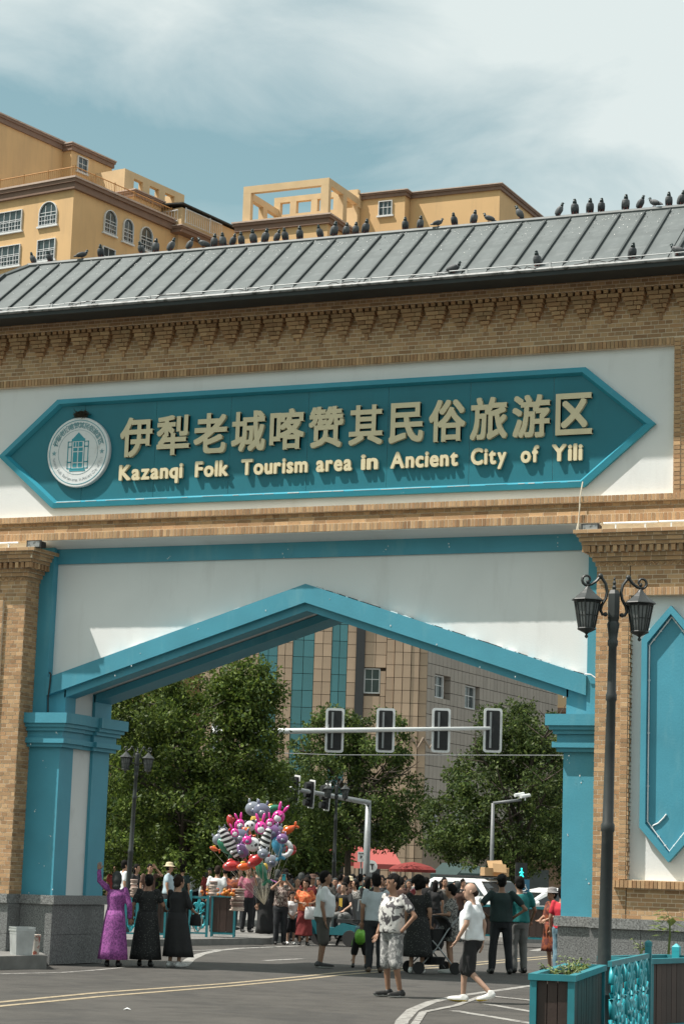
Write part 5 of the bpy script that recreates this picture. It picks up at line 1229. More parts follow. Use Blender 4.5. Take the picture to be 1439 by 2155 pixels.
# ---- vehicles
M['carwhite'] = mat('white_car_paint', (.72, .73, .73), .25, .03, 2, spec=.5)
M['carglass'] = mat('car_glass', (.02, .024, .026), .06, .2, 2, spec=.7)
M['tyre'] = mat('tyre_rubber', (.018, .018, .018), .8, .1, 5)
M['rim'] = mat('wheel_rim', (.35, .36, .37), .35, .1, 5, metal=.6)
M['lampred'] = mat('tail_lamp', (.25, .015, .012), .3, .1, 5)
M['lampclear'] = mat('head_lamp', (.55, .57, .58), .2, .1, 5)
def car(loc, rz, label, L_=4.5, Wd=1.8, H_=1.48, suv=False):
    T = empty('parked_car', loc, label, 'car', 'white cars parked behind the planters', rz)
    if suv: low = [(0, .35), (0, .62), (.05, .98), (1.15, 1.12), (4.45, 1.12), (4.55, .9), (4.55, .35)]; cab = [(1.15, 1.11), (1.75, H_-.06), (2.1, H_), (4.1, H_), (4.3, H_-.08), (4.42, 1.11)]
    else: low = [(0, .30), (0, .55), (.12, .72), (1.25, .92), (3.6, .98), (4.45, .92), (4.55, .7), (4.55, .30)]; cab = [(1.2, .915), (1.95, H_-.08), (2.3, H_), (3.0, H_), (3.5, H_-.1), (4.15, .93)]
    def hull(pts, w0, w1, q, zr):
        n = len(pts); vs = []
        for s, yy in ((0, None), (1, None)):
            for x, z in pts:
                f = (z-zr[0])/(zr[1]-zr[0]); hw = (w0+(w1-w0)*max(0, min(1, f)))/2; vs.append((x, -hw if s == 0 else hw, z))
        q.add(vs, [tuple(range(n)), tuple(range(2*n-1, n-1, -1))]+[(i, n+i, n+(i+1) % n, (i+1) % n) for i in range(n)])
    q = MB(); hull(low, Wd, Wd*.97, q, (.3, 1.0)); o = q.build('body', M['carwhite'], T); bv = o.modifiers.new('b', 'BEVEL'); bv.width = .07; bv.segments = 3
    q = MB(); hull(cab, Wd*.95, Wd*.78, q, (.95, H_)); o = q.build('cabin', M['carwhite'], T); bv = o.modifiers.new('b', 'BEVEL'); bv.width = .05; bv.segments = 2
    # windows on both sides, front and back
    zc0 = cab[0][1]+.06
    for s in (-1, 1):
        def P(x, z): f = (z-.95)/(H_-.95); return (x, s*((Wd*.95+(Wd*.78-Wd*.95)*f)/2+.006), z)
        k = len(cab); xs = (cab[0][0]+.2, cab[1][0]+.12, 2.72); zt2 = H_-.13
        for quad in (((xs[0]+.03, zc0), (2.62, zc0), (2.62, zt2), (xs[1]+.1, zt2)), ((2.74, zc0), (3.62, zc0), (3.50 if not suv else 3.62, zt2 if suv else zt2-.04), (2.74, zt2)), ((3.74, zc0), (cab[-1][0]-.22, zc0), (cab[-1][0]-.3 if suv else 3.75, zt2-.02 if suv else zc0+.2), (3.74, zt2 if suv else zc0+.24))):
            q = MB(); q.add([P(*v) for v in quad], [(0, 1, 2, 3)]); q.build('side_window', M['carglass'], T)
        q = MB(); q.ball((cab[0][0]+.42, s*(Wd*.5+.08), zc0+.06), .07, .11, .075, 8, 6); q.build('wing_mirror', M['carwhite'], T, smooth=True)
        for x in (.85, 3.6):
            w = bpy.data.objects.new('wheel', None); COL.objects.link(w); w.parent = T; w.location = (x, s*(Wd/2-.1), .32)
            q = MB(); q.lathe((0, 0, 0), [(.20, -.1), (.31, -.1), (.325, -.06), (.325, .06), (.31, .1), (.20, .1)], 18); q.v = [(x_, z_, y_) for x_, y_, z_ in q.v]; q.build('tyre', M['tyre'], w, smooth=True)
            q = MB(); q.lathe((0, 0, 0), [(.20, -.085), (.20, .085)], 14); q.v = [(x_, z_, y_) for x_, y_, z_ in q.v]; q.build('rim', M['rim'], w)
    def slope(x0, z0, x1, z1, w0, w1, name, off):
        q = MB(); a_, b_ = Vector((x0, 0, z0)), Vector((x1, 0, z1)); d = b_-a_; nrm = Vector((-d.z, 0, d.x)).normalized()*off
        q.add([a_+nrm+Vector((0, -w0, 0)), a_+nrm+Vector((0, w0, 0)), b_+nrm+Vector((0, w1, 0)), b_+nrm+Vector((0, -w1, 0))], [(0, 1, 2, 3)]); q.build(name, M['carglass'], T)
    slope(cab[0][0]+.06, cab[0][1]+.05, cab[1][0]-.03, cab[1][1]-.03, Wd*.43, Wd*.37, 'windscreen', .012); slope(cab[-1][0]-.02, cab[-1][1]+.06, cab[-2][0]+.02, cab[-2][1]-.03, Wd*.41, Wd*.36, 'rear_window', -.012)
    for s in (-1, 1):
        q = MB(); q.box(-.03, .14, s*.62-.18, s*.62+.18, .60 if not suv else .72, .72 if not suv else .88); q.build('headlight', M['lampclear'], T); q = MB(); q.box(4.45, 4.57, s*.70-.14, s*.70+.14, .72, .9 if not suv else 1.1); q.build('tail_light', M['lampred'], T)
    return T
p = atd(1020, 1930, 74); ang = math.atan2(VIEW.y, VIEW.x)
CS = car((0, 0, 0), 0, 'white estate car with open cardboard boxes on its roof rack', 4.55, 1.82, 1.72, True)
def aim(T, px, dep, heading, cx=2.27):
    p = atd(px, 1900, dep); T.rotation_euler = (0, 0, heading); d = Vector((math.cos(heading), math.sin(heading), 0))*cx; T.location = (p.x-d.x, p.y-d.y, 0)
aim(CS, 1020, 73.5, RZV+R(128))
zr = 1.72
Cm = CS.matrix_basis
q = MB()
for s in (-.62, .62): q.tube([(2.2, s, zr+.06), (4.0, s, zr+.06)], .025, 5)
for x in (2.3, 2.7, 3.1, 3.5, 3.9): q.tube([(x, -.62, zr+.08), (x, .62, zr+.08)], .02, 5)
for x in (2.25, 3.95):
    for s in (-.62, .62): q.tube([(x, s, zr-.04), (x, s, zr+.08)], .02, 5)
q.build('roof_rack', M['black'], CS)
M['card'] = mat('cardboard', (.36, .225, .11), .85, .08, 5)
pb = atd(1040, 1850, 73.5)
T = empty('cardboard_box', (pb.x, pb.y, zr+.10), 'open cardboard box with raised flaps on the white car roof', 'box', None, RZV+.1)
w_, d_, h_ = .40, .45, .28
q = MB(); q.box(-w_, w_, d_-.01, d_, 0, h_); q.box(-w_, -w_+.01, -d_, d_, 0, h_); q.box(w_-.01, w_, -d_, d_, 0, h_); q.box(-w_, w_, -d_, d_, 0, .01); q.box(-w_, -w_+.28, -d_-.005, -d_+.005, 0, h_-.02); q.box(w_-.24, w_, -d_-.005, -d_+.005, 0, h_-.02); q.build('carton', M['card'], T)
q = MB(); q.obox((.0, -.1, h_+.10), Vector((1, 0, .06)).normalized(), Vector((0, .85, .5)).normalized(), Vector((0, -.5, .85)).normalized(), w_*.62, .24, .008); q.build('flap', M['card'], T)
q = MB(); q.obox((.08, -d_-.06, h_-.02), Vector((1, 0, -.06)).normalized(), Vector((0, .5, .8)).normalized(), Vector((0, -.8, .5)).normalized(), w_*.55, .16, .008); q.build('flap', M['card'], T)
for (px, dep, hd, lb) in ((1145, 70, RZV+R(18), 'white saloon car parked behind the long planter, nose to the left'), (1140, 84, RZV+R(8), 'white estate car parked behind the white saloon'), (880, 92, RZV+R(100), 'white car half hidden behind the fruit sellers')):
    c = car((0, 0, 0), 0, lb, H_=1.46 if 'saloon' in lb else 1.62, suv='saloon' not in lb); aim(c, px, dep, hd)
# ================================================================== PEOPLE
def cloth(name, col, pat=None, col2=(.5, .5, .5), sc=30, thr=(.48, .54), rough=.85):
    m_ = mat(name, col, rough, .18, 5, .25, 18)
    if pat:
        t = m_.node_tree; b = t.nodes['Principled BSDF']; src = b.inputs['Base Color'].links[0].from_socket
        tcn = t.nodes.new('ShaderNodeTexCoord')
        if pat == 'dots': n = t.nodes.new('ShaderNodeTexVoronoi'); out = n.outputs['Distance']
        elif pat == 'stripes': n = t.nodes.new('ShaderNodeTexWave'); n.wave_type = 'BANDS'; n.bands_direction = 'Z'; n.inputs['Distortion'].default_value = 2.2; n.inputs['Detail'].default_value = 1; out = n.outputs['Fac']
        else: n = t.nodes.new('ShaderNodeTexNoise'); n.inputs['Detail'].default_value = 2; n.inputs['Distortion'].default_value = 1.0; out = n.outputs['Fac']
        n.inputs['Scale'].default_value = sc; t.links.new(tcn.outputs['Object'], n.inputs['Vector'])
        mr = t.nodes.new('ShaderNodeMapRange'); mr.inputs[1].default_value = thr[0]; mr.inputs[2].default_value = thr[1]; t.links.new(out, mr.inputs[0])
        mx = t.nodes.new('ShaderNodeMix'); mx.data_type = 'RGBA'; t.links.new(mr.outputs[0], mx.inputs[0])
        a, c = (mx.inputs[6], mx.inputs[7]) if pat != 'dots' else (mx.inputs[7], mx.inputs[6])
        t.links.new(src, a); c.default_value = (*col2, 1); t.links.new(mx.outputs[2], b.inputs['Base Color'])
    return m_
K = {}
K['white'] = cloth('white_cotton', (.66, .68, .69)); K['greyblue'] = cloth('pale_grey_cotton', (.42, .47, .50)); K['black'] = cloth('black_cloth', (.012, .012, .013))
K['blackdot'] = cloth('black_dotted', (.012, .013, .013), 'dots', (.16, .16, .15), 34, (.16, .22)); K['purple'] = cloth('purple_brocade', (.27, .07, .26), 'noise', (.14, .035, .15), 26)
K['darkgreen'] = cloth('dark_green_cotton', (.014, .032, .032)); K['teal'] = cloth('teal_cotton', (.01, .17, .17)); K['greypants'] = cloth('grey_trousers', (.17, .17, .165)); K['khaki'] = cloth('dark_khaki', (.075, .07, .062))
K['darkpants'] = cloth('dark_trousers', (.016, .018, .022)); K['floral'] = cloth('monochrome_floral', (.50, .49, .47), 'noise', (.07, .065, .07), 9, (.50, .56)); K['greypat'] = cloth('grey_pattern', (.17, .17, .17), 'noise', (.42, .41, .40), 16, (.5, .6))
K['leopard'] = cloth('mottled_grey', (.035, .034, .033), 'noise', (.32, .31, .29), 34, (.46, .53)); K['brownpat'] = cloth('brown_print', (.07, .04, .035), 'noise', (.42, .35, .31), 26, (.5, .56)); K['orange'] = cloth('orange_print', (.55, .085, .03), 'noise', (.62, .22, .08), 22)
K['darkred'] = cloth('dark_red_cloth', (.16, .018, .018)); K['maroon'] = cloth('maroon_cloth', (.10, .022, .018), 'noise', (.24, .06, .02), 9); K['red'] = cloth('red_shirt', (.55, .03, .05)); K['jeans'] = cloth('washed_jeans', (.13, .23, .29), 'noise', (.28, .40, .44), 8, (.5, .7)); K['green'] = cloth('bright_green', (.12, .33, .03))
K['pink'] = cloth('pink_cloth', (.42, .14, .2), 'noise', (.3, .07, .12), 24); K['brown'] = cloth('brown_cloth', (.08, .04, .028)); K['lightblue'] = cloth('light_blue_shirt', (.33, .42, .47)); K['turq'] = cloth('turquoise_print', (.02, .25, .27), 'noise', (.2, .4, .1), 20); K['straw'] = cloth('straw', (.50, .42, .28)); K['greyhat'] = cloth('grey_tweed', (.16, .15, .15), 'noise', (.26, .25, .25), 60)
HAIR = {'black': mat('black_hair', (.007, .006, .0055), .75, .3, 30, .6, 60, spec=.15), 'brown': mat('brown_hair', (.022, .013, .009), .75, .3, 30, .6, 60, spec=.15), 'scarf': cloth('dark_scarf', (.03, .034, .033)), 'grey': mat('grey_hair', (.10, .095, .09), .6, .3, 30)}
SKIN = {'a': mat('tan_skin', (.36, .20, .13), .55, .08, 6), 'b': mat('brown_skin', (.26, .14, .088), .55, .08, 6), 'c': mat('light_skin', (.40, .245, .175), .55, .08, 6)}
EYE = mat('eye_dark', (.012, .009, .008), .3, 0); LIP = mat('lip', (.22, .07, .06), .5, 0)
SHOE = {'black': mat('black_shoe', (.015, .015, .015), .5, .2, 9), 'white': mat('white_shoe', (.62, .62, .60), .6, .1, 9), 'sole': mat('white_sole', (.6, .6, .58), .6, .1, 9), 'brown': mat('brown_shoe', (.07, .045, .03), .5, .2, 9), 'yellow': mat('yellow_sole', (.5, .36, .05), .5, .1, 6)}
TMP = bpy.data.scenes.new('bake')
def baked(mb, voxel, name, mats, smooth=4, fold=0.0, seed=0, post=None):
    me = mb.mesh(name, mats if isinstance(mats, list) else [mats]); o = bpy.data.objects.new('t', me); TMP.collection.objects.link(o)
    r = o.modifiers.new('r', 'REMESH'); r.mode = 'VOXEL'; r.voxel_size = voxel; r.use_smooth_shade = True
    if smooth: s_ = o.modifiers.new('s', 'SMOOTH'); s_.factor = .5; s_.iterations = smooth
    vl = TMP.view_layers[0]; vl.update(); dg = vl.depsgraph; out = bpy.data.meshes.new_from_object(o.evaluated_get(dg)); TMP.collection.objects.unlink(o); vl.update(); bpy.data.objects.remove(o); bpy.data.meshes.remove(me)
    n = len(out.vertices); co = np.empty(n*3, 'f'); out.vertices.foreach_get('co', co); co = co.reshape(-1, 3)
    if fold:
        nr = np.empty(n*3, 'f'); out.vertices.foreach_get('normal', nr); nr = nr.reshape(-1, 3); g = np.random.default_rng(seed)
        d = np.zeros(n)
        for k in range(5):
            w = g.normal(size=3)*np.array([26, 26, 14]); d += np.sin(co@w+g.random()*6.28)/5*2
        co = co+nr*(np.clip(d, -1, 1)*fold)[:, None]
    if post is not None:         # add unremeshed pieces
        vs = [tuple(v) for v in co]; fs = [tuple(p.vertices) for p in out.polygons]; q = MB(); o_ = len(vs); q.v = vs; q.f = fs; q.mi = [0]*len(fs); q.add(post.v, [], 0); q.f += [tuple(i+o_ for i in f) for f in post.f]; q.mi += post.mi
        bpy.data.meshes.remove(out); out = q.mesh(name, mats, True)
    else:
        out.vertices.foreach_set('co', np.ascontiguousarray(co, 'f').ravel()); out.name = name; out.polygons.foreach_set('use_smooth', [True]*len(out.polygons))
        out.materials.clear()
        for m_ in (mats if isinstance(mats, list) else [mats]): out.materials.append(m_)
    out.update(); return out
def loft(q, rings, n=16, mi=0, ripple=0, kr=9, ph=0):
    vs = []; k = len(rings)
    for i, (cx, cy, cz, rx, ry) in enumerate(rings):
        for j in range(n):
            w = 2*math.pi*j/n; f = 1+ripple*(i/(k-1))**1.3*(math.sin(kr*w+ph)+.5*math.sin((kr-4)*w+1.7*ph)); vs.append((cx+rx*f*math.cos(w), cy+ry*f*math.sin(w), cz))
    q.add(vs, [(i*n+j, i*n+(j+1) % n, (i+1)*n+(j+1) % n, (i+1)*n+j) for i in range(k-1) for j in range(n)]+[tuple(range(n-1, -1, -1)), tuple(range((k-1)*n, k*n))], mi)
def limb(q, pts, rad, n=10):
    q.tube(pts, rad, n); q.ball(pts[0], rad[0], rad[0], rad[0], 10, 6); q.ball(pts[-1], rad[-1], rad[-1], rad[-1], 10, 6)
    for p, r_ in zip(pts[1:-1], rad[1:-1]): q.ball(p, r_, r_, r_, 10, 6)
def hand(q, w, d, s):
    """palm and five bent fingers from wrist w along d; s = side"""
    d = Vector(d).normalized(); ref = Vector((0, -1, 0)) if abs(d.y) < .8 else Vector((0, 0, 1)); nrm = (ref-d*ref.dot(d)).normalized(); side = d.cross(nrm)
    w = Vector(w); pc = w+d*.045; rot = Matrix((side, d, nrm)).transposed(); q.ball(pc, .040, .055, .017, 10, 6, rot=rot)
    for i, (o, l) in enumerate(((-.030, .068), (-.010, .078), (.010, .073), (.029, .056))):
        b = w+d*.085+side*o; m1 = b+d*l*.5+nrm*.006; q.tube([b-d*.02, b, m1, m1+d*l*.42+nrm*.018], [.0095, .009, .0085, .006], 6)
    b = w+d*.035+side*(-.034*s); q.tube([b, b+side*(-.022*s)+d*.025, b+side*(-.026*s)+d*.055+nrm*.012], [.012, .0105, .008], 6)
PN = [0]
def person(px, py, H, head, label, top='white', bottom='darkpants', hair='black', skin='a', sleeves='short', legs='long', shoes='black', pose=None, fat=0.0, style='m', hairstyle='short', dress=None, hat=None, dep=None, detail=True, hem=None, sole=None, group='people gathered at the gate', z=0.0, noshoes=False):
    PN[0] += 1; P = dict(pose or {}); S = H/1.70; fem = style == 'f'
    loc = G(px, py) if dep is None else atd(px, 1900, dep); loc = Vector((loc.x, loc.y, z))
    vx = .016 if detail else .026; rs = random.Random(PN[0])
    lean = Vector(P.get('lean', (0, 0, 0))); g = lambda k, d: Vector(P.get(k, d))
    shw = .185 if not fem else .165
    pel = g('pelvis', (0, 0, .93)); chest = g('chest', (lean.x*.6, lean.y*.6, 1.28)); nk = g('neck', (lean.x, lean.y, 1.44)); hd = g('head', (nk.x, nk.y-.025, nk.z+.145))
    up = (nk-pel).normalized(); tw = Vector((1, 0, 0))
    shl = {s: g('sh'+('L' if s > 0 else 'R'), (nk.x+s*shw, nk.y+.01, nk.z-.045)) for s in (-1, 1)}
    el = {s: g('el'+('L' if s > 0 else 'R'), (shl[s].x+s*.055, shl[s].y+.03, shl[s].z-.28)) for s in (-1, 1)}
    wr_ = {s: g('wr'+('L' if s > 0 else 'R'), (el[s].x+s*.0, el[s].y-.06, el[s].z-.245)) for s in (-1, 1)}
    hip = {s: Vector((pel.x+s*.085, pel.y, pel.z-.03)) for s in (-1, 1)}
    kn = {s: g('kn'+('L' if s > 0 else 'R'), (s*.095, -.02, .50)) for s in (-1, 1)}
    an = {s: g('an'+('L' if s > 0 else 'R'), (s*.10, .03, .09)) for s in (-1, 1)}
    toe = {s: g('toe'+('L' if s > 0 else 'R'), (an[s].x+s*.02, an[s].y-.19, .03)) for s in (-1, 1)}
    body = MB()
    def torso(q, e, z0f=0.0, bottom_r=None):
        f = fat*.6; mid = pel.lerp(chest, .5)
        R_ = [(pel.lerp(chest, z0f) if z0f < 0 else pel+up*z0f, .170+f*.07, .12+f*.10), (mid+Vector((0, -f*.10, 0)), .150+f*.10, .105+f*.12), (chest+Vector((0, -.01-f*.04, 0)), .165+f*.05, .115+f*.07), (nk+Vector((0, .0, -.09)), .150, .09), (nk+Vector((0, 0, -.035)), .085, .065)]
        if fem: R_ = [(R_[0][0], .165, .12), (R_[1][0], .125+f*.12, .10+f*.12), (R_[2][0], .15+f*.05, .125+f*.06), (R_[3][0], .135, .085), (R_[4][0], .075, .06)]
        if P.get('bent'): limb(q, [p for p, a, b in R_], [(a+b)/2+e for p, a, b in R_]); return
        loft(q, [(p.x, p.y, p.z, a+e, b+e) for p, a, b in R_])
    torso(body, 0.0)
    body.tube([nk-up*.05, nk+(hd-nk)*.45, hd], [.062, .052, .055], 10)
    hx, hy, hz = hd; turn = Euler((P.get('nod', 0), 0, R(P.get('turn', 0)))).to_matrix()
    body.ball(hd+Vector((0, 0, .02)), .080, .098, .110, 14, 10, rot=turn); body.ball(hd+turn@Vector((0, -.028, -.045)), .064, .070, .076, 12, 8, rot=turn)
    for s in (-1, 1):
        limb(body, [shl[s], el[s], wr_[s]], [.052, .041, .029]); limb(body, [hip[s], kn[s], an[s]], [.088, .056, .036])
        limb(body, [an[s]+Vector((0, .02, -.035)), toe[s]], [.035, .028])
    post = MB(); d_ = lambda x, y, z_: hd+turn@Vector((x, y, z_))
    post.ball(d_(0, -.098, -.012), .013, .018, .02, 8, 6, rot=turn)
    for s in (-1, 1):
        post.ball(d_(s*.077, .005, -.005), .011, .022, .03, 8, 6, rot=turn); post.ball(d_(s*.031, -.083, .018), .013, .008, .007, 8, 6, 1, rot=turn); post.ball(d_(s*.032, -.085, .038), .020, .008, .0045, 6, 4, 1, rot=turn)
        if not P.get('pocket'+('L' if s > 0 else 'R')): hand(post, wr_[s], (P.get('hd'+('L' if s > 0 else 'R')) or (wr_[s]-el[s])), s)
    post.ball(d_(0, -.087, -.052), .022, .008, .006, 8, 4, 2, rot=turn)
    T = link('person', baked(body, vx, 'person', [SKIN[skin], EYE, LIP], 3, post=post)); tag(T, label, 'person', group)
    T.location = loc; T.rotation_euler = (0, 0, RZV+R(head)); T.scale = (S, S, S)
    def wear(mb, name, m_, fold=.006, smooth=3, v=None): return link(name, baked(mb, v or vx*1.15, name, m_, smooth, fold, PN[0]+len(name)), T)
    # upper garment
    q = MB()
    if dress is None:
        torso(q, .022, -.10 if not hem else hem)
    else: torso(q, .018, -.05)
    for s in (-1, 1):
        if sleeves == 'long': limb(q, [shl[s], el[s], el[s].lerp(wr_[s], .88)], [.062, .054, .043])
        elif sleeves == 'elbow': limb(q, [shl[s], shl[s].lerp(el[s], .95)], [.060, .058])
        elif sleeves == 'short': limb(q, [shl[s], shl[s].lerp(el[s], .62)], [.061, .064])
        else: limb(q, [shl[s], shl[s].lerp(el[s], .12)], [.055, .05])
    if dress is None: wear(q, 'shirt', K[top])
    else:
        me = baked(q, vx*1.15, 'dress', K[top], 3, .005, PN[0]); q2 = MB(); zl, rx, ry, rp_ = dress
        flare = P.get('flare', (0, 0)); n_ = 7; rr = []
        for i in range(n_):
            f = i/(n_-1); zz = 1.02+(zl-1.02)*f; e = f**.8
            rr.append((flare[0]*f+pel.x*(1-f), flare[1]*f+pel.y*(1-f), zz, .150+fat*.08+(rx-.150)*e, .125+fat*.10+(ry-.125)*e))
        loft(q2, rr, 36, ripple=rp_, kr=9, ph=PN[0])
        vs = [v.co[:] for v in me.vertices]; fs = [tuple(p.vertices) for p in me.polygons]; q2.add(vs, fs); bpy.data.meshes.remove(me); link('dress', q2.mesh('dress', K[top], True), T)
    if dress is None:
        q = MB(); top_ = [(pel.x, pel.y, pel.z+.04, .150+fat*.05, .108+fat*.07), (pel.x, pel.y, pel.z-.06, .172+fat*.035, .125+fat*.045), (pel.x, pel.y, pel.z-.14, .165, .12)]; loft(q, top_[::-1])
        for s in (-1, 1):
            if legs == 'long': limb(q, [hip[s], kn[s], an[s]+Vector((0, 0, .0))], [.108, .078, .066])
            elif legs == 'shorts': limb(q, [hip[s], hip[s].lerp(kn[s], .5), kn[s]+(an[s]-kn[s])*.06], [.112, .108, .098])
            elif legs == 'skirt': pass
        if legs == 'skirt': loft(q, [(pel.x, pel.y, .93, .165, .13), (0, 0, .6, .20, .17), (0, 0, P.get('skirt', .30), .24, .20)], 20)
        wear(q, 'trousers' if legs == 'long' else 'shorts' if legs == 'shorts' else 'skirt', K[bottom], .007)
    # shoes
    if not noshoes:
        for s in (-1, 1):
            q = MB(); a_ = an[s]+Vector((0, .045, -.045)); b_ = toe[s]+Vector((0, -.02, .012)); q.tube([a_, a_.lerp(b_, .5), b_], [.046, .048, .036], 10); q.ball(a_+Vector((0, 0, .01)), .046, .05, .05, 10, 6); q.ball(b_, .038, .045, .032, 10, 6); q.tube([an[s]+Vector((0, .01, -.02)), an[s]+Vector((0, .01, .03))], [.048, .044], 10)
            me = baked(q, .018, 'shoe', [SHOE[shoes], SHOE[sole or 'black']], 2); co = np.empty(len(me.vertices)*3, 'f'); me.vertices.foreach_get('co', co)
            zmin = co.reshape(-1, 3)[:, 2].min()
            if sole:
                for p_ in me.polygons:
                    if p_.center[2] < zmin+.032: p_.material_index = 1
            link('shoe', me, T)
    # hair
    q = MB(); hp = lambda x, y, z_: hd+turn@Vector((x, y, z_))
    if hairstyle in ('short', 'bald', 'bun', 'long', 'curly', 'scarf'):
        if hairstyle == 'bald': q.ball(hp(0, .022, -.012), .085, .092, .058, 14, 8, rot=turn)
        elif hairstyle == 'curly':
            for k in range(60):
                d = Vector((rs.gauss(0, 1), rs.gauss(0, 1), rs.gauss(0, 1))).normalized(); 
                if d.y < -.35 and d.z < .5: continue
                q.ball(hp(d.x*.105, .02+d.y*.105, .04+d.z*.11), .045, .045, .045, 7, 5)
        else:
            q.ball(hp(0, .012, .044), .090, .106, .104, 14, 10, rot=turn); q.ball(hp(0, .045, -.01), .084, .076, .088, 12, 8, rot=turn)
            if hairstyle == 'bun': q.ball(hp(0, .11, .04), .045, .04, .045, 10, 6)
            if hairstyle == 'long': q.ball(hp(0, .06, -.09), .085, .055, .13, 12, 8, rot=turn)
            if hairstyle == 'scarf': q.ball(hp(0, .03, -.02), .095, .10, .125, 12, 8, rot=turn); q.ball(hp(0, .06, -.13), .09, .07, .08, 10, 6)
        # keep the face clear
        o = link('hair' if hairstyle != 'scarf' else 'headscarf', baked(q, vx, 'hair', HAIR['scarf' if hairstyle == 'scarf' else hair], 1 if hairstyle != 'curly' else 0, .011, PN[0]), T)
        inv = turn.transposed()
        for v in o.data.vertices:
            l = inv@(v.co-hd)
            if l.y < -.045 and l.z < .066: v.co = hd+turn@Vector((l.x, -.045, l.z))
    if hat:
        kind, m_ = hat; q = MB()
        if kind == 'cap': q.lathe(hd+Vector((0, .01, .035)), [(.093, 0), (.092, .05), (.07, .095), (.02, .112)], 16, ey=1.12); q.obox(hp(0, -.13, .045), turn@Vector((1, 0, 0)), turn@Vector((0, 1, .1)), turn@Vector((0, -.1, 1)), .065, .055, .006)
        else: q.lathe(hd+Vector((0, .01, .05)), [(.16, -.005), (.165, -.012), (.10, .01), (.092, .06), (.075, .10), (.01, .112)], 18, ey=1.1)
        o = q.build('hat', m_, T, smooth=True); o.rotation_euler = (0, 0, 0)
    return T
def hbag(T, off, m_, label, w=.2, h=.18, name='handbag', cat='bag', strap=None):
    M_ = Matrix.Translation(T.location) @ T.rotation_euler.to_matrix().to_4x4() @ Matrix.Diagonal((*T.scale, 1)); p = M_ @ Vector(off)
    B = empty(name, p, label, cat, None, T.rotation_euler.z); q = MB(); loft(q, [(0, 0, -h, w*.42, .045), (0, 0, -h*.9, w*.5, .06), (0, 0, -h*.3, w*.46, .05), (0, 0, 0, w*.40, .025)], 14); q.build('body', m_, B, smooth=True)
    if strap: q = MB(); q.tube(strap[0], strap[1], 5); q.build('strap', strap[2], B)
    return B
HIPS = dict(elL=(.42, .06, 1.13), wrL=(.23, -.06, .98), elR=(-.42, .06, 1.13), wrR=(-.23, -.06, .98), hdL=(-.8, -.5, -.2), hdR=(.8, -.5, -.2), anL=(.16, .03, .09), anR=(-.16, .03, .09), knL=(.13, -.01, .5), knR=(-.13, -.01, .5))
p1 = person(237, 2036, 1.62, 178, 'woman in long purple dress seen from behind, leaning one raised hand on the turquoise pier', top='purple', sleeves='long', dress=(.14, .25, .22, .05), hairstyle='scarf', style='f', fat=.25, skin='b', pose=dict(elL=(.33, -.06, 1.55), wrL=(.35, -.10, 1.74), shL=(.18, 0, 1.43), hdL=(0, -.1, 1), elR=(-.26, .03, 1.12), wrR=(-.27, -.05, .88), flare=(0, .02)))
p2 = person(305, 2035, 1.60, 176, 'woman in long black dotted dress seen from behind, between the purple and the black dress', top='blackdot', dress=(.13, .26, .22, .045), hairstyle='bun', style='f', fat=.45, skin='b', pose=dict(elR=(-.30, -.02, 1.14), wrR=(-.30, -.2, 1.06), elL=(.28, .03, 1.12), wrL=(.29, -.05, .88)))
p3 = person(368, 2037, 1.60, 150, 'woman in plain black dress turned to the right, holding a bag with a pearl strap', top='black', dress=(.20, .27, .22, .06), hairstyle='bun', hair='brown', style='f', fat=.35, skin='a', sleeves='elbow', shoes='white', pose=dict(flare=(-.05, -.04), turn=-25, elR=(-.25, -.06, 1.12), wrR=(-.22, -.26, 1.03), elL=(.24, -.08, 1.13), wrL=(.16, -.28, 1.05)))
pearl = mat('pearl', (.7, .68, .6), .3, .1, 5)
hbag(p3, (-.22, -.30, .99), K['black'], 'black handbag hanging from the arm of the woman in plain black', .24, .2, strap=([(-.10, -.06, 0), (-.08, -.07, -.18), (-.02, -.08, -.30), (.05, -.08, -.30), (.09, -.07, -.18), (.10, -.06, 0)], .011, pearl))
p4 = person(676, 2038, 1.76, 97, 'stout man in white polo shirt and khaki cargo shorts, in profile facing right', bottom='khaki', legs='shorts', fat=.75, skin='b', sole='sole', pose=dict(elL=(.24, .06, 1.10), wrL=(.24, .0, .84), elR=(-.24, .05, 1.10), wrR=(-.24, -.01, .84), nod=-.1))
p6 = person(787, 2048, 1.74, 184, 'man in pale grey T-shirt and dark trousers seen from behind, beside the floral shirt', top='greyblue', skin='b', shoes='brown', fat=.35)
p7 = person(822, 2100, 1.74, -52, 'man in black and white floral shirt and grey shorts, hand in pocket, looking left', top='floral', bottom='greypat', legs='shorts', fat=.6, skin='b', sole='sole', pose=dict(elL=(.36, .10, 1.14), wrL=(.25, -.04, .93), pocketL=1, elR=(-.25, .03, 1.12), wrR=(-.24, -.08, .88), turn=-12, knL=(.12, -.03, .5), anL=(.13, .06, .09)))
p8 = person(876, 2050, 1.70, 172, 'woman with bushy curly hair in long black dotted dress, seen from behind', top='blackdot', dress=(.30, .25, .22, .04), hairstyle='curly', style='f', fat=.5, skin='a', shoes='white', sleeves='short')
p9 = person(946, 2050, 1.60, -100, 'woman in short mottled grey dress facing left, beside the pushchair', top='leopard', dress=(.62, .25, .22, .06), hairstyle='bun', style='f', fat=.25, skin='a', shoes='white', pose=dict(elL=(.24, -.02, 1.13), wrL=(.22, -.26, 1.12), elR=(-.22, .02, 1.13), wrR=(-.20, -.24, 1.10)))
hbag(p9, (.25, -.02, .98), K['black'], 'black shoulder bag at the hip of the woman in mottled grey', .24, .2)
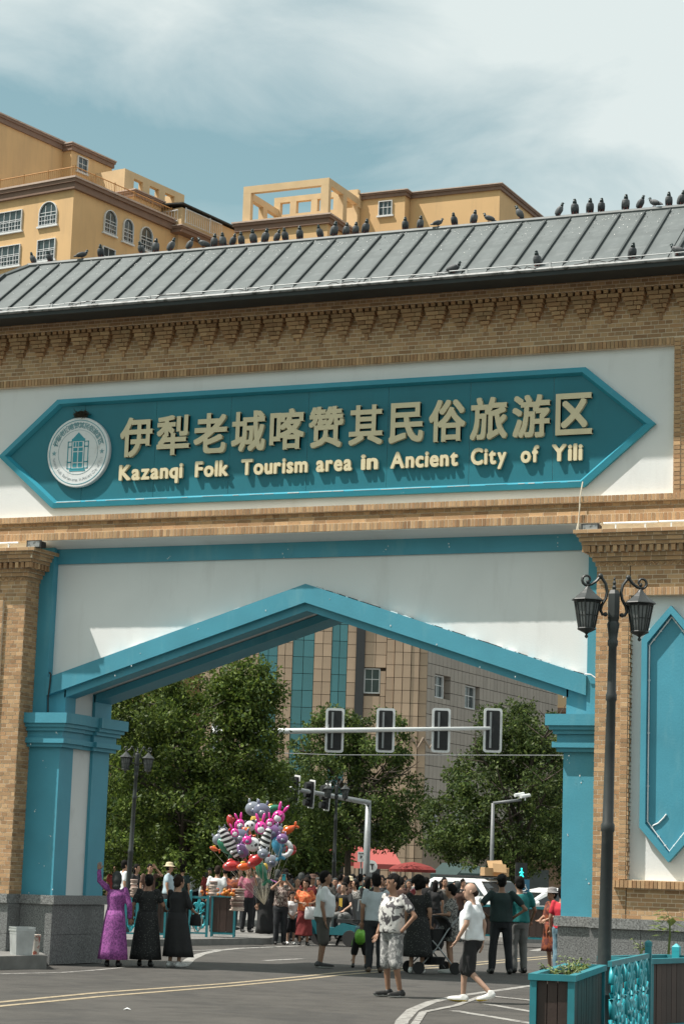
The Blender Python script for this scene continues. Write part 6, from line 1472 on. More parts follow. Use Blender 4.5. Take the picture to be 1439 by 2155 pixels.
p11 = person(992, 2112, 1.66, -112, 'balding man in white T-shirt and black shorts walking to the left', bottom='black', legs='shorts', fat=.55, hairstyle='bald', hair='brown', skin='c', shoes='white', sole='yellow', pose=dict(lean=(0, -.03, 0), knR=(-.10, -.15, .50), anR=(-.11, -.17, .09), knL=(.09, -.04, .48), anL=(.09, .30, .17), toeL=(.10, .16, .05), elL=(.26, -.02, 1.12), wrL=(.24, -.16, .90), elR=(-.26, .08, 1.12), wrR=(-.25, .06, .86), turn=20))
p12 = person(1052, 2051, 1.80, 186, 'man in dark green T-shirt and black cap, hands on hips, seen from behind', top='darkgreen', skin='b', fat=.45, hat=('cap', K['black']), pose=HIPS)
p13 = person(1090, 2049, 1.78, 200, 'man in teal T-shirt and grey trousers half hidden by the man in dark green', top='teal', bottom='greypants', skin='b', fat=.35, pose=dict(elR=(-.3, .02, 1.12), wrR=(-.28, -.12, .92)))
p14 = person(1160, 2046, 1.58, -62, 'woman in grey brimmed hat and maroon dress beside the right pier', top='maroon', dress=(.42, .22, .19, .05), style='f', fat=.3, skin='a', sleeves='elbow', hat=('brim', K['greyhat']), hairstyle='bun', pose=dict(elL=(.22, -.06, 1.14), wrL=(.1, -.22, 1.06), elR=(-.2, -.06, 1.14), wrR=(-.1, -.24, 1.06)))
p15 = person(1180, 2053, 1.62, 165, 'person in red shirt and washed jeans half hidden by the right pier', top='red', bottom='jeans', skin='a', style='f', shoes='white')
p16 = person(588, 1989, 1.66, 8, 'woman in brown print blouse raising a phone to take a photograph', top='brownpat', style='f', fat=.3, skin='a', sleeves='short', hem=-.02, hairstyle='short', pose=dict(elL=(.26, -.22, 1.36), wrL=(.07, -.34, 1.56), elR=(-.26, -.22, 1.36), wrR=(-.07, -.34, 1.56), hdL=(-.3, -.1, .8), hdR=(.3, -.1, .8)))
M_ = Matrix.Translation(p16.location) @ p16.rotation_euler.to_matrix().to_4x4(); pp = M_ @ Vector((.0, -.40, 1.60)); T = empty('phone', pp, 'small phone held up by the woman in the brown print blouse', 'phone', None, p16.rotation_euler.z); q = MB(); q.box(-.04, .04, -.005, .005, -.075, .075); q.build('case', M['turq'], T); q = MB(); q.box(-.03, .0, -.008, -.005, .02, .06); q.build('lens', M['black'], T)
p17 = person(611, 1989, 1.25, 14, 'small boy in oversized white T-shirt and dark shorts, hands folded', bottom='darkpants', legs='shorts', skin='c', shoes='white', sole='sole', hem=-.20, pose=dict(elL=(.25, -.08, 1.12), wrL=(.06, -.20, .95), elR=(-.25, -.08, 1.12), wrR=(-.06, -.19, .93)))
p18 = person(638, 1991, 1.55, 6, 'woman in orange blouse and dark red skirt carrying a white bag', top='orange', bottom='darkred', legs='skirt', style='f', fat=.45, skin='b', hairstyle='curly', hair='brown', pose=dict(elL=(.27, -.08, 1.14), wrL=(.14, -.24, 1.10), elR=(-.26, -.06, 1.14), wrR=(-.08, -.24, 1.10), skirt=.26))
M['plastic'] = mat('plastic_bag', (.66, .66, .67), .35, .15, 12, .5, 16, trans=.3)
hbag(p18, (.12, -.30, 1.02), M['plastic'], 'white plastic bag held by the woman in orange', .27, .30, 'carrier_bag')
p5 = person(756, 2038, 1.2, 178, 'child in bright green shirt bending down with back to the camera', top='green', bottom='black', legs='shorts', skin='a', pose=dict(bent=1, pelvis=(0, .12, .78), chest=(0, -.16, .86), neck=(0, -.36, .74), head=(0, -.46, .66), shL=(.15, -.34, .75), shR=(-.15, -.34, .75), elL=(.2, -.42, .48), wrL=(.18, -.46, .24), elR=(-.2, -.42, .48), wrR=(-.18, -.46, .24), knL=(.15, -.04, .42), knR=(-.15, -.04, .42), anL=(.17, .05, .09), anR=(-.17, .05, .09)))
p10 = person(557, 1979, 1.74, 0, 'tall figure in black robe standing behind the balloons', top='black', dress=(.16, .24, .2, .03), skin='b', style='f', shoes='white', sleeves='long', hairstyle='scarf')
# ---- people further back
BK = [(455, 1990, 57, 1.66, 170, 'person in white T-shirt seen from behind at the snack stall', dict(top='white', hair='brown', hairstyle='short')),
 (258, 0, 52, 1.72, 110, 'young man in white T-shirt behind the purple dress', dict(top='white')),
 (283, 0, 56, 1.64, 70, 'woman in black beside the left lamp post', dict(top='black', style='f', hairstyle='long')),
 (312, 0, 55, 1.66, 30, 'person in brown shirt shading the eyes with one hand', dict(top='brown', pose=dict(elL=(.30, -.2, 1.40), wrL=(.10, -.2, 1.60)))),
 (352, 0, 54, 1.70, 95, 'man in light blue shirt and straw hat behind the women in black', dict(top='lightblue', hat=('brim', K['straw']), fat=.3)),
 (238, 0, 60, 1.60, 20, 'woman in dark dress close behind the left pier', dict(top='darkred', style='f', hairstyle='long')),
 (392, 0, 64, 1.66, 160, 'person in dark clothes behind the ornate railing', dict(top='darkpants')),
 (418, 0, 66, 1.62, -30, 'woman in brown print behind the ornate railing', dict(top='brownpat', style='f', hairstyle='long')),
 (490, 0, 60, 1.60, 150, 'stallholder in dark print beside the stacked snacks', dict(top='maroon', style='f', hairstyle='bun')),
 (520, 0, 58, 1.68, 20, 'balloon seller in brown print shirt under the balloon bunch', dict(top='pink', style='f', pose=dict(elL=(.22, -.10, 1.22), wrL=(.12, -.2, 1.46)))),
 (632, 0, 60, 1.70, 170, 'woman in black headscarf behind the woman in orange', dict(top='black', style='f', hairstyle='scarf')),
 (655, 0, 62, 1.66, 40, 'man in dark brimmed hat behind the white polo shirt', dict(top='khaki', hat=('brim', K['brown']))),
 (664, 0, 66, 1.74, -20, 'man with bare dark head just left of the polo collar', dict(top='greypants')),
 (694, 0, 63, 1.60, 150, 'woman in pink print right behind the polo man', dict(top='pink', style='f', hairstyle='long')),
 (703, 0, 60, 1.60, 10, 'woman in black and white headscarf above the tricycle', dict(top='leopard', style='f', hairstyle='scarf')),
 (735, 0, 60, 1.64, -60, 'woman in red blouse with pale sun hat', dict(top='red', style='f', hat=('brim', K['straw']), hairstyle='long')),
 (748, 0, 57, 1.58, -70, 'dark-haired woman in patterned top behind the tricycle seat', dict(top='leopard', style='f', hairstyle='long')),
 (757, 0, 66, 1.72, 180, 'man in dark shirt beyond the red blouse', dict(top='darkpants')),
 (768, 0, 61, 1.66, 40, 'woman in turquoise print scarf left of the floral-shirted man', dict(top='turq', style='f', hairstyle='scarf')),
 (827, 0, 66, 1.80, 178, 'man in white T-shirt with dark backpack strap, walking away', dict(top='white', hair='grey')),
 (846, 0, 64, 1.60, 20, 'woman in mottled blouse left of the curly hair', dict(top='brownpat', style='f', hairstyle='long')),
 (906, 0, 74, 1.36, 0, 'child in orange top and red cap among the toys', dict(top='orange', skin='c', hat=('cap', K['red']))),
 (922, 0, 76, 1.55, 20, 'fruit seller in orange apron behind the planter', dict(top='orange', style='f')),
 (890, 0, 78, 1.5, -20, 'woman in orange scarf beside the fruit sellers', dict(top='orange', style='f', hairstyle='long')),
 (972, 0, 69, 1.68, 30, 'person in black beside the white car door', dict(top='black')),
 (610, 0, 66, 1.64, 180, 'person in dark blue behind the photographing woman', dict(top='darkpants')),
 (575, 0, 68, 1.62, 170, 'woman in black at the edge of the balloons', dict(top='black', style='f', hairstyle='long')),
 (338, 0, 66, 1.64, 0, 'woman in red print deep in the tree shade', dict(top='darkred', style='f', hairstyle='long')),
 (715, 0, 70, 1.7, 160, 'man in grey shirt far back under the signal mast', dict(top='greyblue')),
 (790, 0, 72, 1.66, 10, 'man in orange shirt far back by the round sign', dict(top='orange')),
 (680, 0, 76, 1.68, 90, 'man in red cap far behind the polo shirt', dict(top='lightblue', hat=('cap', K['red'])))]
XT = [(598, 62, 1.66, 175, 'black', 'short'), (622, 65, 1.6, 20, 'pink', 'long'), (645, 67, 1.7, -170, 'darkpants', 'short'), (682, 66, 1.64, 160, 'brown', 'long'), (690, 70, 1.7, 30, 'lightblue', 'short'), (726, 66, 1.6, -20, 'darkred', 'long'), (741, 70, 1.72, 170, 'black', 'short'), (778, 66, 1.64, 15, 'purple', 'scarf'), (802, 68, 1.7, 180, 'darkgreen', 'short'), (815, 74, 1.62, 0, 'orange', 'long'), (838, 70, 1.7, -30, 'khaki', 'short'), (860, 68, 1.6, 20, 'pink', 'scarf'), (872, 74, 1.7, 180, 'greypants', 'short'), (935, 70, 1.64, 0, 'red', 'long'), (948, 74, 1.68, 180, 'teal', 'short'), (958, 68, 1.6, -40, 'brownpat', 'long'), (270, 66, 1.66, 30, 'khaki', 'short'), (298, 62, 1.6, -20, 'brownpat', 'long'), (326, 60, 1.7, 170, 'black', 'short'), (368, 60, 1.62, 20, 'greypat', 'long'), (381, 58, 1.66, 160, 'darkgreen', 'short'), (405, 62, 1.7, 0, 'white', 'short'), (436, 64, 1.6, 40, 'darkred', 'scarf'), (472, 62, 1.66, 190, 'black', 'short'), (503, 64, 1.64, 0, 'greypat', 'long'), (540, 62, 1.7, 170, 'darkpants', 'short')]
XT += [(586, 72, 1.7, 160, 'black', 'short'), (606, 74, 1.66, 10, 'black', 'scarf'), (634, 74, 1.72, 180, 'khaki', 'short'), (660, 72, 1.64, 0, 'black', 'long'), (702, 76, 1.74, 180, 'darkpants', 'short'), (720, 80, 1.7, 20, 'black', 'short'), (752, 76, 1.66, -160, 'darkgreen', 'long'), (765, 80, 1.72, 0, 'darkpants', 'short'), (795, 78, 1.7, 170, 'black', 'short'), (808, 66, 1.62, 20, 'darkred', 'long'), (850, 76, 1.72, 0, 'black', 'short'), (868, 80, 1.66, 180, 'brown', 'long'), (897, 70, 1.7, 170, 'black', 'short'), (928, 66, 1.62, 180, 'darkpants', 'long'), (965, 78, 1.7, 180, 'khaki', 'short'), (312, 74, 1.7, 10, 'black', 'short'), (345, 72, 1.64, 170, 'darkpants', 'long'), (398, 70, 1.7, 180, 'black', 'short'), (425, 74, 1.66, 0, 'brown', 'short')]  # extra figures; their dark clothes stand in for tree shade over the crowd
XT += [(582, 59, 1.62, 170, 'purple', 'scarf'), (600, 58, 1.7, 180, 'darkgreen', 'short'), (624, 57, 1.58, 10, 'brown', 'scarf'), (646, 58, 1.66, 175, 'darkred', 'long'), (668, 60, 1.6, 20, 'black', 'scarf'), (686, 58, 1.68, 175, 'khaki', 'short'), (728, 58, 1.66, 178, 'brown', 'short'), (744, 62, 1.6, 10, 'black', 'scarf'), (772, 58, 1.66, -170, 'black', 'long'), (800, 60, 1.7, 10, 'darkpants', 'short'), (817, 58, 1.64, 175, 'black', 'scarf'), (842, 59, 1.68, 180, 'brown', 'short'), (858, 61, 1.62, 15, 'darkred', 'scarf'), (915, 60, 1.62, 178, 'black', 'long'), (934, 62, 1.7, 10, 'khaki', 'short'), (962, 61, 1.62, 175, 'brown', 'scarf')]  # added nearer row, again in dark clothes to paint the crowd as shaded
NMC = dict(black='black', pink='pink print', darkpants='charcoal', brown='brown', lightblue='light blue', darkred='dark red', purple='purple', darkgreen='dark green', orange='orange', khaki='khaki', greypants='grey', red='red', teal='teal', brownpat='brown print', greypat='mottled grey', white='white')
POS = lambda x: 'in the tree shade left of the stall' if x < 420 else 'behind the snack stall' if x < 560 else 'between the balloons and the polo man' if x < 660 else 'behind the tricycle' if x < 760 else 'behind the floral-shirted man' if x < 850 else 'by the fruit sellers'
for (px, dep, H, hd_, cl, hs_) in XT: BK.append((px, 0, dep, H, hd_, f"{'person in headscarf' if hs_ == 'scarf' else 'long-haired person' if hs_ == 'long' else 'short-haired person'}, {NMC[cl]} top, {POS(px)}, facing {'away' if abs(hd_) > 90 else 'us'}", dict(top=cl, hairstyle=hs_, style='f' if hs_ != 'short' else 'm')))
LBS = set()
for (px, _, dep, H, hd_, lb, kw) in BK:
    if lb in LBS: lb += ', farther back'
    LBS.add(lb)
    person(px, 0, H, hd_, lb, dep=dep+(6 if px < 430 else 0), detail=False, group='people in the crowd beyond the arch', z=.15 if px < 600 else 0, **kw)
# rider on the tricycle
TX = G(712, 1992); T = empty('tricycle', TX,  'turquoise motor tricycle with a rider in black, behind the polo man', 'tricycle', None, RZV+R(-20))
T.scale = (.85, .85, .9); M['tri'] = mat('tricycle_paint', (.015, .12, .145), .35, .1, 5, spec=.5)
q = MB(); q.prism([(-.75, .30), (.55, .30), (.62, .55), (.2, .62), (-.05, .48), (-.35, .5), (-.55, .92), (-.72, .95)], -.33, .33); o = q.build('body', M['tri'], T); bv = o.modifiers.new('b', 'BEVEL'); bv.width = .04; bv.segments = 2
for (x, y) in ((-.62, 0), (.45, -.34), (.45, .34)):
    w = bpy.data.objects.new('wheel', None); COL.objects.link(w); w.parent = T; w.location = (x, y, .22); q = MB(); q.lathe((0, 0, 0), [(.12, -.05), (.21, -.05), (.22, 0), (.21, .05), (.12, .05)], 16); q.v = [(a, c, b) for a, b, c in q.v]; q.build('tyre', M['tyre'], w); q = MB(); q.lathe((0, 0, 0), [(.12, -.04), (.12, .04)], 12); q.v = [(a, c, b) for a, b, c in q.v]; q.build('rim', M['rim'], w)
q = MB(); q.box(.0, .5, -.25, .25, .62, .72); q.obox((.52, 0, .98), Vector((.97, 0, .2)), Vector((0, 1, 0)), Vector((-.2, 0, .97)), .04, .25, .28); q.build('seat', M['black'], T)
q = MB(); q.tube([(-.6, 0, .9), (-.52, 0, 1.12), (-.50, .28, 1.16)], .018, 6); q.tube([(-.52, 0, 1.12), (-.50, -.28, 1.16)], .018, 6); q.build('handlebar', M['black'], T)
q = MB(); q.tube([(.66, -.3, .95), (.68, -.3, 1.25), (.68, .3, 1.25), (.66, .3, .95)], .02, 6); q.build('back_rail', M['silver'], T)
pr_ = person(716, 1991, 1.62, -28, 'young rider in black shirt with yellow print seated on the turquoise tricycle', top='black', bottom='greypants', skin='c', pose=dict(pelvis=(0, .18, .80), chest=(0, .16, 1.16), neck=(0, .12, 1.32), hipL=(0, 0, 0), knL=(.14, -.28, .74), knR=(-.14, -.28, .74), anL=(.15, -.32, .32), anR=(-.15, -.32, .32), elL=(.28, -.02, 1.02), wrL=(.2, -.24, .90), elR=(-.28, -.02, 1.02), wrR=(-.2, -.24, .90)))
q = MB(); q.box(-.05, -.02, -.045, -.03, 1.0, 1.2); q.box(.0, .03, -.045, -.03, .98, 1.2); q.build('shirt_print', mat('yellow_print', (.6, .4, .05), .7, 0), pr_)
# pushchair
T = empty('pushchair', G(908, 2050), 'black pushchair with hood between the curly-haired woman and the mottled dress', 'pushchair', None, RZV+R(20))
q = MB(); 
for k in range(7): 
    a0 = R(-10+k*26)
    q.obox((.26*math.cos(a0), 0, .78+.26*math.sin(a0)), Vector((math.cos(a0), 0, math.sin(a0))), Vector((0, 1, 0)), Vector((-math.sin(a0), 0, math.cos(a0))), .012, .24, .066)
q.build('hood', K['black'], T); q = MB(); loft(q, [(0, 0, .42, .16, .19), (-.03, 0, .52, .24, .22), (-.02, 0, .80, .24, .23)], 14); q.build('seat', K['black'], T)
q = MB()
for s in (-1, 1): q.tube([(-.36, s*.24, .10), (-.02, s*.23, .45), (.2, s*.22, .78), (.42, s*.2, 1.02)], .014, 6); q.tube([(.36, s*.24, .10), (.05, s*.23, .45), (-.1, s*.22, .6)], .014, 6)
q.tube([(.42, -.2, 1.02), (.42, .2, 1.02)], .016, 6); q.build('frame', M['silver'], T)
for x in (-.36, .36):
    for s in (-1, 1): q = MB(); q.lathe((0, 0, 0), [(.05, -.02), (.11, -.02), (.11, .02), (.05, .02)], 14); q.v = [(a+x, c+s*.25, b+.11) for a, b, c in q.v]; q.build('wheel', M['tyre'], T)
q = MB(); loft(q, [(.02, 0, .16, .2, .16), (.02, 0, .30, .24, .2)], 12); q.build('basket', K['black'], T)
# ================================================================== BALLOONS AND STALL GOODS
def foil(name, col, rough=.18): return mat(name, col, rough, .06, 4, spec=.7)
F_ = {'grey': foil('grey_foil', (.20, .22, .26)), 'pink': foil('pink_foil', (.62, .03, .28)), 'orange': foil('orange_foil', (.60, .10, .02)), 'red': foil('red_foil', (.42, .03, .03)), 'white': foil('white_foil', (.62, .63, .65)), 'black': foil('black_foil', (.02, .02, .022)), 'blue': foil('blue_foil', (.05, .24, .38)), 'purple': foil('purple_foil', (.20, .10, .25)), 'green': foil('green_foil', (.02, .16, .09)), 'yellow': foil('yellow_foil', (.55, .36, .05)), 'slate': foil('slate_foil', (.12, .13, .19))}
zs = cloth('zebra_foil', (.62, .62, .62), 'stripes', (.02, .02, .02), 2.6, (.45, .5), .25)
KNOT = atd(556, 1905, 57)
def balloon(px, py, dep, r_, kind, label, tilt=0, c=None):
    p = atd(px, py, dep); T = empty('balloon', p, label, 'balloon', 'foil balloons in the seller\'s bunch', RZV); T.rotation_euler = Euler((0, R(tilt), RZV))
    b = MB(); e = MB(); d = MB()
    if kind == 'zebra':
        for k in range(7): f = k/6; b.ball((r_*(f-.5)*.35, 0, r_*(1.1-2.2*f)), r_*(.34+.2*math.sin(math.pi*f)), r_*.35, r_*.42, 10, 8)
        link('body', baked(b, .03, 'body', zs, 2), T); e.ball((-.1*r_, -.3*r_, -.8*r_), r_*.14, .03, r_*.14, 8, 6); e.build('eye', F_['white'], T, smooth=True); d.ball((r_*.05, 0, r_*1.25), r_*.12, r_*.1, r_*.25, 8, 6); d.build('ear', F_['black'], T, smooth=True)
    elif kind == 'rabbit':
        b.ball((0, 0, 0), r_*.75, r_*.55, r_*.8, 14, 10); b.build('body', F_[c or 'pink'], T, smooth=True)
        for s in (-1, 1): q = MB(); q.ball((s*r_*.38, 0, r_*1.2), r_*.2, r_*.18, r_*.62, 10, 8, rot=Euler((0, s*.25, 0)).to_matrix()); q.build('ear', F_[c or 'pink'], T, smooth=True)
        q = MB(); q.ball((0, -r_*.42, -r_*.22), r_*.45, r_*.2, r_*.42, 10, 8); q.build('muzzle', F_['white'], T, smooth=True)
        for s in (-1, 1): q = MB(); q.ball((s*r_*.25, -r_*.53, r_*.25), r_*.1, r_*.06, r_*.13, 8, 6); q.build('eye', F_['black'], T, smooth=True)
    elif kind == 'panda':
        b.ball((0, 0, 0), r_, r_*.6, r_*.9, 16, 10); b.build('body', F_['white'], T, smooth=True)
        for s in (-1, 1): q = MB(); q.ball((s*r_*.62, 0, r_*.78), r_*.28, r_*.2, r_*.28, 10, 8); q.build('ear', F_['black'], T, smooth=True); q = MB(); q.ball((s*r_*.38, -r_*.52, r_*.1), r_*.2, r_*.1, r_*.26, 8, 6); q.build('eye_patch', F_['black'], T, smooth=True)
        q = MB(); q.ball((0, -r_*.6, -r_*.2), r_*.1, r_*.06, r_*.07, 8, 6); q.build('nose', F_['black'], T, smooth=True)
    elif kind == 'round':
        b.ball((0, 0, 0), r_, r_*.6, r_*.88, 16, 10); b.build('body', F_[c], T, smooth=True)
        for s in (-1, 1): q = MB(); q.ball((s*r_*.5, 0, r_*.92), r_*.16, r_*.14, r_*.34, 8, 6); q.build('ear', F_[c], T, smooth=True)
        q = MB(); q.ball((r_*.1, -r_*.5, -r_*.25), r_*.42, r_*.2, r_*.34, 10, 8); q.build('muzzle', F_['slate' if c != 'slate' else 'grey'], T, smooth=True)
    elif kind == 'ring':
        q = MB(); q.tube([(r_*math.cos(w*.4189), 0, r_*math.sin(w*.4189)) for w in range(16)], r_*.38, 8); q.build('body', F_[c], T, smooth=True); q = MB(); q.ball((0, 0, 0), r_*.4, r_*.2, r_*.4, 10, 8); q.build('centre', F_['slate'], T, smooth=True)
    else:      # fish / bird: body, tail, fins
        b.ball((0, 0, 0), r_*1.15, r_*.5, r_*.62, 16, 10); b.ball((r_*.9, 0, r_*.05), r_*.5, r_*.3, r_*.34, 10, 8); link('body', baked(b, .03, 'body', F_[c], 2), T)
        q = MB(); q.ball((r_*1.5, 0, r_*.3), r_*.22, r_*.1, r_*.42, 8, 6, rot=Euler((0, .6, 0)).to_matrix()); q.ball((r_*1.5, 0, -r_*.2), r_*.22, r_*.1, r_*.40, 8, 6, rot=Euler((0, -.6, 0)).to_matrix()); q.build('tail', F_[c], T, smooth=True)
        q = MB(); q.ball((-.1*r_, 0, r_*.62), r_*.4, r_*.1, r_*.25, 8, 6); q.build('fin', F_['yellow' if c in ('orange', 'green') else c], T, smooth=True)
        q = MB(); q.ball((-r_*.7, -r_*.36, r_*.15), r_*.13, r_*.08, r_*.13, 8, 6); q.build('eye', F_['white'], T, smooth=True)
    st = MB(); k_ = T.rotation_euler.to_matrix().transposed() @ (KNOT-p); st.tube([(0, 0, -r_*.5), k_*.55+Vector((0, 0, -.06)), k_], .0035, 3); st.build('string', M['wirewhite'], T)
    return T
g_ = 'foil balloons'
BL = [(533, 1712, 57.2, .26, 'round', 'round grey foil balloon with upright ears at the top left of the bunch', 0, 'grey'), (551, 1716, 56.8, .27, 'round', 'large slate-blue foil balloon at the very top of the bunch', 6, 'slate'), (573, 1712, 57.6, .20, 'fish', 'dark green foil balloon peeking out at the top right', -20, 'green'),
 (586, 1729, 56.6, .26, 'rabbit', 'bright pink long-eared balloon at the upper right of the bunch', 24, 'pink'), (549, 1752, 55.8, .25, 'rabbit', 'bright pink long-eared balloon in the middle of the bunch', -4, 'pink'), (505, 1744, 56.8, .2, 'rabbit', 'magenta long-eared balloon left of the middle', -12, 'pink'),
 (484, 1737, 57, .18, 'fish', 'red foil fish standing on its tail at the upper left', 80, 'red'), (519, 1760, 56.3, .17, 'fish', 'small orange foil balloon between the panda and the slate balloon', 40, 'orange'), (526, 1748, 56.6, .18, 'panda', 'small panda-faced foil balloon in the upper middle', -10, None), (507, 1770, 56.2, .26, 'round', 'slate foil balloon between the left zebra and the big panda', 20, 'slate'),
 (532, 1787, 55.6, .24, 'panda', 'large white panda-faced foil balloon low in the middle', 18, None), (483, 1784, 56, .36, 'zebra', 'zebra-striped foil balloon on the left side', -24, None), (557, 1786, 55.5, .33, 'zebra', 'zebra-striped foil balloon right of the big panda', 22, None), (573, 1760, 56.4, .25, 'round', 'lilac foil balloon under the upper right pink one', 8, 'purple'),
 (586, 1758, 57.4, .18, 'round', 'dark blue foil balloon behind the lilac one', 0, 'slate'), (606, 1757, 56.8, .2, 'fish', 'orange-red foil fish at the far right of the bunch', -30, 'orange'), (583, 1790, 56.3, .26, 'fish', 'bright blue foil balloon hanging at the right', 75, 'blue'), (597, 1796, 57, .22, 'ring', 'white ring-shaped foil balloon at the lower right', 0, 'white'), (612, 1798, 57.6, .13, 'ring', 'red ring-shaped foil balloon at the right edge of the bunch', 0, 'red'),
 (508, 1800, 56, .24, 'round', 'purple foil balloon below the left zebra', 30, 'purple'), (460, 1776, 57, .2, 'round', 'blue-grey foil balloon at the far left of the bunch', -30, 'grey'), (471, 1790, 56.4, .25, 'fish', 'green foil dragon balloon with yellow fin at the left', 50, 'green'), (537, 1821, 55.4, .26, 'fish', 'red foil fish below the right zebra', -35, 'red'), (488, 1832, 55.9, .26, 'fish', 'dark red foil fish at the bottom left of the bunch', -10, 'red'), (513, 1834, 55.7, .2, 'fish', 'orange foil fish at the bottom, nose to the left', -5, 'orange'),
 (549, 1840, 56.4, .28, 'fish', 'dark green foil balloon at the bottom of the bunch', 65, 'green'), (571, 1822, 56.8, .22, 'round', 'dull grey foil balloon at the lower right', 10, 'grey'), (562, 1838, 57, .13, 'round', 'tiny pale pink foil balloon at the bottom right', 0, 'purple'), (450, 1796, 57.4, .13, 'fish', 'small orange foil balloon at the lower left tip', 20, 'orange'), (540, 1735, 57.6, .2, 'round', 'yellow foil balloon mostly hidden near the top', 0, 'yellow'), (568, 1741, 56.2, .17, 'rabbit', 'small magenta long-eared balloon just below the topmost pink one', 10, 'pink'), (494, 1762, 55.9, .17, 'rabbit', 'small magenta long-eared balloon above the left zebra', -15, 'pink'), (520, 1778, 55.5, .15, 'round', 'small pink foil balloon beside the big panda face', 10, 'pink'), (594, 1775, 55.9, .18, 'round', 'purple foil balloon at the right, above the white ring', 0, 'purple'), (470, 1760, 57.2, .17, 'round', 'small slate foil balloon at the upper left edge', -15, 'slate'), (553, 1806, 55.2, .17, 'round', 'grey foil balloon between the panda and the right zebra', 10, 'grey')]
for b in BL: balloon(b[0], b[1]-9, b[2], b[3]*.82, *b[4:6], tilt=b[6], c=b[7])
# stacked snacks and fruit
M['snack'] = mat('banded_snack', (.50, .40, .34), .7, .2, 6, hue=(.20, .12, .10), island=.3)
M['fruit'] = mat('mixed_fruit', (.50, .22, .02), .45, .1, 6, island=.25, hue=(.42, .05, .01))
def stack(px, py, dep, n, r_, label, zb):
    p = atd(px, py, dep); T = empty('snack_stack', (p.x, p.y, zb), label, 'snack stack', 'stacked snacks on the stall', RZV); me = None
    for i in range(n):
        if me is None: q = MB(); q.lathe((0, 0, 0), [(r_*.9, 0), (r_, .01), (r_, .03), (r_*.9, .04)], 12); me = q.mesh('snack_round', M['snack'], True)
        o = link('snack_round', me, T, (random.uniform(-.015, .015), random.uniform(-.015, .015), .043*i)); o.scale = (random.uniform(.85, 1.05),)*2+(1,)
    return T
stack(449, 1866, 51.2, 8, .10, 'tall stack of banded snack rounds at the left end of the stall', 1.13); stack(500, 1890, 52.0, 12, .17, 'broad stack of banded snack rounds right of the fruit', .80); stack(281, 1880, 52.4, 9, .09, 'stack of banded snack rounds behind the purple dress', 1.06)
def heap(px, py, dep, w, n, label, zb, name='fruit_heap'):
    p = atd(px, py, dep); T = empty(name, (p.x, p.y, zb), label, 'fruit', None, RZV); q = MB()
    for i in range(n): r_ = random.uniform(.03, .05); q.ball((random.uniform(-w, w), random.uniform(-.15, .15), random.uniform(.03, .14)), r_, r_, r_, 8, 6)
    q.build('fruit', M['fruit'], T, smooth=True, kind='stuff'); return T
heap(468, 1874, 51.8, .32, 26, 'heap of orange and red fruit on the brown planter box', 1.13); heap(908, 1905, 66, .5, 44, 'heap of orange toys and fruit on the table behind the planter', 1.02); heap(432, 1880, 51.6, .1, 6, 'few orange fruits beside the bottle', 1.12)
p = atd(422, 1870, 51.6); T = empty('water_bottle', (p.x, p.y, 1.10), 'clear plastic bottle standing on the ornate railing', 'bottle'); q = MB(); q.lathe((0, 0, 0), [(.035, 0), (.036, .15), (.015, .2), (.016, .23)], 12); q.build('bottle', M['lampclear'], T, smooth=True)
# ================================================================== PIGEONS
M['pigeon'] = mat('pigeon_slate', (.040, .046, .052), .6, .3, 18, hue=(.13, .135, .14)); M['pigeonwing'] = mat('pigeon_wing', (.10, .105, .11), .6, .2, 15, hue=(.055, .06, .065)); M['pigeonneck'] = mat('pigeon_neck', (.02, .035, .035), .35, .2, 10); M['pigeonfoot'] = mat('pigeon_foot', (.25, .07, .06), .6, .1, 5)
def pigeon_meshes(up_):
    """local: faces -x, feet at z=0; up_ = upright perching pose"""
    t_ = R(62 if up_ else 22); c, s = math.cos(t_), math.sin(t_); ax = Vector((-c, 0, s)); rot = Matrix((ax, Vector((0, 1, 0)), ax.cross(Vector((0, 1, 0))))).transposed(); ctr = Vector((0, 0, .105 if up_ else .085))
    b = MB(); b.ball(ctr, .080, .053, .057, 12, 8, rot=rot); b.ball(ctr+ax*.045, .045, .042, .044, 10, 8); b.tube([ctr-ax*.05, ctr-ax*.12, ctr-ax*.165], [.038, .022, .012], 8); nb = ctr+ax*.07; hd_ = nb+Vector((-.018, 0, .062)); b.tube([nb-ax*.03, nb+Vector((-.008, 0, .03)), hd_], [.036, .024, .020], 8)
    body = baked(b, .0085, 'pigeon', M['pigeon'], 2)
    h = MB(); h.ball(hd_+Vector((-.002, 0, .006)), .024, .019, .020, 10, 8); h.tube([nb+Vector((-.004, 0, .012)), hd_], [.028, .021], 8); h.tube([hd_+Vector((-.02, 0, .004)), hd_+Vector((-.046, 0, -.003))], [.006, .001], 6); head = h.mesh('head', M['pigeonneck'], True)
    w = MB()
    for sd_ in (-1, 1): w.ball(ctr-ax*.03+Vector((0, sd_*.038, .008)), .092, .014, .040, 10, 6, rot=rot)
    wing = w.mesh('wings', M['pigeonwing'], True); f = MB()
    for sd_ in (-1, 1): f.tube([(0, sd_*.018, .05), (-.004, sd_*.02, .0)], .005, 5); f.tube([(.012, sd_*.02, .003), (-.028, sd_*.024, .003)], .004, 4)
    return body, head, wing, f.mesh('feet', M['pigeonfoot'])
PM = [pigeon_meshes(True), pigeon_meshes(False)]
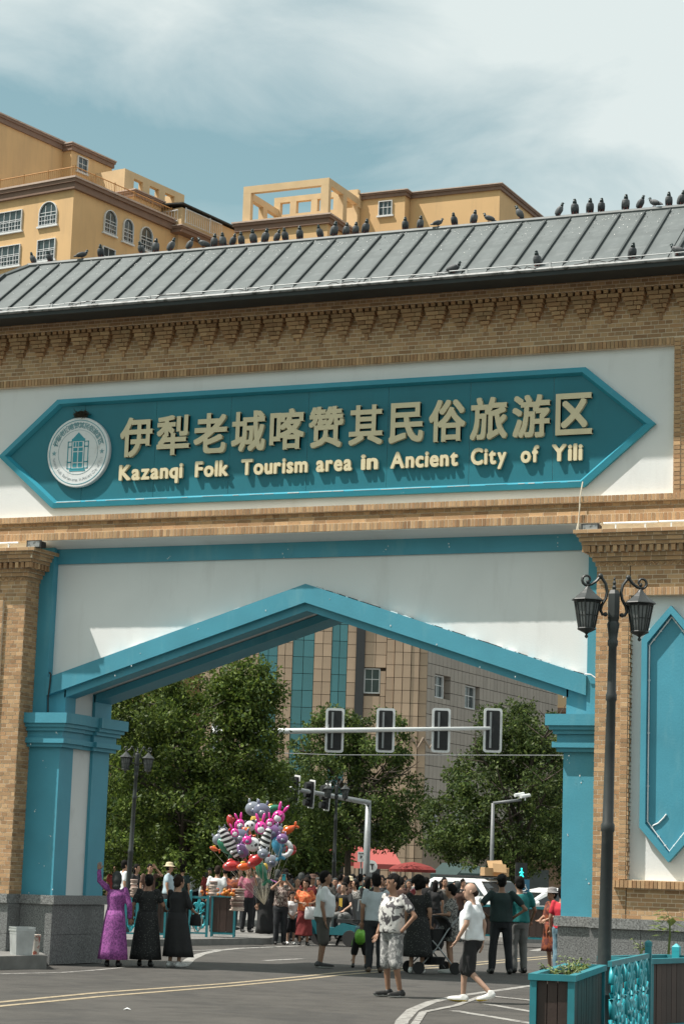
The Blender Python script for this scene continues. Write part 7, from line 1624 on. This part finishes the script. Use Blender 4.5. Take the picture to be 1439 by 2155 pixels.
def pigeon(p, rz, kind, label, group, sc=1.0):
    b, h, w, f = PM[kind]; T = link('pigeon', b, None, p); T.rotation_euler = (0, 0, rz); T.scale = (sc*1.12, sc*1.35, sc*.98); tag(T, label, 'pigeon', group)
    for n_, m_ in (('head', h), ('wings', w), ('feet', f)): link(n_, m_, T)
RID = [(68, 0), (103, 0), (172, 3), (211, 0), (296, 0), (327, 0), (360, 1), (399, 1), (427, 4), (450, 1), (468, 0), (490, 1), (507, 0), (532, 0), (558, 1), (583, 1), (599, 0), (630, 0), (672, 2), (703, 0), (728, 1), (748, 1), (769, 0), (852, 0), (884, 1), (921, 5), (955, 2), (997, 1), (1028, 4), (1093, 2), (1177, 1), (1209, 1), (1241, 1), (1265, 0), (1316, 0), (1348, 1), (1377, 4), (1407, 0), (1434, 0)]
ORD = lambda n: f"{n}{'th' if 10 <= n % 100 <= 20 else {1: 'st', 2: 'nd', 3: 'rd'}.get(n % 10, 'th')}"
for i, (px, k) in enumerate(RID):
    yr_ = 567-(px-62)*.0946; p = at(px, yr_-6, 1, YR); p.z = ZR+.062
    hd_ = {0: R(90), 1: R(125), 2: R(40), 3: R(180), 4: R(12), 5: R(200)}[k]+random.uniform(-.7, .7)
    pigeon(p, hd_+RZV*.5, 1 if k in (3, 4, 5) else 0, f"dark pigeon {'stooping' if k in (3, 4, 5) else 'upright'} on the roof ridge, {ORD(i+1)} from its left end", 'pigeons along the roof ridge', random.uniform(.78, 1.02))
for px, py, k, lb in ((955, 577, 3, 'grey pigeon in profile walking by the gutter, leftmost of the four at the eave'), (1130, 566, 0, 'dark pigeon upright at the eave, second from the left of four'), (1330, 549, 1, 'dark pigeon by the loose gutter wires, third of the four at the eave'), (1425, 542, 4, 'pigeon stooping at the eave close to the right edge of the picture')):
    p = at(px, py, 1, YG+.10); p.z = ZG+.10; pigeon(p, {0: R(90), 1: R(120), 3: R(180), 4: R(0)}[k], 1 if k > 2 else 0, lb, 'pigeons at the eave')

bpy.data.scenes.remove(TMP)
